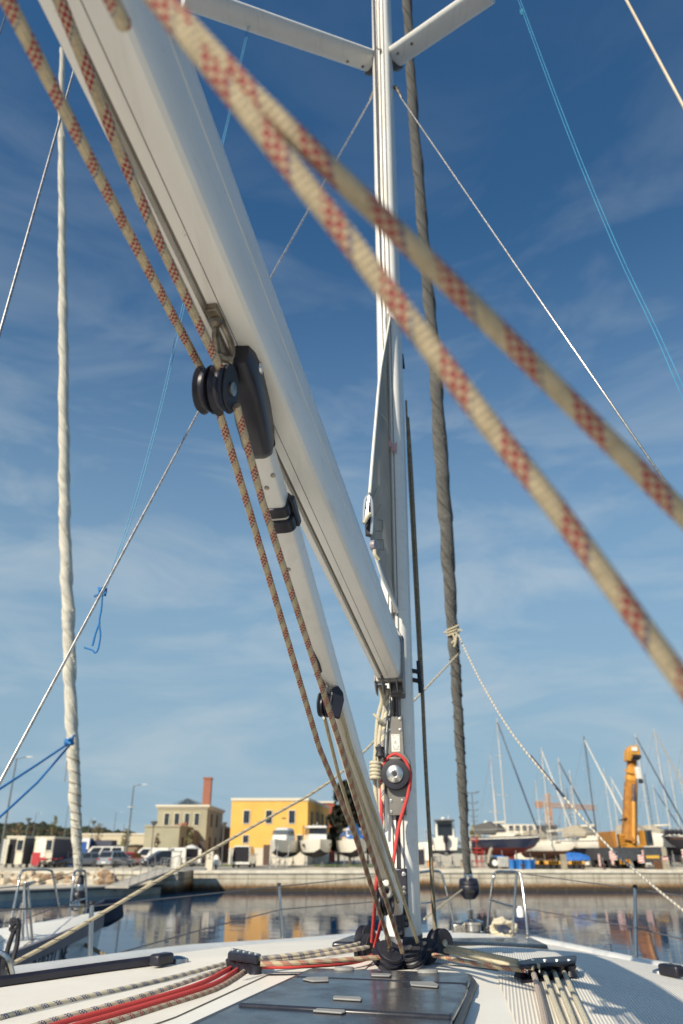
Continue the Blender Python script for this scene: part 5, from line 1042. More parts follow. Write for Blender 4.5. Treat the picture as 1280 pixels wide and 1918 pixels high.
# pulpit on both bows
def rail(name, pts, r=.0135, par=Y_, mat=STEEL): b = MB(); b.tube(cr(pts, 7), r, 10); return b.build(name, mat, par)
pr = rail('pulpit_rail', L((913, 1742, 8.75), (918, 1690, 8.75), (924, 1648, 8.7), (930, 1634, 8.7), (950, 1633, 8.5), (966, 1634, 8.35), (976, 1642, 8.3), (984, 1700, 8.2), (989, 1754, 8.15)))
rail('rail_leg', L((968, 1636, 8.32), (964, 1700, 8.3), (961, 1748, 8.3)), .0125, pr); rail('mid_rail', L((919, 1686, 8.72), (950, 1696, 8.5), (982, 1702, 8.25)), .011, pr)
for u, v, yy in ((989, 1755, 8.15), (961, 1749, 8.3), (913, 1743, 8.75)):
    b = MB(); b.lathe([(.035, -.012), (.034, .004), (.016, .012), (.015, .03)], Matrix.Translation(at(u, v, yy)), 10); b.build('rail_foot', STEELD, pr)
pl = rail('pulpit_rail', L((760, 1660, 8.2), (765, 1640, 8.3), (790, 1634, 8.6), (815, 1632, 8.8), (827, 1637, 8.85), (834, 1660, 8.85), (845, 1705, 8.9), (852, 1738, 8.9)))
rail('mid_rail', L((770, 1693, 8.3), (800, 1692, 8.6), (840, 1683, 8.85)), .011, pl)
b = MB(); b.lathe([(.0, -.05), (.032, -.04), (.036, .02), (.02, .05), (0, .055)], Matrix.Translation(at(975, 1709, 8.2)), 12); b.build('rail_light', M('lamp_white', (.8, .78, .74), .4), pr)
LL = M('lifeline', (.16, .15, .15), .45, .5)
def life(label, pts, r=.0042): return wire('lifeline', label, pts, r, LL, 'lifelines of the near yacht')
life('upper lifeline on the left side between the two steel stanchions', [at(-60, 1707, 3.9), c1 + V((0, 0, -.015)), c2 + V((0, 0, -.015)), at(762, 1636, 8.25)])
life('lower lifeline on the left side close above the deck edge', [at(-60, 1843, 3.9), at(171, 1800, 4.6), at(400, 1736, 5.9), at(526, 1704, 6.9), at(770, 1684, 8.25)])
life('upper lifeline running right from the steel pulpit', [at(979, 1637, 8.3), c3 + V((0, 0, -.015)), at(1340, 1688, 5.2)])
life('lower lifeline running right from the steel pulpit mid rail', [at(984, 1702, 8.2), at(1191, 1738, 6.1), at(1340, 1775, 5.2)])
# ------------------------------------------------ big cabin-top hatch
ACR = bpy.data.materials.new('smoked_acrylic'); ACR.use_nodes = True; t_ = NT(ACR)
t_.l(t_.mix(t_.ramp(t_.noise(14, 6, .7), .55, .75), (.024, .027, .038), (.06, .058, .058)), t_.b.inputs['Base Color'])
t_.l(t_.math('MULTIPLY_ADD', t_.ramp(t_.noise(9, 5), .4, .7), .18, .17), t_.b.inputs['Roughness'])
hz = CZ - .352
def hq(u, v, dz=0): return gp(u, v, hz + dz)
H_ = []
def panel(name, px, dz, th=.018):
    P = [hq(u, v, dz) for u, v in px]; b = MB(); b.prism([(p.x, p.y) for p in P], Matrix(), hz + dz - th, hz + dz); o = b.build(name, ACR, Y_, bev=.006); H_.append(o); return o
h1 = panel('hatch_front', ((584, 1813), (868, 1822), (881, 1826), (880, 1834), (876, 1842), (553, 1829)), .0)
h2 = panel('hatch_lid', ((550, 1831), (868, 1844), (876, 1847), (873, 1856), (851, 1897), (845, 1902), (446, 1879)), .007, .018)
h3 = panel('hatch_rear', ((440, 1882), (835, 1904), (847, 1908), (838, 1960), (820, 2030), (180, 2010)), .0)
fm_ = MB(); ring = [hq(u, v, -.012) for u, v in ((576, 1808), (884, 1818), (893, 1828), (852, 1925), (828, 2045), (160, 2025), (330, 1916))]
fm_.prism([(p.x, p.y) for p in ring], Matrix(), hz - .06, hz - .022); fm_.build('hatch_frame', M('frame_black', (.03, .03, .035), .4), Y_, bev=.012)
ALUM = M('matt_latch', (.26, .26, .25), .6, .0)
def latch(px, dz, par, th=.005):
    b = MB(); P = [gp(u, v, hz + dz) for u, v in px]; b.prism([(p.x, p.y) for p in P], Matrix(), hz + dz, hz + dz + th); b.build('latch', ALUM, par, bev=.004)
latch(((567, 1837), (575, 1833.5), (616, 1833), (616, 1840), (585, 1841)), .0072, h2); latch(((768, 1842), (812, 1842), (823, 1848), (820, 1852), (770, 1848)), .0072, h2)
latch(((625, 1869), (675, 1871), (679, 1874), (676, 1877), (624, 1874)), .0072, h2); latch(((696, 1826), (731, 1827), (735, 1829), (730, 1831), (696, 1830)), .0005, h1)
latch(((586, 1897), (595, 1892), (646, 1893), (648, 1899), (640, 1901)), .0005, h3)
for u, v in ((645, 1817), (802, 1822)):
    b = MB(); b.lathe([(.0, 0), (.034, 0), (.03, .008), (0, .01)], Matrix.Translation(gp(u, v, hz + .0005)) @ Matrix.Scale(.6, 4, (0, 1, 0)), 16); b.build('hinge_pad', ALUM, h1)
# foredeck hatch and its smoked lid
fz = lambda u, v: onD(u, v, .03)
b = MB(); P = [fz(u, v) for u, v in ((838, 1757), (996, 1756), (1026, 1769), (824, 1762))]; b.loft([[p + V((0, 0, -.05)) for p in P], P]); b.build('foredeck_hatch', ACR, Y_, bev=.012)
b = MB(); P = [fz(u, v) for u, v in ((655, 1752), (705, 1750), (700, 1764), (622, 1764))]; b.loft([[p + V((0, 0, -.06)) for p in P], P]); b.build('foredeck_hatch', ACR, Y_, bev=.012)
b = MB(); P = [onD(u, v, .05) for u, v in ((928, 1762), (945, 1762), (944, 1764.5), (926, 1764.5))]; b.loft([P, [p + V((0, 0, .012)) for p in P]]); b.build('latch', ALUM, Y_)
# windlass and bow fittings
wl = thing('anchor_windlass', 'small steel anchor windlass on the foredeck under the furling drum', 'windlass', tuple(at(885, 1755, 8.6)))
pw = at(887, 1750, 8.6)
MB().lathe([(.11, 0), (.12, .02), (.10, .05), (.085, .06), (.085, .11), (.11, .12), (.115, .14), (.06, .16), (0, .165)], Matrix.Translation(pw + V((0, 0, -.03))), 20).build('drum', STEEL, wl)
b = MB(); b.box(pw + V((-.14, 0, .04)), (.14, .12, .12)); b.build('gearbox', STEELD, wl, bev=.02)
b = MB(); b.box(pw + V((.02, .05, -.02)), (.36, .3, .04)); b.build('base_plate', STEELD, wl, bev=.01)
bf = thing('bow_cleats', 'dark bow roller horns standing right of the windlass', 'bow fitting', tuple(at(905, 1745, 8.9)))
for u, dv in ((898, 0), (908, -2)):
    q = at(u, 1750, 8.9); b = MB(); b.prism([(-.05, 0), (.05, 0), (.035, .16), (.01, .2), (-.02, .15)], fr(q, (0, -1, .0), (1, 0, 0)), -.02, .02); b.build('horn', BLK, bf, bev=.006)
b = MB(); b.box(at(903, 1753, 8.9), (.24, .3, .05)); b.build('roller_frame', STEELD, bf, bev=.01)
# coil of mooring rope on the bow
cp_ = at(945, 1741, 8.45); pts = []
for i in range(64):
    a_ = i / 64 * 2 * PI * 3.2; rr = .095 + .02 * math.sin(i * 1.7); pts.append(cp_ + V((math.cos(a_) * rr * 1.15, .03 * math.sin(a_ * 2.3) + i * .0012, math.sin(a_) * rr * .75 + .01 * math.sin(i))))
rope('mooring_coil', 'cream mooring rope coiled on the bow beside the pulpit leg', pts, .016, R_WHITE, cat='rope')
# ================================================================ mast, boom, vang, rigging
MA = V((.0069, 0, 1)).normalized(); MB0 = B(0, 0, CZ - .37)
def mast_pt(z): return MB0 + MA * ((z - MB0.z) / MA.z)
mt = thing('mast', 'tall white mast with a dark sail slot and two spreaders', 'mast', tuple(MB0))
def sect(z, k=1.0):
    o = mast_pt(z); ring = []; a_, c_ = .112 * k, .0665 * k
    n = 34
    ring += [(-a_ + .022, .007), (-a_, .009)]
    for i in range(1, n):
        th = PI - .13 - (2 * PI - .26) * i / n; ct, s_ = math.cos(th), math.sin(th)
        ring.append((a_ * math.copysign(abs(ct) ** .82, ct), c_ * math.copysign(abs(s_) ** .62, s_)))
    ring += [(-a_, -.009), (-a_ + .022, -.007)]
    return [o + ax * x + bx_ * (-y) for x, y in ring]
b = MB(); b.loft([sect(z) for z in (CZ - .30, CZ + .4, CZ + 1.2, CZ + 2.5, CZ + 5, CZ + 8, CZ + 13)]); mx_ = b.build('mast_tube', ALU, mt, smooth=35)
def aft(z, t=0, out=0): return mast_pt(z) - ax * (.112 + out) + bx_ * t
b = MB(); b.bb((-.105, -.008, 0), (-.091, .008, 13), 0, Matrix.Translation(MB0 + V((0, 0, .07))) @ Matrix.Rotation(PI / 2 - HD, 4, 'Z')); b.build('slot_shade', BLKM, mt, smooth=0)  # black strip sunk in the notch, paints the shade inside the slot
for s_ in (-1, 1):
    b = MB(); b.tube([aft(CZ - .2, s_ * .021, .001), aft(CZ + 12.5, s_ * .021 , .001) + MA * 0], .0022, 5); b.build('slot_lip', ALUG, mt)
# mast foot
b = MB(); zf = MB0.z
for z0, z1, k_ in ((-.03, .075, 1.06), (.075, .083, 1.03)):
    pass
b.loft([sect(zf - .03, 1.08), sect(zf + .07, 1.08), sect(zf + .075, 1.05)]); b.build('mast_foot', M('foot_grey', (.07, .07, .085), .4, .4), mt, smooth=35)
# spreaders
def spreader(side, root_px, tip_px, Yr, Yt):
    a_, c = at(*root_px, Yr), at(*tip_px, Yt); d = (c - a_).normalized(); up = V((0, 0, 1)); f_ = d.cross(up).normalized(); up = f_.cross(d)
    prof = [(.078 * math.cos(PI - 2 * PI * i / 18), .040 * math.sin(2 * PI * i / 18)) for i in range(18)]
    b = MB(); b.loft([[a_ + d * l_ + f_ * x + up * y for x, y in prof] for l_ in (0, (c - a_).length)]); o = b.build('spreader', ALU, mt, smooth=35)
    b = MB(); b.loft([[a_ + d * l_ + f_ * x * 1.25 + up * y * 1.5 for x, y in prof] for l_ in (-.03, .012)]); b.build('spreader_root', M('root_grey', (.12, .12, .12), .5, .3), o, bev=.004)
    for l_ in (.07, .19):
        b = MB(); q = a_ + d * l_ - up * .028 + f_ * .03; b.lathe([(.011, -.012), (.011, 0), (.006, .006)], fr(q, up, d), 8); b.build('bolt', STEELD, o)
    return o
spreader(-1, (698, 115), (345, -8), 3.36, 2.75); spreader(1, (737, 108), (915, -14), 3.36, 2.85)
# winch unit for the in-mast furler
Yw = 3.255
wz = at(744, 1452, Yw).z; W0 = aft(wz, .0, .002); MW = fr(W0, -ax, bx_)   # local x = starboard, y = up-ish, z = aft
if (MW.to_3x3() @ V((0, 1, 0))).z < 0: MW = MW @ Matrix.Rotation(PI, 4, 'Z') 
def mz(v): return at(744, v, Yw).z - wz
xs_ = 1 if (MW.to_3x3() @ V((1, 0, 0))).dot(bx_) > 0 else -1
b = MB(); q = []
for x, y in ((-.034, mz(1528)), (.036, mz(1528)), (.036, mz(1492)), (.058, mz(1480)), (.066, mz(1450)), (.058, mz(1425)), (.036, mz(1412)), (.032, mz(1341)), (-.030, mz(1341)), (-.034, mz(1412)), (-.056, mz(1425)), (-.064, mz(1450)), (-.056, mz(1480)), (-.034, mz(1495))): q.append((x * xs_, y))
b.prism(q, MW, 0, .022); pl_ = b.build('furler_plate', ALUG, mt, bev=.003)
RIV = M('rivet', (.66, .64, .6), .25, .9)
for x, v in ((-.024, 1348), (.022, 1348), (-.024, 1368), (.022, 1368), (-.024, 1500), (.022, 1500), (-.024, 1521), (.022, 1521)):
    b = MB(); b.lathe([(.0065, 0), (.006, .003), (.0028, .0035), (.0025, .0015), (0, .0015)], MW @ Matrix.Translation((x * xs_, mz(v), .022)), 10); b.build('rivet', RIV, pl_)
b = MB(); b.lathe([(.060, .022), (.060, .03), (.052, .036), (.050, .046), (.057, .054), (.058, .060), (.034, .062)], MW, 36); b.build('winch_drum', BLK, pl_)
b = MB(); b.lathe([(.036, .060), (.034, .068), (.016, .078), (.0145, .078), (.013, .074), (0.0, .074)], MW, 30); hb_ = b.build('winch_hub', M('hub_steel', (.66, .65, .62), .3, 1), pl_)
b = MB(); b.lathe([(.011, .0745), (.011, .0755), (0, .0755)], MW, 8); b.build('socket', BLKM, hb_)
b = MB(); b.bb((-.026, .055, .03), (.026, .068, .05), 0, MW); b.build('line_guide', ALUG, pl_, bev=.004)
LBL = M('label_plate', (.70, .70, .64), .35, .2)
b = MB(); c0 = (mz(1376) + mz(1409)) / 2; hh = (mz(1376) - mz(1409)) / 2; b.bb((-.0165, c0 - hh, .0222), (.0195, c0 + hh, .0236), 0, MW); lb = b.build('label', LBL, pl_, bev=.0012)
INK = M('ink', (.03, .03, .03), .6)
b = MB(); zc = .0238
def ringp(x, y, r0, r1, a0=0, a1=2 * PI, n=24):
    for i in range(n):
        t0, t1 = lerp(a0, a1, i / n), lerp(a0, a1, (i + 1) / n)
        b.add([MW @ V((x + r * math.cos(t), y + r * math.sin(t), zc)) for r, t in ((r0, t0), (r1, t0), (r1, t1), (r0, t1))], [[0, 1, 2, 3]])
ringp(.0015, c0 + .004, 0.0, .0026); ringp(.0015, c0 + .004, .0052, .0057); ringp(.0015, c0 + .004, .0072, .0083, PI + .7, 2 * PI - .7, 10)
for x, y, sx_, sy_ in ((-.009, hh * .86, .009, .0012), (.011, hh * .86, .006, .0012), (-.006, hh * .66, .003, .003), (-.008, -hh * .42, .003, .002), (.011, -hh * .4, .005, .003), (0, -hh * .56, .026, .0006)):
    b.bb((x - sx_ / 2 + .0015, c0 + y - sy_ / 2, zc - .0003), (x + sx_ / 2 + .0015, c0 + y + sy_ / 2, zc + .0001), 0, MW)
b.build('label_marks', INK, lb, smooth=0)
text_mesh('label_text', 'SELDEN', .0062, MW @ Matrix.Translation((.004, c0 - hh * .73, .0239)), INK, lb, .0001)
# vang hinge bracket on the mast
b = MB(); z0, z1 = at(755, 1738, 3.24).z, at(755, 1627, 3.24).z
b.bb((-.028, z0 - wz, 0), (.03, z1 - wz, .016), 0, MW); vb = b.build('vang_bracket', M('bracket_dark', (.05, .05, .065), .35, .5), mt, bev=.005)
for k_ in (.06, .16, .58, .66, .9):
    b = MB(); b.lathe([(.009, 0), (.008, .004), (.004, .005), (0, .005)], MW @ Matrix.Translation((.018 * xs_, lerp(z0, z1, k_) - wz, .016)), 10); b.build('bolt', RIV if k_ > .8 else ALUG, vb)
b = MB(); b.bb((-.016, z0 - wz - .03, .016), (.016, z0 - wz + .10, .06), 0, MW); b.build('hinge_block', M('bracket_dark', (0, 0, 0)), vb, bev=.008)
# rope guide standing off the starboard side of the mast
rgk = MB(); q = at(786, 1268, 3.4)
for v in (1259, 1276):
    p = at(779, v, 3.4); rgk.tube([mast_pt(p.z) + bx_ * .06, at(787, v, 3.4)], .011, 8)
rgk.tube([at(783, 1238, 3.4), at(789, 1298, 3.4)], [.008, .012], 8); rgk.build('rope_guide', BLK, mt, bev=.002)
b = MB(); p = at(754, 680, 3.4); b.tube([at(752, 664, 3.4), at(757, 690, 3.4)], [.012, .006], 8); b.build('halyard_exit', BLKM, mt)
b = MB(); p = at(742, 172, 3.4); b.tube(L((740, 163, 3.38), (744, 166, 3.36), (753, 184, 3.34)), [.014, .014, .008], 8); b.build('shroud_terminal', STEELD, mt)
b = MB(); b.tube(L((699, 172, 3.36), (695, 182, 3.35), (692, 190, 3.34)), [.010, .010, .006], 8); b.build('shroud_terminal', STEEL, mt)
# ------------------------------------------------ furled mainsail clew coming out of the slot
SAILG = M('sail_grey', (.50, .49, .45), .85, var=.12, scale=5, bump=.4, bs=9)
t_ = NT(SAILG); tl_ = t_.n('ShaderNodeBsdfTranslucent'); tl_.inputs[0].default_value = (.52, .50, .44, 1); ms_ = t_.n('ShaderNodeMixShader'); ms_.inputs[0].default_value = .38
t_.l(t_.b.outputs[0], ms_.inputs[1]); t_.l(tl_.outputs[0], ms_.inputs[2]); t_.l(ms_.outputs[0], t_.out.inputs[0])
SAILW = M('sail_tape', (.78, .76, .70), .7, var=.05)
def slotp(v): return aft(at(738, v, 3.27).z, .0, -.012)
lee = [(734, 585, 3.24), (724, 640, 3.21), (713, 705, 3.17), (706, 780, 3.10), (700, 850, 3.02), (694, 925, 2.94)]
low = [(691, 955, 2.93), (694, 1000, 2.95), (702, 1035, 2.97), (716, 1078, 3.02), (731, 1112, 3.10), (746, 1146, 3.20)]
sv = thing('furled_mainsail', 'grey clew of the mainsail furled inside the mast', 'sail', tuple(slotp(1146)))
b = MB(); rings = []; E = [at(*q) for q in lee + low]
nr = len(E); cols = 6
for i, e in enumerate(E):
    v = ([q[1] for q in lee + low])[i]; s0 = slotp(min(v, 1146))
    rings.append([lerp(e, s0, j / cols) + bx_ * (.012 * math.sin(j * 1.9 + i * .8) * (1 - abs(2 * j / cols - 1))) for j in range(cols + 1)])
R2 = []
for k_ in range(cols + 1):
    col = cr([r[k_] for r in rings], 4); R2.append(col)
rings = [[R2[j][i] for j in range(cols + 1)] for i in range(len(R2[0]))]
b.loft([r + [p - bx_ * .004 for p in r[::-1]] for r in rings]); b.build('sailcloth', SAILG, sv, smooth=50)
b = MB(); b.tube(cr([at(*q) - bx_ * .003 for q in lee], 4), [.007] * 8 + [.012] * 13, 8, sq=.6); b.build('leech_tape', SAILW, sv)
b = MB(); b.tube(cr([at(*q) for q in low[2:]], 4), .010, 8, sq=.6); b.build('foot_tape', SAILW, sv)
MARK = M('mark_pink', (.62, .36, .36), .8); MARKW = M('mark_white', (.76, .74, .70), .8); STI = M('stitch', (.12, .12, .11), .9)
def onsail(u, v):
    # point on the starboard face of the clew
    best = None
    for i in range(len(rings) - 1):
        r0, r1 = rings[i], rings[i + 1]
        for j in range(cols):
            p = (r0[j] + r1[j + 1]) / 2; d_ = V((p.x, p.y, p.z - CZ)); dep = d_.y * cp + d_.z * sp
            e = (640 + F * d_.x / dep - u) ** 2 + (959 - F * (d_.z * cp - d_.y * sp) / dep - v) ** 2
            if best is None or e < best[0]: best = (e, p.y)
    return at(u, v, best[1]) + V((.35, -.9, -.1)) * .012
b = MB()
for poly in (((729, 822), (731, 826), (733, 836), (727, 840), (726, 830)), ((733, 838), (742, 829), (742, 852), (737, 848), (730, 842))):
    P = [onsail(*q) for q in poly]; b.add(P + [p + V((0, .002, 0)) for p in P], [list(range(len(P)))])
b.build('sail_emblem', MARK, sv, smooth=0)
b = MB(); b.tube([onsail(u, v) for u, v in ((713, 777), (722, 788), (728, 805), (730, 820), (735, 830), (742, 827))], .0012, 4); b.build('emblem_line', MARKW, sv)
b = MB()
for a_, c in (((704, 916), (696, 936)), ((711, 946), (700, 968)), ((700, 974), (715, 976)), ((715, 976), (715, 996)), ((703, 996), (715, 996)), ((704, 1012), (716, 1012)), ((716, 1012), (717, 1032)), ((708, 1030), (717, 1032))): b.tube([onsail(*a_), onsail(*c)], .0011, 4)
b.build('stitching', STI, sv)
# clew strap, ring and block
cb = thing('clew_block', 'small black clew strap and block with steel ring at the sail corner', 'block', tuple(at(690, 1030, 2.92)))
MB().tube(cr(L((692, 926, 2.92), (684, 938, 2.92), (682, 975, 2.92), (688, 962, 2.91), (692, 930, 2.92), (697, 945, 2.92), (697, 985, 2.92), (696, 1000, 2.92)), 4), .006, 6).build('wire_shackle', M('shackle_pale', (.7, .69, .66), .3, .7), cb)
b = MB(); b.prism([(-.012, -.07), (.010, -.075), (.016, 0), (.014, .06), (-.006, .07), (-.016, .03)], fr(at(690, 975, 2.94), (0, -1, 0)), -.014, .014); b.build('strap', BLKM, cb, bev=.004)
b = MB(); b.lathe([(.006, -.012), (.022, -.01), (.024, 0), (.022, .01), (.006, .012)], fr(at(700, 1022, 2.94), (.9, -.4, 0)), 16); b.build('sheave', M('sheave_grey', (.25, .23, .25), .4), cb)
MB().tube(cr(L((682, 980, 2.90), (690, 966, 2.90), (695, 962, 2.90)), 4), .009, 7).build('strop', R_WHITE, cb)
MB().tube(cr(L((702, 1030, 2.92), (703, 1040, 2.92), (710, 1049, 2.93)), 4), .008, 7).build('rope_tail', R_CREAM, cb)
# ------------------------------------------------ boom
bd = V((.197, 1, -.1)).normalized()                       # aft -> forward
def bl(Y): return V((.0786 + .197 * (Y - 2.785), Y, CZ + .688 + .1 * (2.8 - Y)))
bs_ = V((bd.y, -bd.x, 0)).normalized(); bu = bs_.cross(bd).normalized()
bm = thing('boom', 'long white boom overhead with grooved underside, running in to the mast', 'boom', tuple(bl(3.1)))
prof = [(.000, .010), (.004, .001), (.020, 0), (.021, .014), (.026, .016), (.032, .016), (.033, .014), (.034, 0), (.080, 0), (.091, .002), (.098, .008), (.102, .02), (.104, .06), (.105, .10), (.103, .102), (.103, .106), (.105, .108), (.104, .15), (.099, .185), (.088, .205), (.066, .214), (.034, .214), (.012, .205), (.001, .185), (-.004, .15), (-.005, .10), (-.004, .05)]
b = MB(); b.loft([[bl(Y) + bs_ * x + bu * y for x, y in prof] for Y in (3.12, 2.4, 1.6, .8, 0.1, -.6, -1.2)]); bt = b.build('boom_tube', ALU, bm, smooth=30)
b = MB(); b.loft([[bl(Y) + bs_ * x + bu * y for x, y in ((.0225, .0125), (.0315, .0125), (.0315, .0155), (.0225, .0155))] for Y in (3.1, -1.1)]); b.build('groove_shade', M('groove', (.20, .185, .165), .7), bm, smooth=0)  # strip inside the groove, its darker colour paints the track's shadow
b = MB(); b.tube([bl(3.08) + bs_ * .054 - bu * .0005, bl(-1.1) + bs_ * .054 - bu * .0005], .0007, 4); b.build('seam_line', M('seam', (0, 0, 0)), bm)
# end casting and gooseneck
CAST = M('casting_grey', (.26, .25, .24), .5, .5, var=.1); b = MB(); o_ = bl(3.12)
prof2 = [(-.008, -.012), (.112, -.012), (.114, .10), (.108, .19), (.09, .222), (.03, .222), (-.004, .19), (-.010, .09)]
b.loft([[o_ + bd * l_ + bs_ * x + bu * y for x, y in prof2] for l_ in (0.0, .035)]); ec = b.build('end_casting', CAST, bm, bev=.004)
for x in (-.008, .022, .052, .082, .108):
    b = MB(); b.loft([[o_ + bs_ * (x + dx_) + bu * y + bd * l_ for l_, y in ((-.01, -.012), (.035, -.05), (.08, -.05), (.08, .02), (.0, .02))] for dx_ in (0, .005)]); b.build('casting_web', CAST, ec, bev=.0015)
b = MB(); b.loft([[o_ + bs_ * (x) + bu * y + bd * l_ for l_, y in ((.03, -.05), (.08, -.055), (.08, .2), (.035, .2))] for x in (.058, .112)]); b.build('gooseneck_body', M('casting_dark', (.09, .09, .095), .45, .5), ec, bev=.006)
p = at(747, 1297, 3.2)
b = MB(); b.bb((-.03, -.025, -.02), (.028, .018, .05), 0, fr(p, -ax, bx_)); gn = b.build('gooseneck_toggle', M('casting_dark', (0, 0, 0)), bm, bev=.006)
b = MB(); b.lathe([(.008, 0), (.007, .006), (0, .007)], fr(at(755.5, 1297, 3.145), -ax, bx_), 10); b.build('pin', STEEL, gn)
b = MB(); b.tube([at(737, 1303, 3.2), at(737, 1338, 3.24)], .006, 8); b.tube([at(744, 1303, 3.2), at(744, 1338, 3.24)], .008, 8); b.build('torque_rod', M('bracket_dark', (0, 0, 0)), gn)
for u, v, r in ((556, 632, .004), (553, 690, .004), (700, 1190, .003), (661, 960, .003)):
    pass
# ------------------------------------------------ rigid vang
vg = thing('rigid_vang', 'grey white rigid vang strut sloping from the boom down to the mast foot', 'boom vang', tuple(at(737, 1690, 3.17)))
U_, L_ = at(490, 835, 1.42), at(741, 1697, 3.17); vd = (L_ - U_).normalized(); vs_ = V((vd.y, -vd.x, 0)).normalized(); vu = vs_.cross(vd)
def rrect(w, h, r, n=4):
    o = []
    for cx, cy, a0 in ((w - r, h - r, 0), (-w + r, h - r, PI / 2), (-w + r, -h + r, PI), (w - r, -h + r, 3 * PI / 2)):
        for i in range(n + 1): a_ = a0 + PI / 2 * i / n; o.append((cx + r * math.cos(a_), cy + r * math.sin(a_)))
    return o
def strut(a_, c, w, h, r): return [[q + vs_ * x + vu * y for x, y in rrect(w, h, r)] for q in (a_, c)]
Lv = (L_ - U_).length; kc = .095
b = MB(); b.loft(strut(U_, lerp(U_, L_, kc + .02), .022, .028, .009)); b.build('upper_tube', ALU, vg, smooth=40)
b = MB(); b.loft(strut(lerp(U_, L_, kc), L_, .0285, .034, .0115)); b.build('lower_tube', ALU, vg, smooth=40)
b = MB(); q = lerp(U_, L_, kc); b.loft(strut(q - vd * .045, q - vd * .018, .029, .034, .017)); b.loft(strut(q - vd * .010, q + vd * .022, .033, .038, .019)); cl_ = b.build('collar', BLK, vg, bev=.003)
b = MB(); b.loft([[p_ + vs_ * x + vu * y for x, y in ((.027, -.008), (.038, -.010), (.041, .010), (.030, .016))] for p_ in (q - vd * .05, q + vd * .028)]); b.build('collar_clip', BLK, cl_, bev=.004)
for k_, x in ((.045, -.006), (.03, .016), (.16, -.010)):
    b = MB(); b.lathe([(.006, 0), (.005, .002), (0, .001)], fr(lerp(U_, L_, k_) - vu * (.028 if k_ < .09 else .034) + vs_ * x, -vu, vs_), 8); b.build('rivet', STEELD, vg)
# moulded bracket on the boom's underside
K0, K1 = at(452, 662, 1.13), at(489, 838, 1.43); kd = (K1 - K0).normalized(); kx = V((kd.y, -kd.x, 0)).normalized(); ku = kx.cross(kd)
b = MB(); rings = []
for l_, w_, h_ in ((0, .012, .02), (.02, .020, .034), (.07, .027, .042), (.17, .030, .045), (.26, .029, .040), (.295, .024, .03), (.31, .014, .018)):
    rings.append([lerp(K0, K0 + kd, l_) + kx * x + ku * y for x, y in rrect(w_ * 1.15, h_ * 1.15, min(w_, h_) * .8)])
b.loft(rings); kb = b.build('boom_bracket', BLK, vg, smooth=50)
for l_, y in ((.055, .012), (.21, .008)):
    b = MB(); b.lathe([(.013, 0), (.012, .004), (.004, .006), (0, .004)], fr(K0 + kd * l_ + kx * .027 + ku * y, kx, kd), 14); b.build('bolt_head', RIV, kb)
b = MB(); b.loft([[K0 + kd * l_ + kx * (.028) + ku * y for y, l_ in ((-.002, .1), (.004, .1), (.004, .30), (-.002, .30))], [K0 + kd * l_ + kx * (.033) + ku * y for y, l_ in ((-.002, .12), (.004, .12), (.004, .29), (-.002, .29))]]); b.build('bracket_rib', BLK, kb)
# ------------------------------------------------ blocks
OLDST = M('tarnished_steel', (.24, .20, .15), .42, .8, var=.4, scale=40)
def block(name, label, c, axis, up, R, ns, th, group=None, shackle=.05, cheek=1.15, tail=.6):
    axis = V(axis).normalized(); up = V(up); up = (up - axis * up.dot(axis)).normalized(); sd_ = axis.cross(up); c = V(c)
    t = thing(name, label, 'pulley block', tuple(c), 0, group); Wd = ns * th + (ns + 1) * .005
    m = Matrix((sd_, up, axis)).transposed().to_4x4(); m.translation = c
    for i in range(ns):
        z = -Wd / 2 + .005 + th / 2 + i * (th + .005)
        MB().lathe([(.008, -th / 2), (R * .93, -th / 2), (R, -th * .42), (R * .86, -th * .12), (R * .86, th * .12), (R, th * .42), (R * .93, th / 2), (.008, th / 2)], m @ Matrix.Translation((0, 0, z)), 28).build('sheave', BLK, t)
    ol = []
    for i in range(26):
        a_ = 2 * PI * i / 26; r = R * cheek * (.86 if math.sin(a_) < .2 else .86 + .25 * tail * (math.sin(a_) - .2)); ol.append((r * .82 * math.cos(a_), r * math.sin(a_)))
    for i in range(ns + 1):
        z = -Wd / 2 + i * (th + .005); MB().prism(ol, m, z, z + .005).build('cheek', BLKM if i in (0, ns) else BLK, t, bev=.0015)
    MB().lathe([(.013, -Wd / 2 - .004), (.013, Wd / 2 + .004)], m, 10).build('pin', STEELD, t)
    if shackle:
        MB().tube([m @ V(q) for q in ((-.012, R * .9, 0), (-.014, R + shackle * .6, 0), (0, R + shackle, 0), (.014, R + shackle * .6, 0), (.012, R * .9, 0))], .005, 7).build('shackle', STEEL, t)
    return t
bk = block('mainsheet_block', 'black triple sheave block hanging from a shackle under the boom', at(404, 730, 1.13), (1, -.25, -.12), (.05, -.35, 1), .044, 2, .024, shackle=0, cheek=1.04)
p0, p1 = at(404, 590, 1.05), at(415, 672, 1.10)
MB().tube(cr([at(410, 596, 1.055), at(403, 625, 1.07), at(411, 662, 1.10), at(433, 668, 1.11), at(432, 640, 1.09), at(414, 600, 1.06)], 5), .006, 8).build('shackle', OLDST, bk)
MB().tube([at(404, 668, 1.09), at(436, 676, 1.10)], .007, 8).build('shackle_pin', OLDST, bk)
b = MB(); b.box(at(404, 591, 1.052), (.022, .05, .016), -.19); b.lathe([(.008, 0), (.012, .004), (.006, .012)], fr(at(405, 602, 1.055), (0, -.6, -.8)), 10); b.build('track_car', OLDST, bk, bev=.003)
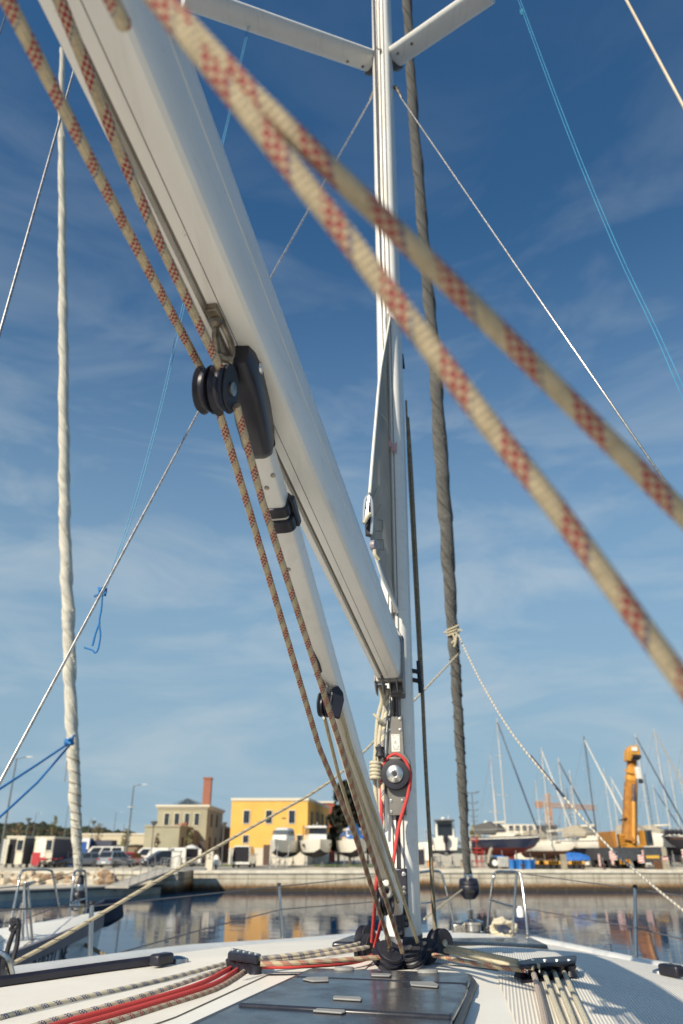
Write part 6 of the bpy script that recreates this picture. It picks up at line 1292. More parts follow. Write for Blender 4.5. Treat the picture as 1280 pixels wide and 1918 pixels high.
# vang tackle block
vbk = block('vang_block', 'black double vang block hooked to the strut by a rusty shackle', at(613, 1322, 2.06), (.93, -.3, -.1), (-.28, -.4, .87), .031, 2, .014, shackle=0)
MB().prism([(-.014, -.042), (.012, -.05), (.026, 0), (.024, .022), (.010, .04), (-.010, .03)], fr(at(627, 1312, 2.04), (.3, -.95, .1), (.9, .3, 0)), -.006, .006).build('hook_cheek', BLK, vbk, bev=.003)
MB().tube(cr(L((592, 1262, 2.01), (598, 1272, 2.02), (603, 1285, 2.03), (612, 1290, 2.04), (607, 1272, 2.03), (600, 1262, 2.02)), 4), .006, 7).build('shackle', STEELD, vbk)
MB().tube(L((584, 1218, 1.93), (591, 1240, 1.97), (599, 1258, 2.0)), [.006, .013, .008], 8).build('strap_eye', BLK, vbk)
# lower vang block at the mast
vb2 = block('vang_block', 'black lower vang block with a steel shackle in front of the mast bracket', at(722, 1692, 3.0), (.9, -.35, 0), (-.3, -.35, .9), .040, 2, .017, shackle=0)
MB().tube(cr(L((713, 1655, 2.94), (722, 1652, 2.94), (733, 1664, 2.95), (730, 1678, 2.96), (718, 1676, 2.96), (713, 1664, 2.95)), 4), .008, 8).build('shackle', M('shackle_pale', (0, 0, 0)), vb2)
MB().lathe([(.010, -.006), (.012, 0), (.008, .008), (0, .009)], fr(at(724, 1655, 2.9), (0, -1, 0)), 10).build('shackle_pin', M('pin_white', (.8, .78, .74), .3), vb2)
# ------------------------------------------------ deck turning blocks around the mast foot
def dblock(label, u, v, Y, R, axis, up, ns=1, th=.026): return block('turning_block', label, at(u, v, Y), axis, up, R, ns, th, 'turning blocks around the mast foot', shackle=0, cheek=1.12, tail=.2)
dblock('pair of large black turning blocks left of the mast taking the red line', 690, 1782, 3.36, .060, (.75, -.66, .1), (0, 0, 1), 2, .022)
dblock('black turning block farthest left behind the red line', 686, 1764, 3.52, .060, (.75, -.66, .1), (0, 0, 1), 1, .03)
dblock('low black turning block in front left of the mast foot', 728, 1792, 3.10, .058, (.25, -.45, .86), (.1, -.86, -.45), 2, .018)
dblock('low black turning block directly before the mast foot', 772, 1789, 3.12, .052, (-.35, -.5, .8), (.1, -.86, -.45), 2, .020)
dblock('low black turning block under the plain cream line', 798, 1782, 3.22, .048, (-.3, -.35, .85), (.1, -.86, -.45), 2, .018)
dblock('upright black turning block right of the mast with the brown halyard', 824, 1766, 3.40, .050, (.55, -.83, .05), (0, 0, 1), 2, .022)
b = MB(); P = [onD(u, v, .01) for u, v in ((705, 1803), (800, 1803), (812, 1790), (700, 1786))]; b.loft([P, [q + V((0, 0, .02)) for q in P]]); b.build('mast_step_plate', STEELD, Y_, bev=.004)
# ================================================================ running rigging
GM_ = 'mainsheet falls'
rope('mainsheet_rope', 'cream mainsheet with red flecks entering the outer left sheave from upper left', L((-20, -65, .40), (115, 195, .57), (235, 425, .80), (382, 700, 1.19)), .0076, R_RED, GM_, n=12)
rope('mainsheet_rope', 'cream mainsheet with red flecks lying along the boom groove into the middle sheave', L((92, -50, .50), (225, 285, .68), (300, 455, .82), (415, 694, 1.10)), .0076, R_RED, GM_, n=12)
rope('mainsheet_rope', 'red flecked mainsheet fall leaving the block lowest left down to the mast foot', L((412, 775, 1.17), (470, 965, 1.42), (598, 1400, 2.12), (664, 1562, 2.58), (735, 1782, 3.12)), .0076, R_RED, GM_, n=12)
rope('mainsheet_rope', 'red flecked mainsheet fall against the vang down to the mast foot', L((443, 760, 1.14), (492, 940, 1.36), (640, 1402, 2.16), (684, 1560, 2.56), (754, 1784, 3.06)), .0076, R_RED, GM_, n=12)
rope('mainsheet_rope', 'lower of the two blurred near ropes crossing to the right edge', L((236, -75, .275), (640, 432, .335), (920, 800, .39), (1040, 950, .41), (1340, 1360, .46)), .0069, R_RED, GM_, n=14)
rope('mainsheet_rope', 'upper of the two blurred near ropes crossing to the right edge', L((270, -40, .28), (470, 175, .305), (755, 445, .345), (990, 675, .385), (1240, 924, .42), (1350, 1032, .44)), .0067, R_RED, GM_, n=14)
rope('mainsheet_rope', 'short blurred rope end with a red patch against the boom top', L((170, -75, .36), (205, -10, .40), (232, 45, .435)), .0074, R_RED, GM_, n=12)
# vang tackle: plain cords on the strut
GV = 'vang tackle cords'
rope('tackle_rope', 'plain cream vang cord nearest the right edge of the strut', L((632, 1308, 2.05), (657, 1400, 2.27), (716, 1562, 2.66), (786, 1776, 3.14)), .006, R_CREAM, GV)
rope('tackle_rope', 'plain cream vang cord in the middle of the strut', L((622, 1345, 2.10), (648, 1420, 2.28), (698, 1560, 2.64), (746, 1690, 3.02)), .006, R_CREAM, GV)
rope('tackle_rope', 'plain cream vang cord between the two red flecked falls', L((608, 1345, 2.10), (634, 1450, 2.34), (668, 1562, 2.62), (706, 1690, 2.94)), .0055, R_CREAM, GV)
# red furling line round the winch
def Wp(x, v, z): return MW @ V((x * xs_, mz(v), z))
loop = [at(697, 1764, 3.20), at(702, 1701, 3.08), at(706, 1646, 2.98), at(714, 1560, 3.1), Wp(-.062, 1500, .04), Wp(-.056, 1462, .042), Wp(-.045, 1430, .042), Wp(0, 1414, .042), Wp(.043, 1428, .042), Wp(.057, 1456, .042), Wp(.046, 1492, .04), Wp(.012, 1540, .045), at(742, 1580, 3.16), at(737, 1615, 3.12), at(728, 1665, 3.1), at(720, 1701, 3.12), at(711, 1742, 3.18), at(702, 1774, 3.24)]
rope('furling_line', 'solid red furling line looped over the black winch on the mast', loop, .0068, R_SOLID, n=12, smoothn=5)
# white halyard tails hanging in a bunch left of the mast
GW = 'white halyard tails beside the mast'
for i, (q, lab) in enumerate(((((712, 1284, 3.2), (716, 1310, 3.24), (708, 1345, 3.25), (704, 1400, 3.26), (702, 1450, 3.27), (706, 1520, 3.27)), 'white halyard tail hanging farthest left of the mast'),
        (((722, 1284, 3.2), (720, 1330, 3.24), (712, 1370, 3.24), (710, 1420, 3.25), (712, 1480, 3.26), (714, 1540, 3.26)), 'white halyard tail in the middle of the bunch'),
        (((728, 1290, 3.2), (724, 1330, 3.23), (718, 1380, 3.23), (716, 1430, 3.24), (718, 1490, 3.24), (719, 1560, 3.25)), 'white halyard with blue flecks nearest the mast'))):
    rope('halyard_tail', lab, L(*q), .0085, R_BLUE if i == 2 else R_WHITE, GW, smoothn=4)
pts = []
for i in range(56):
    a_ = i / 56 * 2 * PI * 5; pts.append(at(704 + 9 * math.cos(a_), 1426 + i * .62 + 3 * math.sin(a_), 3.24 + .03 * math.sin(a_)))
rope('halyard_coil', 'white halyard wrapped into a tight hank left of the winch', pts, .0075, R_WHITE, smoothn=2)
MB_c = MB().tube(cr(L((700, 1338, 3.21), (710, 1347, 3.20), (720, 1356, 3.22)), 3), .006, 7).build('rope_tie', R_WHITE); tag(MB_c, 'thin white lashing across the hanging halyard tails', 'lashing')
jm = thing('rope_clutch', 'small black jammer on the left side of the mast', 'jammer', tuple(at(713, 1408, 3.25)))
b = MB(); b.box(at(714, 1408, 3.25), (.03, .04, .058)); b.build('body', BLK, jm, bev=.006); b = MB(); b.lathe([(.012, -.02), (.02, -.018), (.014, 0), (.02, .018), (.012, .02)], fr(at(712, 1408, 3.22), (0, 0, 1)), 12); b.build('roller', BLKM, jm)
# brown halyards on the starboard side
GB = 'brown halyards right of the mast'
rope('brown_halyard', 'brown halyard right of the mast, the one running down to the turning block', L((764, 782, 3.40), (772, 900, 3.42), (789, 1240, 3.42), (797, 1420, 3.42), (807, 1600, 3.41), (816, 1752, 3.40)), .0085, BROWN, GB, n=8, smoothn=3)
rope('brown_halyard', 'thin brown halyard closest to the right side of the mast', L((761, 750, 3.40), (766, 880, 3.42), (779, 1130, 3.42), (785, 1240, 3.42)), .005, BROWN, GB, n=8)
# ropes on the port coachroof through the organiser
og = thing('deck_organiser', 'black rope organiser on a white pad left of the mast', 'deck organiser', tuple(onD(456, 1806)))
def dk(u, v, h): return onD(u, v, h)
oq = [dk(u, v, .04) for u, v in ((426, 1797), (436, 1788), (489, 1800), (482, 1806))]
b = MB(); b.loft([[p + V((0, 0, -.004)) for p in oq], [p + V((0, 0, .022)) for p in oq]]); b.build('top_plate', BLK, og, bev=.006)
for k_ in range(5):
    p = lerp((oq[0] + oq[1]) / 2, (oq[2] + oq[3]) / 2, .1 + .2 * k_); b = MB(); b.lathe([(.022, -.05), (.026, -.045), (.02, -.03), (.026, -.008), (.022, -.004)], Matrix.Translation(p), 14); b.build('sheave', BLK, og)
    b = MB(); b.lathe([(.008, .022), (.007, .026), (0, .026)], Matrix.Translation(p), 8); b.build('screw', RIV, og)
oq2 = [dk(u, v, 0) for u, v in ((430, 1806), (440, 1796), (502, 1812), (490, 1822))]
b = MB(); b.loft([oq2, [lerp(p, (oq2[0] + oq2[2]) / 2, .15) + V((0, 0, .018)) for p in oq2]]); b.build('pad', WHITE, og, bev=.008)
GP_ = 'control lines on the left cabin top'
def dline(name, label, px, r, mat, h=None, grp=GP_):
    P = [dk(u, v, h or r * 1.15) for u, v in px]; pre, post = [], []
    for e, lst in ((0, pre), (-1, post)):
        if px[e][1] > 1900:
            s_, t_2 = st(P[e]); s2, t2 = st(P[1 if e == 0 else -2]); m_ = (t_2 - t2) / min(-.05, s_ - s2)
            for k in (1, 2, 3): lst.append(D(s_ - .7 * k, t_2 - m_ * .7 * k * .6, r * 1.15))
    return rope(name, label, pre[::-1] + P + post, r, mat, grp, n=12, smoothn=3)
dline('control_line', 'blue flecked line farthest left on the cabin top', ((-30, 1916), (60, 1891), (160, 1868), (300, 1837), (390, 1814), (434, 1802)), .0076, R_BLUE)
dline('control_line', 'second blue flecked line, beside the two red ones', ((40, 1930), (120, 1906), (200, 1885), (300, 1856), (400, 1822), (441, 1805)), .0075, R_BLUE)
dline('control_line', 'left of the two solid red lines on the cabin top', ((75, 1930), (150, 1907), (300, 1867), (380, 1841), (430, 1815), (450, 1807)), .0075, R_SOLID)
dline('control_line', 'right of the two solid red lines on the cabin top', ((100, 1935), (200, 1905), (300, 1876), (400, 1844), (440, 1820), (458, 1809)), .0075, R_SOLID)
dline('control_line', 'grey red flecked line nearest the hatch on the left', ((130, 1940), (200, 1918), (300, 1887), (400, 1855), (450, 1826), (466, 1812)), .0076, R_RFL)
dline('control_line', 'upper blue flecked line between organiser and mast blocks', ((484, 1796), (560, 1788), (640, 1776), (690, 1764)), .0078, R_BLUE, .05)
dline('control_line', 'lower blue flecked line between organiser and mast blocks', ((486, 1802), (560, 1794), (640, 1783), (690, 1774)), .0078, R_BLUE, .04)
dline('control_line', 'red flecked line between organiser and mast foot', ((488, 1806), (560, 1804), (640, 1799), (705, 1794), (730, 1792)), .0082, R_RED, .04)
dline('control_line', 'solid red line between organiser and mast blocks', ((488, 1811), (560, 1810), (640, 1805), (680, 1798), (700, 1790)), .008, R_SOLID, .025)
# starboard organiser and lines
og2 = thing('deck_organiser', 'long black rope organiser on the right cabin top with four lines', 'deck organiser', tuple(onD(1028, 1822)))
oq = [dk(u, v, .03) for u, v in ((970, 1818), (1000, 1811), (1082, 1805), (1080, 1817), (976, 1826))]
b = MB(); b.loft([[p + V((0, 0, .012)) for p in oq], [p + V((0, 0, .028)) for p in oq]]); b.build('top_plate', BLK, og2, bev=.006)
b = MB(); b.loft([[p + V((0, 0, -.034)) for p in oq], [p + V((0, 0, -.018)) for p in oq]]); b.build('base_plate', BLK, og2, bev=.006)
for k_ in range(5):
    p = lerp(oq[0], oq[3], .06 + .21 * k_) + V((0, .01, 0)); b = MB(); b.lathe([(.026, -.02), (.018, -.004), (.026, .012)], Matrix.Translation(p), 14); b.build('sheave', BLK, og2)
    b = MB(); b.lathe([(.008, .028), (.007, .032), (0, .032)], Matrix.Translation(p), 8); b.build('screw', RIV, og2)
GS = 'lines on the right cabin top'
dline('control_line', 'purple flecked line leaving the right organiser nearest the hatch', ((996, 1818), (1002, 1830), (1010, 1862), (1018, 1895), (1028, 1945)), .0095, rope_mat('rope_purple', (196, 186, 168), (110, 60, 84), None, .02, .5, 10, .0095), .025, GS)
for (q, lab) in ((((1016, 1818), (1022, 1828), (1034, 1862), (1046, 1895), (1066, 1945)), 'second white line leaving the right organiser'), (((1035, 1818), (1041, 1827), (1054, 1860), (1068, 1895), (1086, 1945)), 'third white line leaving the right organiser'), (((1053, 1817), (1059, 1826), (1074, 1860), (1090, 1895), (1112, 1945)), 'fourth white line leaving the right organiser, outermost')):
    dline('control_line', lab, q, .0082, R_WHITE, .022, GS)
dline('control_line', 'dark red flecked line from the mast foot to the right organiser', ((812, 1789), (870, 1801), (920, 1810), (985, 1818)), .0082, R_RED, .04, GS)
dline('control_line', 'upper white line from the right turning block to the organiser', ((838, 1774), (890, 1784), (950, 1797), (1010, 1810)), .008, R_CREAM, .05, GS)
dline('control_line', 'lower white line from the right turning block to the organiser', ((834, 1781), (890, 1794), (950, 1806), (1000, 1814)), .008, R_CREAM, .045, GS)
# long genoa sheet from the bow sail back to the left track
rope('genoa_sheet', 'long cream sheet with black flecks crossing from the left edge up behind the mast', L((2, 1817, 3.45), (120, 1753, 3.72), (300, 1647, 4.2), (480, 1545, 4.9), (620, 1463, 5.6), (720, 1370, 6.3), (862, 1222, 7.85)), .0088, R_BLKF, 'genoa sheets', n=10, smoothn=3)
rope('genoa_sheet', 'pale sheet with blue flecks running from the grey furled sail to the right edge', L((858, 1188, 7.9), (900, 1275, 7.5), (960, 1375, 7.0), (1050, 1485, 6.5), (1130, 1575, 6.1), (1200, 1640, 5.6), (1340, 1752, 4.7), (1420, 1800, 4.3)), .0085, R_BLUE, 'genoa sheets', n=10, smoothn=3)
o = MB().tube(L((994, 1416, 6.82), (1028, 1458, 6.62), (1058, 1494, 6.46)), .0115, 10).build('sheet_sleeve', M('sleeve_navy', (.04, .045, .07), .8, var=.3, scale=60)); tag(o, 'dark navy sleeve on the right hand sheet', 'rope sleeve')
# ------------------------------------------------ standing rigging
WR = M('rig_wire', (.50, .48, .45), .32, .9, var=.25, scale=60)
GSH = 'shrouds of the near yacht'
wire('shroud', 'lower shroud from the mast down to the right edge', L((752, 184, 3.34), (1000, 545, 2.95), (1300, 980, 2.5)) + [onD(1560, 1890)], .0052, WR, GSH)
wire('shroud', 'lower shroud passing behind the boom down to the left edge', L((692, 190, 3.34), (515, 505, 3.05), (370, 775, 2.82), (0, 1465, 2.3), (-230, 1880, 2.05)), .0052, WR, GSH)
wire('shroud', 'shroud crossing the white furled sail at upper left', L((190, -50, 2.3), (133, 152, 2.2), (0, 622, 2.0), (-160, 1190, 1.8)), .0055, WR, GSH)
wire('shroud', 'thin shroud cutting the extreme upper left corner', L((30, -30, 2.4), (-20, 120, 2.3)), .004, WR, GSH)
wire('shroud', 'stout pale shroud in the upper right corner', ext(L((1150, -45, 2.3), (1290, 215, 2.1), (1400, 420, 2.0)), CZ - .55), .0068, M('shroud_cream', (.55, .47, .36), .5, .3), GSH)
GF = 'thin cyan flag halyards'
for q, lab in ((((467, 40, 2.97), (446, 130, 2.9), (424, 232, 2.85), (345, 560, 2.75), (300, 760, 2.7), (242, 970, 2.65), (196, 1104, 2.60)), 'left strand of the cyan halyard pair hanging from the left spreader'), (((470, 40, 2.97), (449, 130, 2.9), (427, 232, 2.85), (349, 560, 2.75), (304, 760, 2.7), (247, 970, 2.65), (200, 1100, 2.60)), 'right strand of the cyan halyard pair hanging from the left spreader'),
        (((964, -20, 2.9), (1060, 240, 2.75), (1150, 460, 2.6), (1225, 620, 2.5), (1300, 795, 2.4)), 'lower strand of the cyan halyard pair at upper right'), (((968, -20, 2.9), (1066, 240, 2.75), (1157, 460, 2.6), (1233, 620, 2.5), (1308, 785, 2.4)), 'upper strand of the cyan halyard pair at upper right')):
    rope('flag_halyard', lab, L(*q) if 'left spreader' in lab else ext(L(*q), CZ - .45), .0017, R_CYAN, GF, n=5, smoothn=4)
kn = thing('cord_knot', 'blue cord knotted round the left shroud with a loop dangling', 'knot', tuple(at(190, 1110, 2.6)))
BC = M('blue_cord', (0, 0, 0))
pts = [at(192 + 7 * math.cos(i * 1.1), 1108 + 7 * math.sin(i * 1.7), 2.6 + .015 * math.sin(i * 2.3)) for i in range(20)]
MB().tube(pts, .005, 6).build('knot', BC, kn); MB().tube(cr(L((192, 1112, 2.6), (190, 1140, 2.6), (186, 1165, 2.6), (188, 1190, 2.6), (184, 1215, 2.6), (178, 1223, 2.6), (173, 1218, 2.6), (158, 1213, 2.6)), 4), .0035, 6).build('tail', BC, kn)
MB().tube(cr(L((187, 1165, 2.6), (178, 1190, 2.6), (173, 1210, 2.6), (176, 1200, 2.6), (179, 1186, 2.6)), 4), .0035, 6).build('loop', BC, kn); MB().tube(cr(L((196, 1108, 2.6), (186, 1113, 2.6), (176, 1117, 2.6)), 3), .005, 6).build('cord_end', BC, kn)
k2 = MB().tube([at(978 + 3 * math.cos(i * 1.3), 22 + 6 * math.sin(i * 1.9), 2.88) for i in range(14)], .0035, 5).build('cord_knot', R_CYAN); tag(k2, 'tiny knot on the cyan halyard pair at the top edge', 'knot')
# ------------------------------------------------ furled genoas
def spiral_sail(nm, base, dark, pitch, k, seed, edge=.4):
    m = bpy.data.materials.new(nm); m.use_nodes = True; t = NT(m); u, l = t.uv()
    mpn = t.n('ShaderNodeCombineXYZ'); ph = t.math('ADD', u, t.math('DIVIDE', l, pitch)); t.l(t.math('MULTIPLY', t.math('SINE', t.math('MULTIPLY', ph, 2 * PI)), 1.2), mpn.inputs[0]); t.l(t.math('MULTIPLY', t.math('COSINE', t.math('MULTIPLY', ph, 2 * PI)), 1.2), mpn.inputs[1]); t.l(t.math('MULTIPLY', l, .5), mpn.inputs[2])
    n_ = t.noise(4.5, 5, .6, mpn.outputs[0]); n2 = t.noise(14, 4, .6, mpn.outputs[0])
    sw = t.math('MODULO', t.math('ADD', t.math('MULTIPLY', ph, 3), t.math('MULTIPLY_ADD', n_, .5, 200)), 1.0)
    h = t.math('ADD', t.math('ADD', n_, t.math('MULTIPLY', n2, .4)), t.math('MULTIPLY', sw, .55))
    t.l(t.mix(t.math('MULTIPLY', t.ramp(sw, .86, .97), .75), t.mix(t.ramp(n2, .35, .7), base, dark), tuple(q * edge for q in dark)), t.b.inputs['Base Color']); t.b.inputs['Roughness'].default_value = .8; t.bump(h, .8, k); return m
SPG = spiral_sail('sail_cover_grey', (.225, .22, .20), (.15, .146, .132), .55, .05, 1); SPW = spiral_sail('sail_cover_cream', (.86, .82, .70), (.78, .735, .61), .7, .03, 2, .78)
def forestay_Y(v, a_, c, Ya, Yb):   # straight stay between two 3d points, solved per image row
    return None
def furled(name, label, px, A, Bz, mat, seed, helix=1.1):
    """px: (u, v, width_px); stay runs from A (low) to Bz (high) in 3d"""
    rg = random.Random(seed); pts = []; rad_ = []
    for u, v, w_ in px:
        r = ray(u, v); k_ = r.z / r.y
        # z = CZ + k*Y along sight, stay: P = A + q (B-A)
        q = (CZ + k_ * A.y - A.z) / ((Bz.z - A.z) - k_ * (Bz.y - A.y)); Y = A.y + q * (Bz.y - A.y); p = at(u, v, Y); pts.append(p)
        dep = p.y * cp + (p.z - CZ) * sp; rad_.append(w_ / F * dep / 2)
    P = cr(pts, 14); n = len(P); R = []
    for i in range(n):
        j = i / 14; a_ = int(j); R.append(lerp(rad_[min(a_, len(rad_) - 1)], rad_[min(a_ + 1, len(rad_) - 1)], j - a_) * (1 + .035 * math.sin(i * .9) + rg.uniform(-.03, .03)))
    P = [p + V((math.sin(i * .55), math.cos(i * .55), 0)) * R[i] * .05 for i, p in enumerate(P)]
    # wound cloth: helical steps and creases modelled into the roll
    Q = cr(P, 4); b = MB(); rings = []; LN_ = []; N = 40; l = 0
    for i, p in enumerate(Q):
        t = (Q[min(i + 1, len(Q) - 1)] - Q[max(i - 1, 0)]).normalized(); x = V((1, 0, 0)); x = (x - t * x.dot(t)).normalized(); y = t.cross(x)
        if i: l += (p - Q[i - 1]).length
        j = i / 4; a_ = int(j); Ri = lerp(R[min(a_, len(R) - 1)], R[min(a_ + 1, len(R) - 1)], j - a_); ring = []
        for k in range(N):
            th = 2 * PI * k / N; ph = k / N + l / helix + .12 * math.sin(l * 1.7); s1 = (ph * 2) % 1.0; s2 = (ph * 5 + .3 * math.sin(l * 2.3)) % 1.0
            ring.append(p + (x * math.cos(th) + y * math.sin(th)) * Ri * (.90 + .20 * s1 + .05 * s2 * math.sin(l * 3.1 + k * .16) + .02 * math.sin(th * 3 + l * 9)))
        rings.append(ring); LN_.append(l)
    b.loft(rings, lens=LN_); o = b.build(name, mat, smooth=35); tag(o, label, 'furled sail'); return o, pts, rad_
gA = at(880, 1660, 9.2); gB = mast_pt(CZ + 12.6) + ax * .1
gs, gpts, grad = furled('furled_genoa', 'grey covered genoa rolled tightly on the forestay right of the mast', ((760, -60, 17), (766, 60, 17), (773, 190, 18), (790, 400, 20), (803, 550, 21), (815, 690, 22), (828, 870, 26), (838, 1020, 25), (846, 1150, 21), (853, 1240, 19), (858, 1330, 18), (865, 1450, 17), (871, 1560, 15), (875, 1622, 13), (877, 1634, 11)), gA, gB, SPG, 3)
# lashing on the grey sail + spiral cord
ga = [at(u, v, 9.2) for u, v in ((0, 0),)]
def ring_at(v, k_=1.08, tilt=.0, n=14, turns=1, nm='lashing', r=.012, mat=R_WHITE, par=None, pts=gpts, rad_=grad):
    i = min(range(len(pts) - 1), key=lambda i: 0 if (pv(pts[i]) <= v <= pv(pts[i + 1])) else 1 + abs(pv(pts[i]) - v))
    t = (v - pv(pts[i])) / (pv(pts[i + 1]) - pv(pts[i])); c = lerp(pts[i], pts[i + 1], t); R = lerp(rad_[i], rad_[i + 1], t) * k_; ax_ = (pts[i] - pts[i + 1]).normalized(); x = V((1, 0, 0)); x = (x - ax_ * x.dot(ax_)).normalized(); y = ax_.cross(x)
    P = [c + (x * math.cos(a_) + y * math.sin(a_)) * R + ax_ * (tilt * math.cos(a_ + .4) + (q / (n * turns) - .5) * .03 * turns) for q in range(n * turns + 1) for a_ in (2 * PI * q / n,)]
    return P
def pv(p): d = V((p.x, p.y, p.z - CZ)); return 959 - F * (d.z * cp - d.y * sp) / (d.y * cp + d.z * sp)
sl_ = thing('sail_lashing', 'cream lashing knotted round the grey furled sail at its clew', 'lashing', tuple(at(849, 1195, 7.72)))
MB().tube(ring_at(1182, 1.10, .02, 14, 3), .011, 6).build('lashing_turns', R_CREAM, sl_)
for q in (((848, 1186), (852, 1198), (846, 1205)), ((856, 1186), (853, 1205), (850, 1212)), ((840, 1186), (836, 1184), (832, 1186)), ((858, 1182), (862, 1180), (866, 1182))):
    MB().tube(cr([at(u, v, 7.72) for u, v in q], 3), .010, 6).build('lashing_tail', R_CREAM, sl_)
GK = 'cord turns around the lower grey furled sail'
b = MB(); P = []
for v in [1195 + i * 4 for i in range(108)]:
    i = max(0, min(len(gpts) - 2, next((i for i in range(len(gpts) - 1) if pv(gpts[i]) <= v <= pv(gpts[i + 1])), len(gpts) - 2))); t = (v - pv(gpts[i])) / (pv(gpts[i + 1]) - pv(gpts[i])); c = lerp(gpts[i], gpts[i + 1], t); R = lerp(grad[i], grad[i + 1], t) * 1.04
    a_ = (v - 1195) / 27 * 2 * PI; P.append(c + V((math.cos(a_), math.sin(a_), 0)) * R)
b.tube(cr(P, 4), .009, 5); o = b.build('spiral_cord', M('cord_dark', (.10, .095, .085), .9)); tag(o, 'dark cord spiralling down the lower grey furled sail', 'cord')
# drum of the grey sail
dr = thing('furling_drum', 'black furling drum at the foot of the grey furled sail', 'furling drum', tuple(at(880, 1690, 9.2)))
dc = at(879, 1662, 9.2); dz = (gpts[-1] - gpts[-3]).normalized() * -1; dz = V((dz.x * .4, dz.y * .4, 1)).normalized(); px_ = 9.2 / 1.115 / F
MB().lathe([(.0, -20 * px_), (11 * px_, -19 * px_), (17 * px_, -11 * px_), (19 * px_, -4 * px_), (19 * px_, 4 * px_), (17.5 * px_, 6 * px_), (18.5 * px_, 8 * px_), (17 * px_, 13 * px_), (9 * px_, 16 * px_)], fr(dc, dz), 28).build('drum', BLK, dr)
MB().lathe([(8.6 * px_, 15 * px_), (8.6 * px_, 23 * px_), (8 * px_, 24 * px_)], fr(dc, dz), 20).build('collar', STEEL, dr); MB().lathe([(8.2 * px_, 24 * px_), (6 * px_, 32 * px_), (4.4 * px_, 38 * px_), (3 * px_, 40 * px_)], fr(dc, dz), 18).build('swivel_cone', BLK, dr)
MB().bb((-9 * px_, -19 * px_, -6 * px_), (7 * px_, -17 * px_, -2 * px_), 0, fr(dc, dz)).build('drum_slot', RUB, dr)
MB().tube(L((879, 1682, 9.2), (880, 1702, 9.2)), .016, 8).build('link_rod', STEEL, dr); MB().prism([(-.03, -.13), (.03, -.13), (.022, .0), (.03, .06), (-.03, .06), (-.022, 0)], fr(at(882, 1716, 9.2), (0, -1, 0)), -.02, .02).build('toggle', STEELD, dr, bev=.005)
rope('furling_line', 'thin pale furling line from the black drum back towards the mast', L((866, 1667, 9.1), (820, 1702, 8.3), (795, 1722, 7.6)), .008, R_CREAM)
# ================================================================ neighbouring yacht on the left
NH = rad(15); nax = V((math.sin(NH), math.cos(NH), 0)); nbx = V((math.cos(NH), -math.sin(NH), 0)); NB = V((-3.04, 10.7, 0))     # bow point
def NP(s, t, z): q = NB + nax * s + nbx * t; return V((q.x, q.y, z))
NW = [(-9, 1.7), (-6, 1.55), (-4.5, 1.28), (-3, .92), (-1.5, .54), (-.6, .27), (0, .05)]
def nz(s): return CZ - .76 + .035 * max(s, -5)
KN = 1.115
def atN(u, v, Y): return at(u, v, Y * KN)
def LN(*p): return [atN(*q) for q in p]
ny_ = thing('neighbour_yacht', 'white yacht moored alongside on the left, bow towards the quay', 'yacht', tuple(NP(-3, 0, 0)))
b = MB(); rings = []; SS2 = [-9 + 9 * i / 36 for i in range(37)]
for s in SS2:
    w_ = interp(s, NW); z1 = nz(s); q = max(0, (s + 3) / 3); hb = lerp(.9, .35, q); off = -.55 * q
    def pp(t, z, k): return NP(s + off * (1 - z / z1) if z < z1 else s, t, z)
    rings.append([pp(-w_, z1, 0), pp(-w_ * lerp(hb, 1, .55), z1 * .5, 0), pp(-w_ * hb, .1, 0), pp(0, -.6, 0), pp(w_ * hb, .1, 0), pp(w_ * lerp(hb, 1, .55), z1 * .5, 0), pp(w_, z1, 0)])
b.loft(rings, closed=False, cap=False); b.build('hull', WHITE, ny_, smooth=50)
b = MB(); b.loft([[NP(s, interp(s, NW) * k, nz(s) + .08 * (1 - k * k) - .002) for k in (-1, -.6, -.2, .2, .6, 1)] for s in SS2], closed=False, cap=False); b.build('deck', DECK, ny_, smooth=50)
b = MB(); b.loft([[NP(s, t, nz(s) + z) for t, z in ((interp(s, NW) - .05, .005), (interp(s, NW) - .045, .05), (interp(s, NW) + .012, .05), (interp(s, NW) + .016, -.09), (interp(s, NW) + .004, -.09))] for s in [-8 + 7.95 * i / 30 for i in range(31)]], cap=True); b.build('rub_rail', M('rail_grey', (.16, .15, .17), .5), ny_)
b = MB(); b.loft([[NP(s, t, nz(s) + z) for t, z in ((-w_, .05), (-w_ * .8, h_), (w_ * .8, h_), (w_, .05))] for s, w_, h_ in ((-8.5, 1.0, .45), (-4.2, .85, .42), (-3.0, .62, .3), (-2.3, .38, .10))]); b.build('coachroof', DECK, ny_, bev=.04)
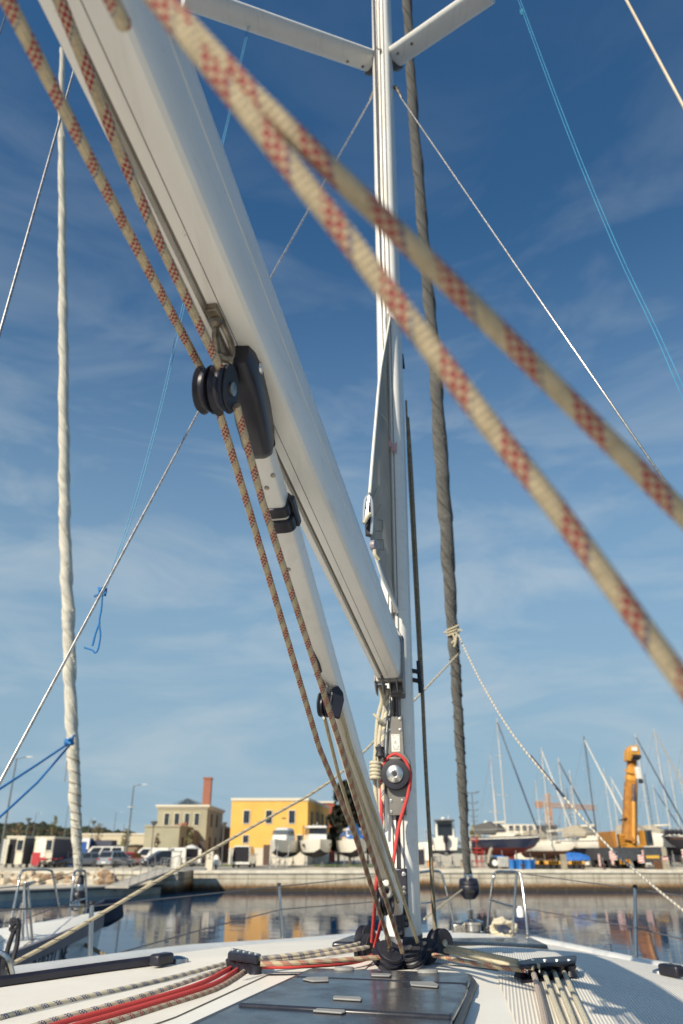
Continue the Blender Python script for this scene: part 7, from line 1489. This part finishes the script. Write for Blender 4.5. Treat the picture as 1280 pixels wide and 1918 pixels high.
# registration number, set along the flared side
cap_m = M('number_ink', (.03, .035, .08), .6)
tx = '268371 NE'; 
f0_, f1_ = at(70, 1811, 7.15), at(119, 1778, 8.35)
xd_ = (f1_ - f0_).normalized(); upv = V((.14, -.10, 1)); upv = (upv - xd_ * upv.dot(xd_)).normalized(); nrm = xd_.cross(upv)
mm = Matrix((xd_, upv, nrm)).transposed().to_4x4()
def nhull(s, z):
    w_ = interp(s, NW); z1 = nz(s); q = max(0, (s + 3) / 3); hb = lerp(.9, .35, q); off = -.55 * q
    k = z / z1; f = lerp(hb, lerp(hb, 1, .55), min(1, (z - .1) / (z1 * .5 - .1))) if z < z1 * .5 else lerp(lerp(hb, 1, .55), 1, (z - z1 * .5) / (z1 * .5))
    return NP(s + off * (1 - k), w_ * f, z)
for i, ch in enumerate(tx):
    if ch == ' ': continue
    s = -2.34 + .108 * i; zc_ = nz(s) - .165; p = nhull(s, zc_); px2 = (nhull(s + .1, zc_) - p).normalized(); pu = (nhull(s, zc_ + .1) - p); pu = (pu - px2 * pu.dot(px2)).normalized(); pn = px2.cross(pu)
    m4 = Matrix((px2, pu, pn)).transposed().to_4x4(); m4.translation = p + pn * .012
    text_mesh('registration_letter', ch, .20, m4, cap_m, ny_, .003)
# rails
def nrail(name, px, r=.014, par=ny_): return rail(name, LN(*px), r, par)
n1 = nrail('pulpit_rail', ((16, 1748, 8.3), (24, 1710, 8.35), (34, 1660, 8.4), (38, 1638, 8.45), (46, 1630, 8.5), (70, 1629, 8.9), (92, 1630, 9.3), (99, 1637, 9.4), (105, 1670, 9.45), (115, 1722, 9.5)))
n2 = nrail('pulpit_rail', ((128, 1752, 9.3), (131, 1710, 9.3), (137, 1655, 9.35), (140, 1635, 9.4), (146, 1631, 9.5), (155, 1631, 9.6), (160, 1637, 9.6), (161, 1670, 9.6), (161, 1706, 9.6), (157, 1722, 9.55), (151, 1731, 9.5)))
nrail('mid_rail', ((133, 1692, 9.3), (148, 1687, 9.45), (161, 1683, 9.6)), .017, n2)
n3 = nrail('gate_stanchion', ((43, 1790, 7.6), (43, 1720, 7.6), (46, 1660, 7.6), (49, 1655, 7.6), (52, 1664, 7.62), (57, 1720, 7.65), (61, 1775, 7.7)), .014)
nrail('stanchion_brace', ((46, 1664, 7.6), (48, 1715, 7.55), (53, 1762, 7.5)), .010, n3); nrail('stanchion_brace', ((42, 1690, 7.6), (34, 1715, 7.7), (30, 1722, 7.75)), .012, n3)
MB().tube(LN((49, 1658, 7.6), (58, 1655, 7.65), (66, 1651, 7.8)), [.022, .018, .008], 7).build('lifeline_fork', STEELD, n3)
GN = 'lifelines of the neighbouring yacht'
for q, lab in ((((-40, 1668, 7.4), (46, 1659, 7.6), (139, 1634, 9.4)), 'upper lifeline of the left yacht above its rock bank backdrop'), (((-40, 1740, 7.4), (45, 1722, 7.6), (132, 1691, 9.3)), 'middle lifeline of the left yacht'), (((45, 1772, 7.3), (90, 1742, 8.4), (124, 1714, 9.2)), 'thin steel wire slanting over the foredeck of the left yacht')): wire('lifeline', lab, LN(*q), .005, LL, GN)
# anchor under its dark cover
an = thing('anchor_cover', 'dark navy cover over the anchor at the bow of the left yacht', 'anchor cover', tuple(atN(195, 1730, 10.0)))
NV = M('cover_navy', (.022, .028, .05), .7, var=.25, scale=8, bump=.4, bs=14)
a0, a1 = atN(163, 1722, 9.8), atN(224, 1701, 10.2)
b = MB(); d_ = (a1 - a0).normalized(); sd2 = V((d_.y, -d_.x, 0)).normalized(); up2 = sd2.cross(d_)
b.loft([[lerp(a0, a1, k) + sd2 * x * w_ + up2 * y * h_ for x, y in ((-1, -.7), (-.8, .9), (0, 1.1), (.8, .9), (1, -.7), (0, -1.2))] for k, w_, h_ in ((0, .12, .09), (.25, .15, .13), (.6, .17, .15), (.9, .14, .13), (1.0, .08, .08))]); b.build('cover', NV, an, smooth=50, bev=.02)
b = MB(); b.lathe([(0, -.09), (.09, -.05), (.1, .05), (.06, .10), (0, .12)], Matrix.Translation(atN(196, 1703, 10.0)), 12); b.build('roller_cover', NV, an)
b = MB(); P = [atN(u, v, 9.6) for u, v in ((158, 1722), (170, 1712), (192, 1728), (183, 1740))]; b.loft([P, [p + V((0, .04, 0)) for p in P]]); b.build('flap', NV, an, bev=.01)
rope('bow_line', 'dark bow line running from the left yacht down to the water', LN((130, 1755, 9.2), (175, 1778, 8.7), (234, 1810, 8.2)), .022, BROWN)
pts = [atN(102 + 9 * math.cos(i * .5) + i * .35, 1744 + 6 * math.sin(i * .5) + i * .1, 8.9) for i in range(28)]
rope('mooring_coil', 'loose cream rope loops on the foredeck of the left yacht', pts, .026, R_WHITE, smoothn=3)
pts = [atN(54 + 8 * math.cos(i * .9), 1776 + 5 * math.sin(i * 1.2) , 7.5) for i in range(22)]
rope('mooring_coil', 'small pale rope tangle at the foot of the left yacht stanchion', pts, .014, R_WHITE, smoothn=2)
fe = thing('hanging_fender_lines', 'dark doubled fender straps knotted over the left yacht rail', 'fender strap', tuple(atN(28, 1790, 5.0)))
MB().tube([atN(28 + 7 * math.cos(i * .8), 1733 + 10 * math.sin(i * .6), 5.0) for i in range(22)], .016, 7).build('knot', BLKM, fe)
MB().tube(LN((26, 1745, 5.0), (17, 1770, 5.0), (9, 1800, 5.0)), .016, 7).build('strap', BLKM, fe); MB().tube(LN((36, 1730, 5.0), (32, 1770, 5.0), (24, 1800, 5.0), (18, 1838, 4.95)), .016, 7).build('strap', BLKM, fe)
# furled white genoa, drum, blue lashings
nA, nB = atN(150, 1655, 9.6), atN(150, 1655, 9.6) + nax * -4.3 + V((0, 0, 15))
ws, wpts, wrad = furled('furled_genoa', 'cream covered genoa rolled on the forestay of the left yacht', ((117, 90, 9), (115, 200, 11), (116, 300, 13), (117, 460, 14), (119, 640, 17), (120, 820, 19), (121, 950, 20), (125, 1080, 21.5), (129, 1190, 22.5), (132, 1300, 22), (136, 1390, 22), (140, 1480, 21), (144, 1570, 18), (147, 1625, 14), (148, 1640, 10)), nA, nB, SPW, 8)
dr = thing('furling_drum', 'dark furling drum at the foot of the cream furled sail', 'furling drum', tuple(atN(149, 1690, 9.6))); c = atN(149, 1668, 9.6); s_ = 9.6 * KN / 1.115 / F
MB().lathe([(0, -34 * s_), (9 * s_, -33 * s_), (12 * s_, -26 * s_), (13 * s_, -8 * s_), (11 * s_, -2 * s_), (8 * s_, 0)], Matrix.Translation(c), 22).build('drum', BLK, dr); MB().lathe([(7.5 * s_, 0), (7.6 * s_, 9 * s_), (7 * s_, 10 * s_)], Matrix.Translation(c), 20).build('collar', STEEL, dr); MB().lathe([(7 * s_, 10 * s_), (6 * s_, 18 * s_), (4 * s_, 26 * s_)], Matrix.Translation(c), 18).build('cone', BLK, dr)
MB().box(atN(152, 1704, 9.5), (.05, .05, .13)).build('tag', M('tag_cream', (.62, .52, .33), .6), dr, bev=.01); MB().lathe([(0, -.05), (.05, -.03), (.06, .02), (.04, .06), (0, .07)], Matrix.Translation(atN(141, 1699, 9.4)), 12).build('shackle_ball', STEEL, dr)
GBB = 'blue cords tied to the cream furled sail'
Yl = (wpts[9].y - .15) / KN
kt = thing('rope_knot', 'blue cord knot round the cream furled sail', 'knot', tuple(atN(129, 1391, Yl)))
MB().tube([atN(129 + 7 * math.cos(i * 1.25), 1391 + 5 * math.sin(i * 1.7) - (i % 3), Yl + .1 * math.sin(i * 1.25)) for i in range(18)], .022, 6).build('knot', BC, kt); MB().tube(LN((133, 1386, Yl - .1), (137, 1380, Yl - .05), (140, 1378, Yl)), .015, 6).build('rope_end', BC, kt)
for q, lab in ((((128, 1393, Yl), (70, 1432, Yl - .6), (-30, 1497, Yl - 1.4), (-230, 1632, Yl - 2.6)), 'upper blue cord from the cream furled sail to the left edge'), (((130, 1397, Yl), (70, 1466, Yl - .6), (-30, 1558, Yl - 1.4), (-150, 1665, Yl - 2.2)), 'lower blue cord from the cream furled sail to the left edge')): rope('mooring_rope', lab, LN(*q), .014, BC, GBB, n=7)
rope('thin_rope', 'thin grey cord end dangling left of the cream furled sail', LN((126, 1425, Yl), (123, 1450, Yl), (121, 1464, Yl)), .006, GREY)
b = MB(); P = []
for i in range(150):
    v = 1402 + i * 1.55; j = max(k for k in range(len(wpts) - 1) if pv(wpts[k]) <= v or k == 0); j = min(j, len(wpts) - 2); t = (v - pv(wpts[j])) / (pv(wpts[j + 1]) - pv(wpts[j])); c = lerp(wpts[j], wpts[j + 1], t); R = lerp(wrad[j], wrad[j + 1], t) * 1.03
    a_ = (v - 1402) / lerp(27, 15, i / 150) * 2 * PI; P.append(c + V((math.cos(a_), math.sin(a_), 0)) * R)
b.tube(P, .010, 5); o = b.build('spiral_cord', M('cord_tan', (.36, .31, .24), .9)); tag(o, 'tan cord spiralling down the lower cream furled sail', 'cord')
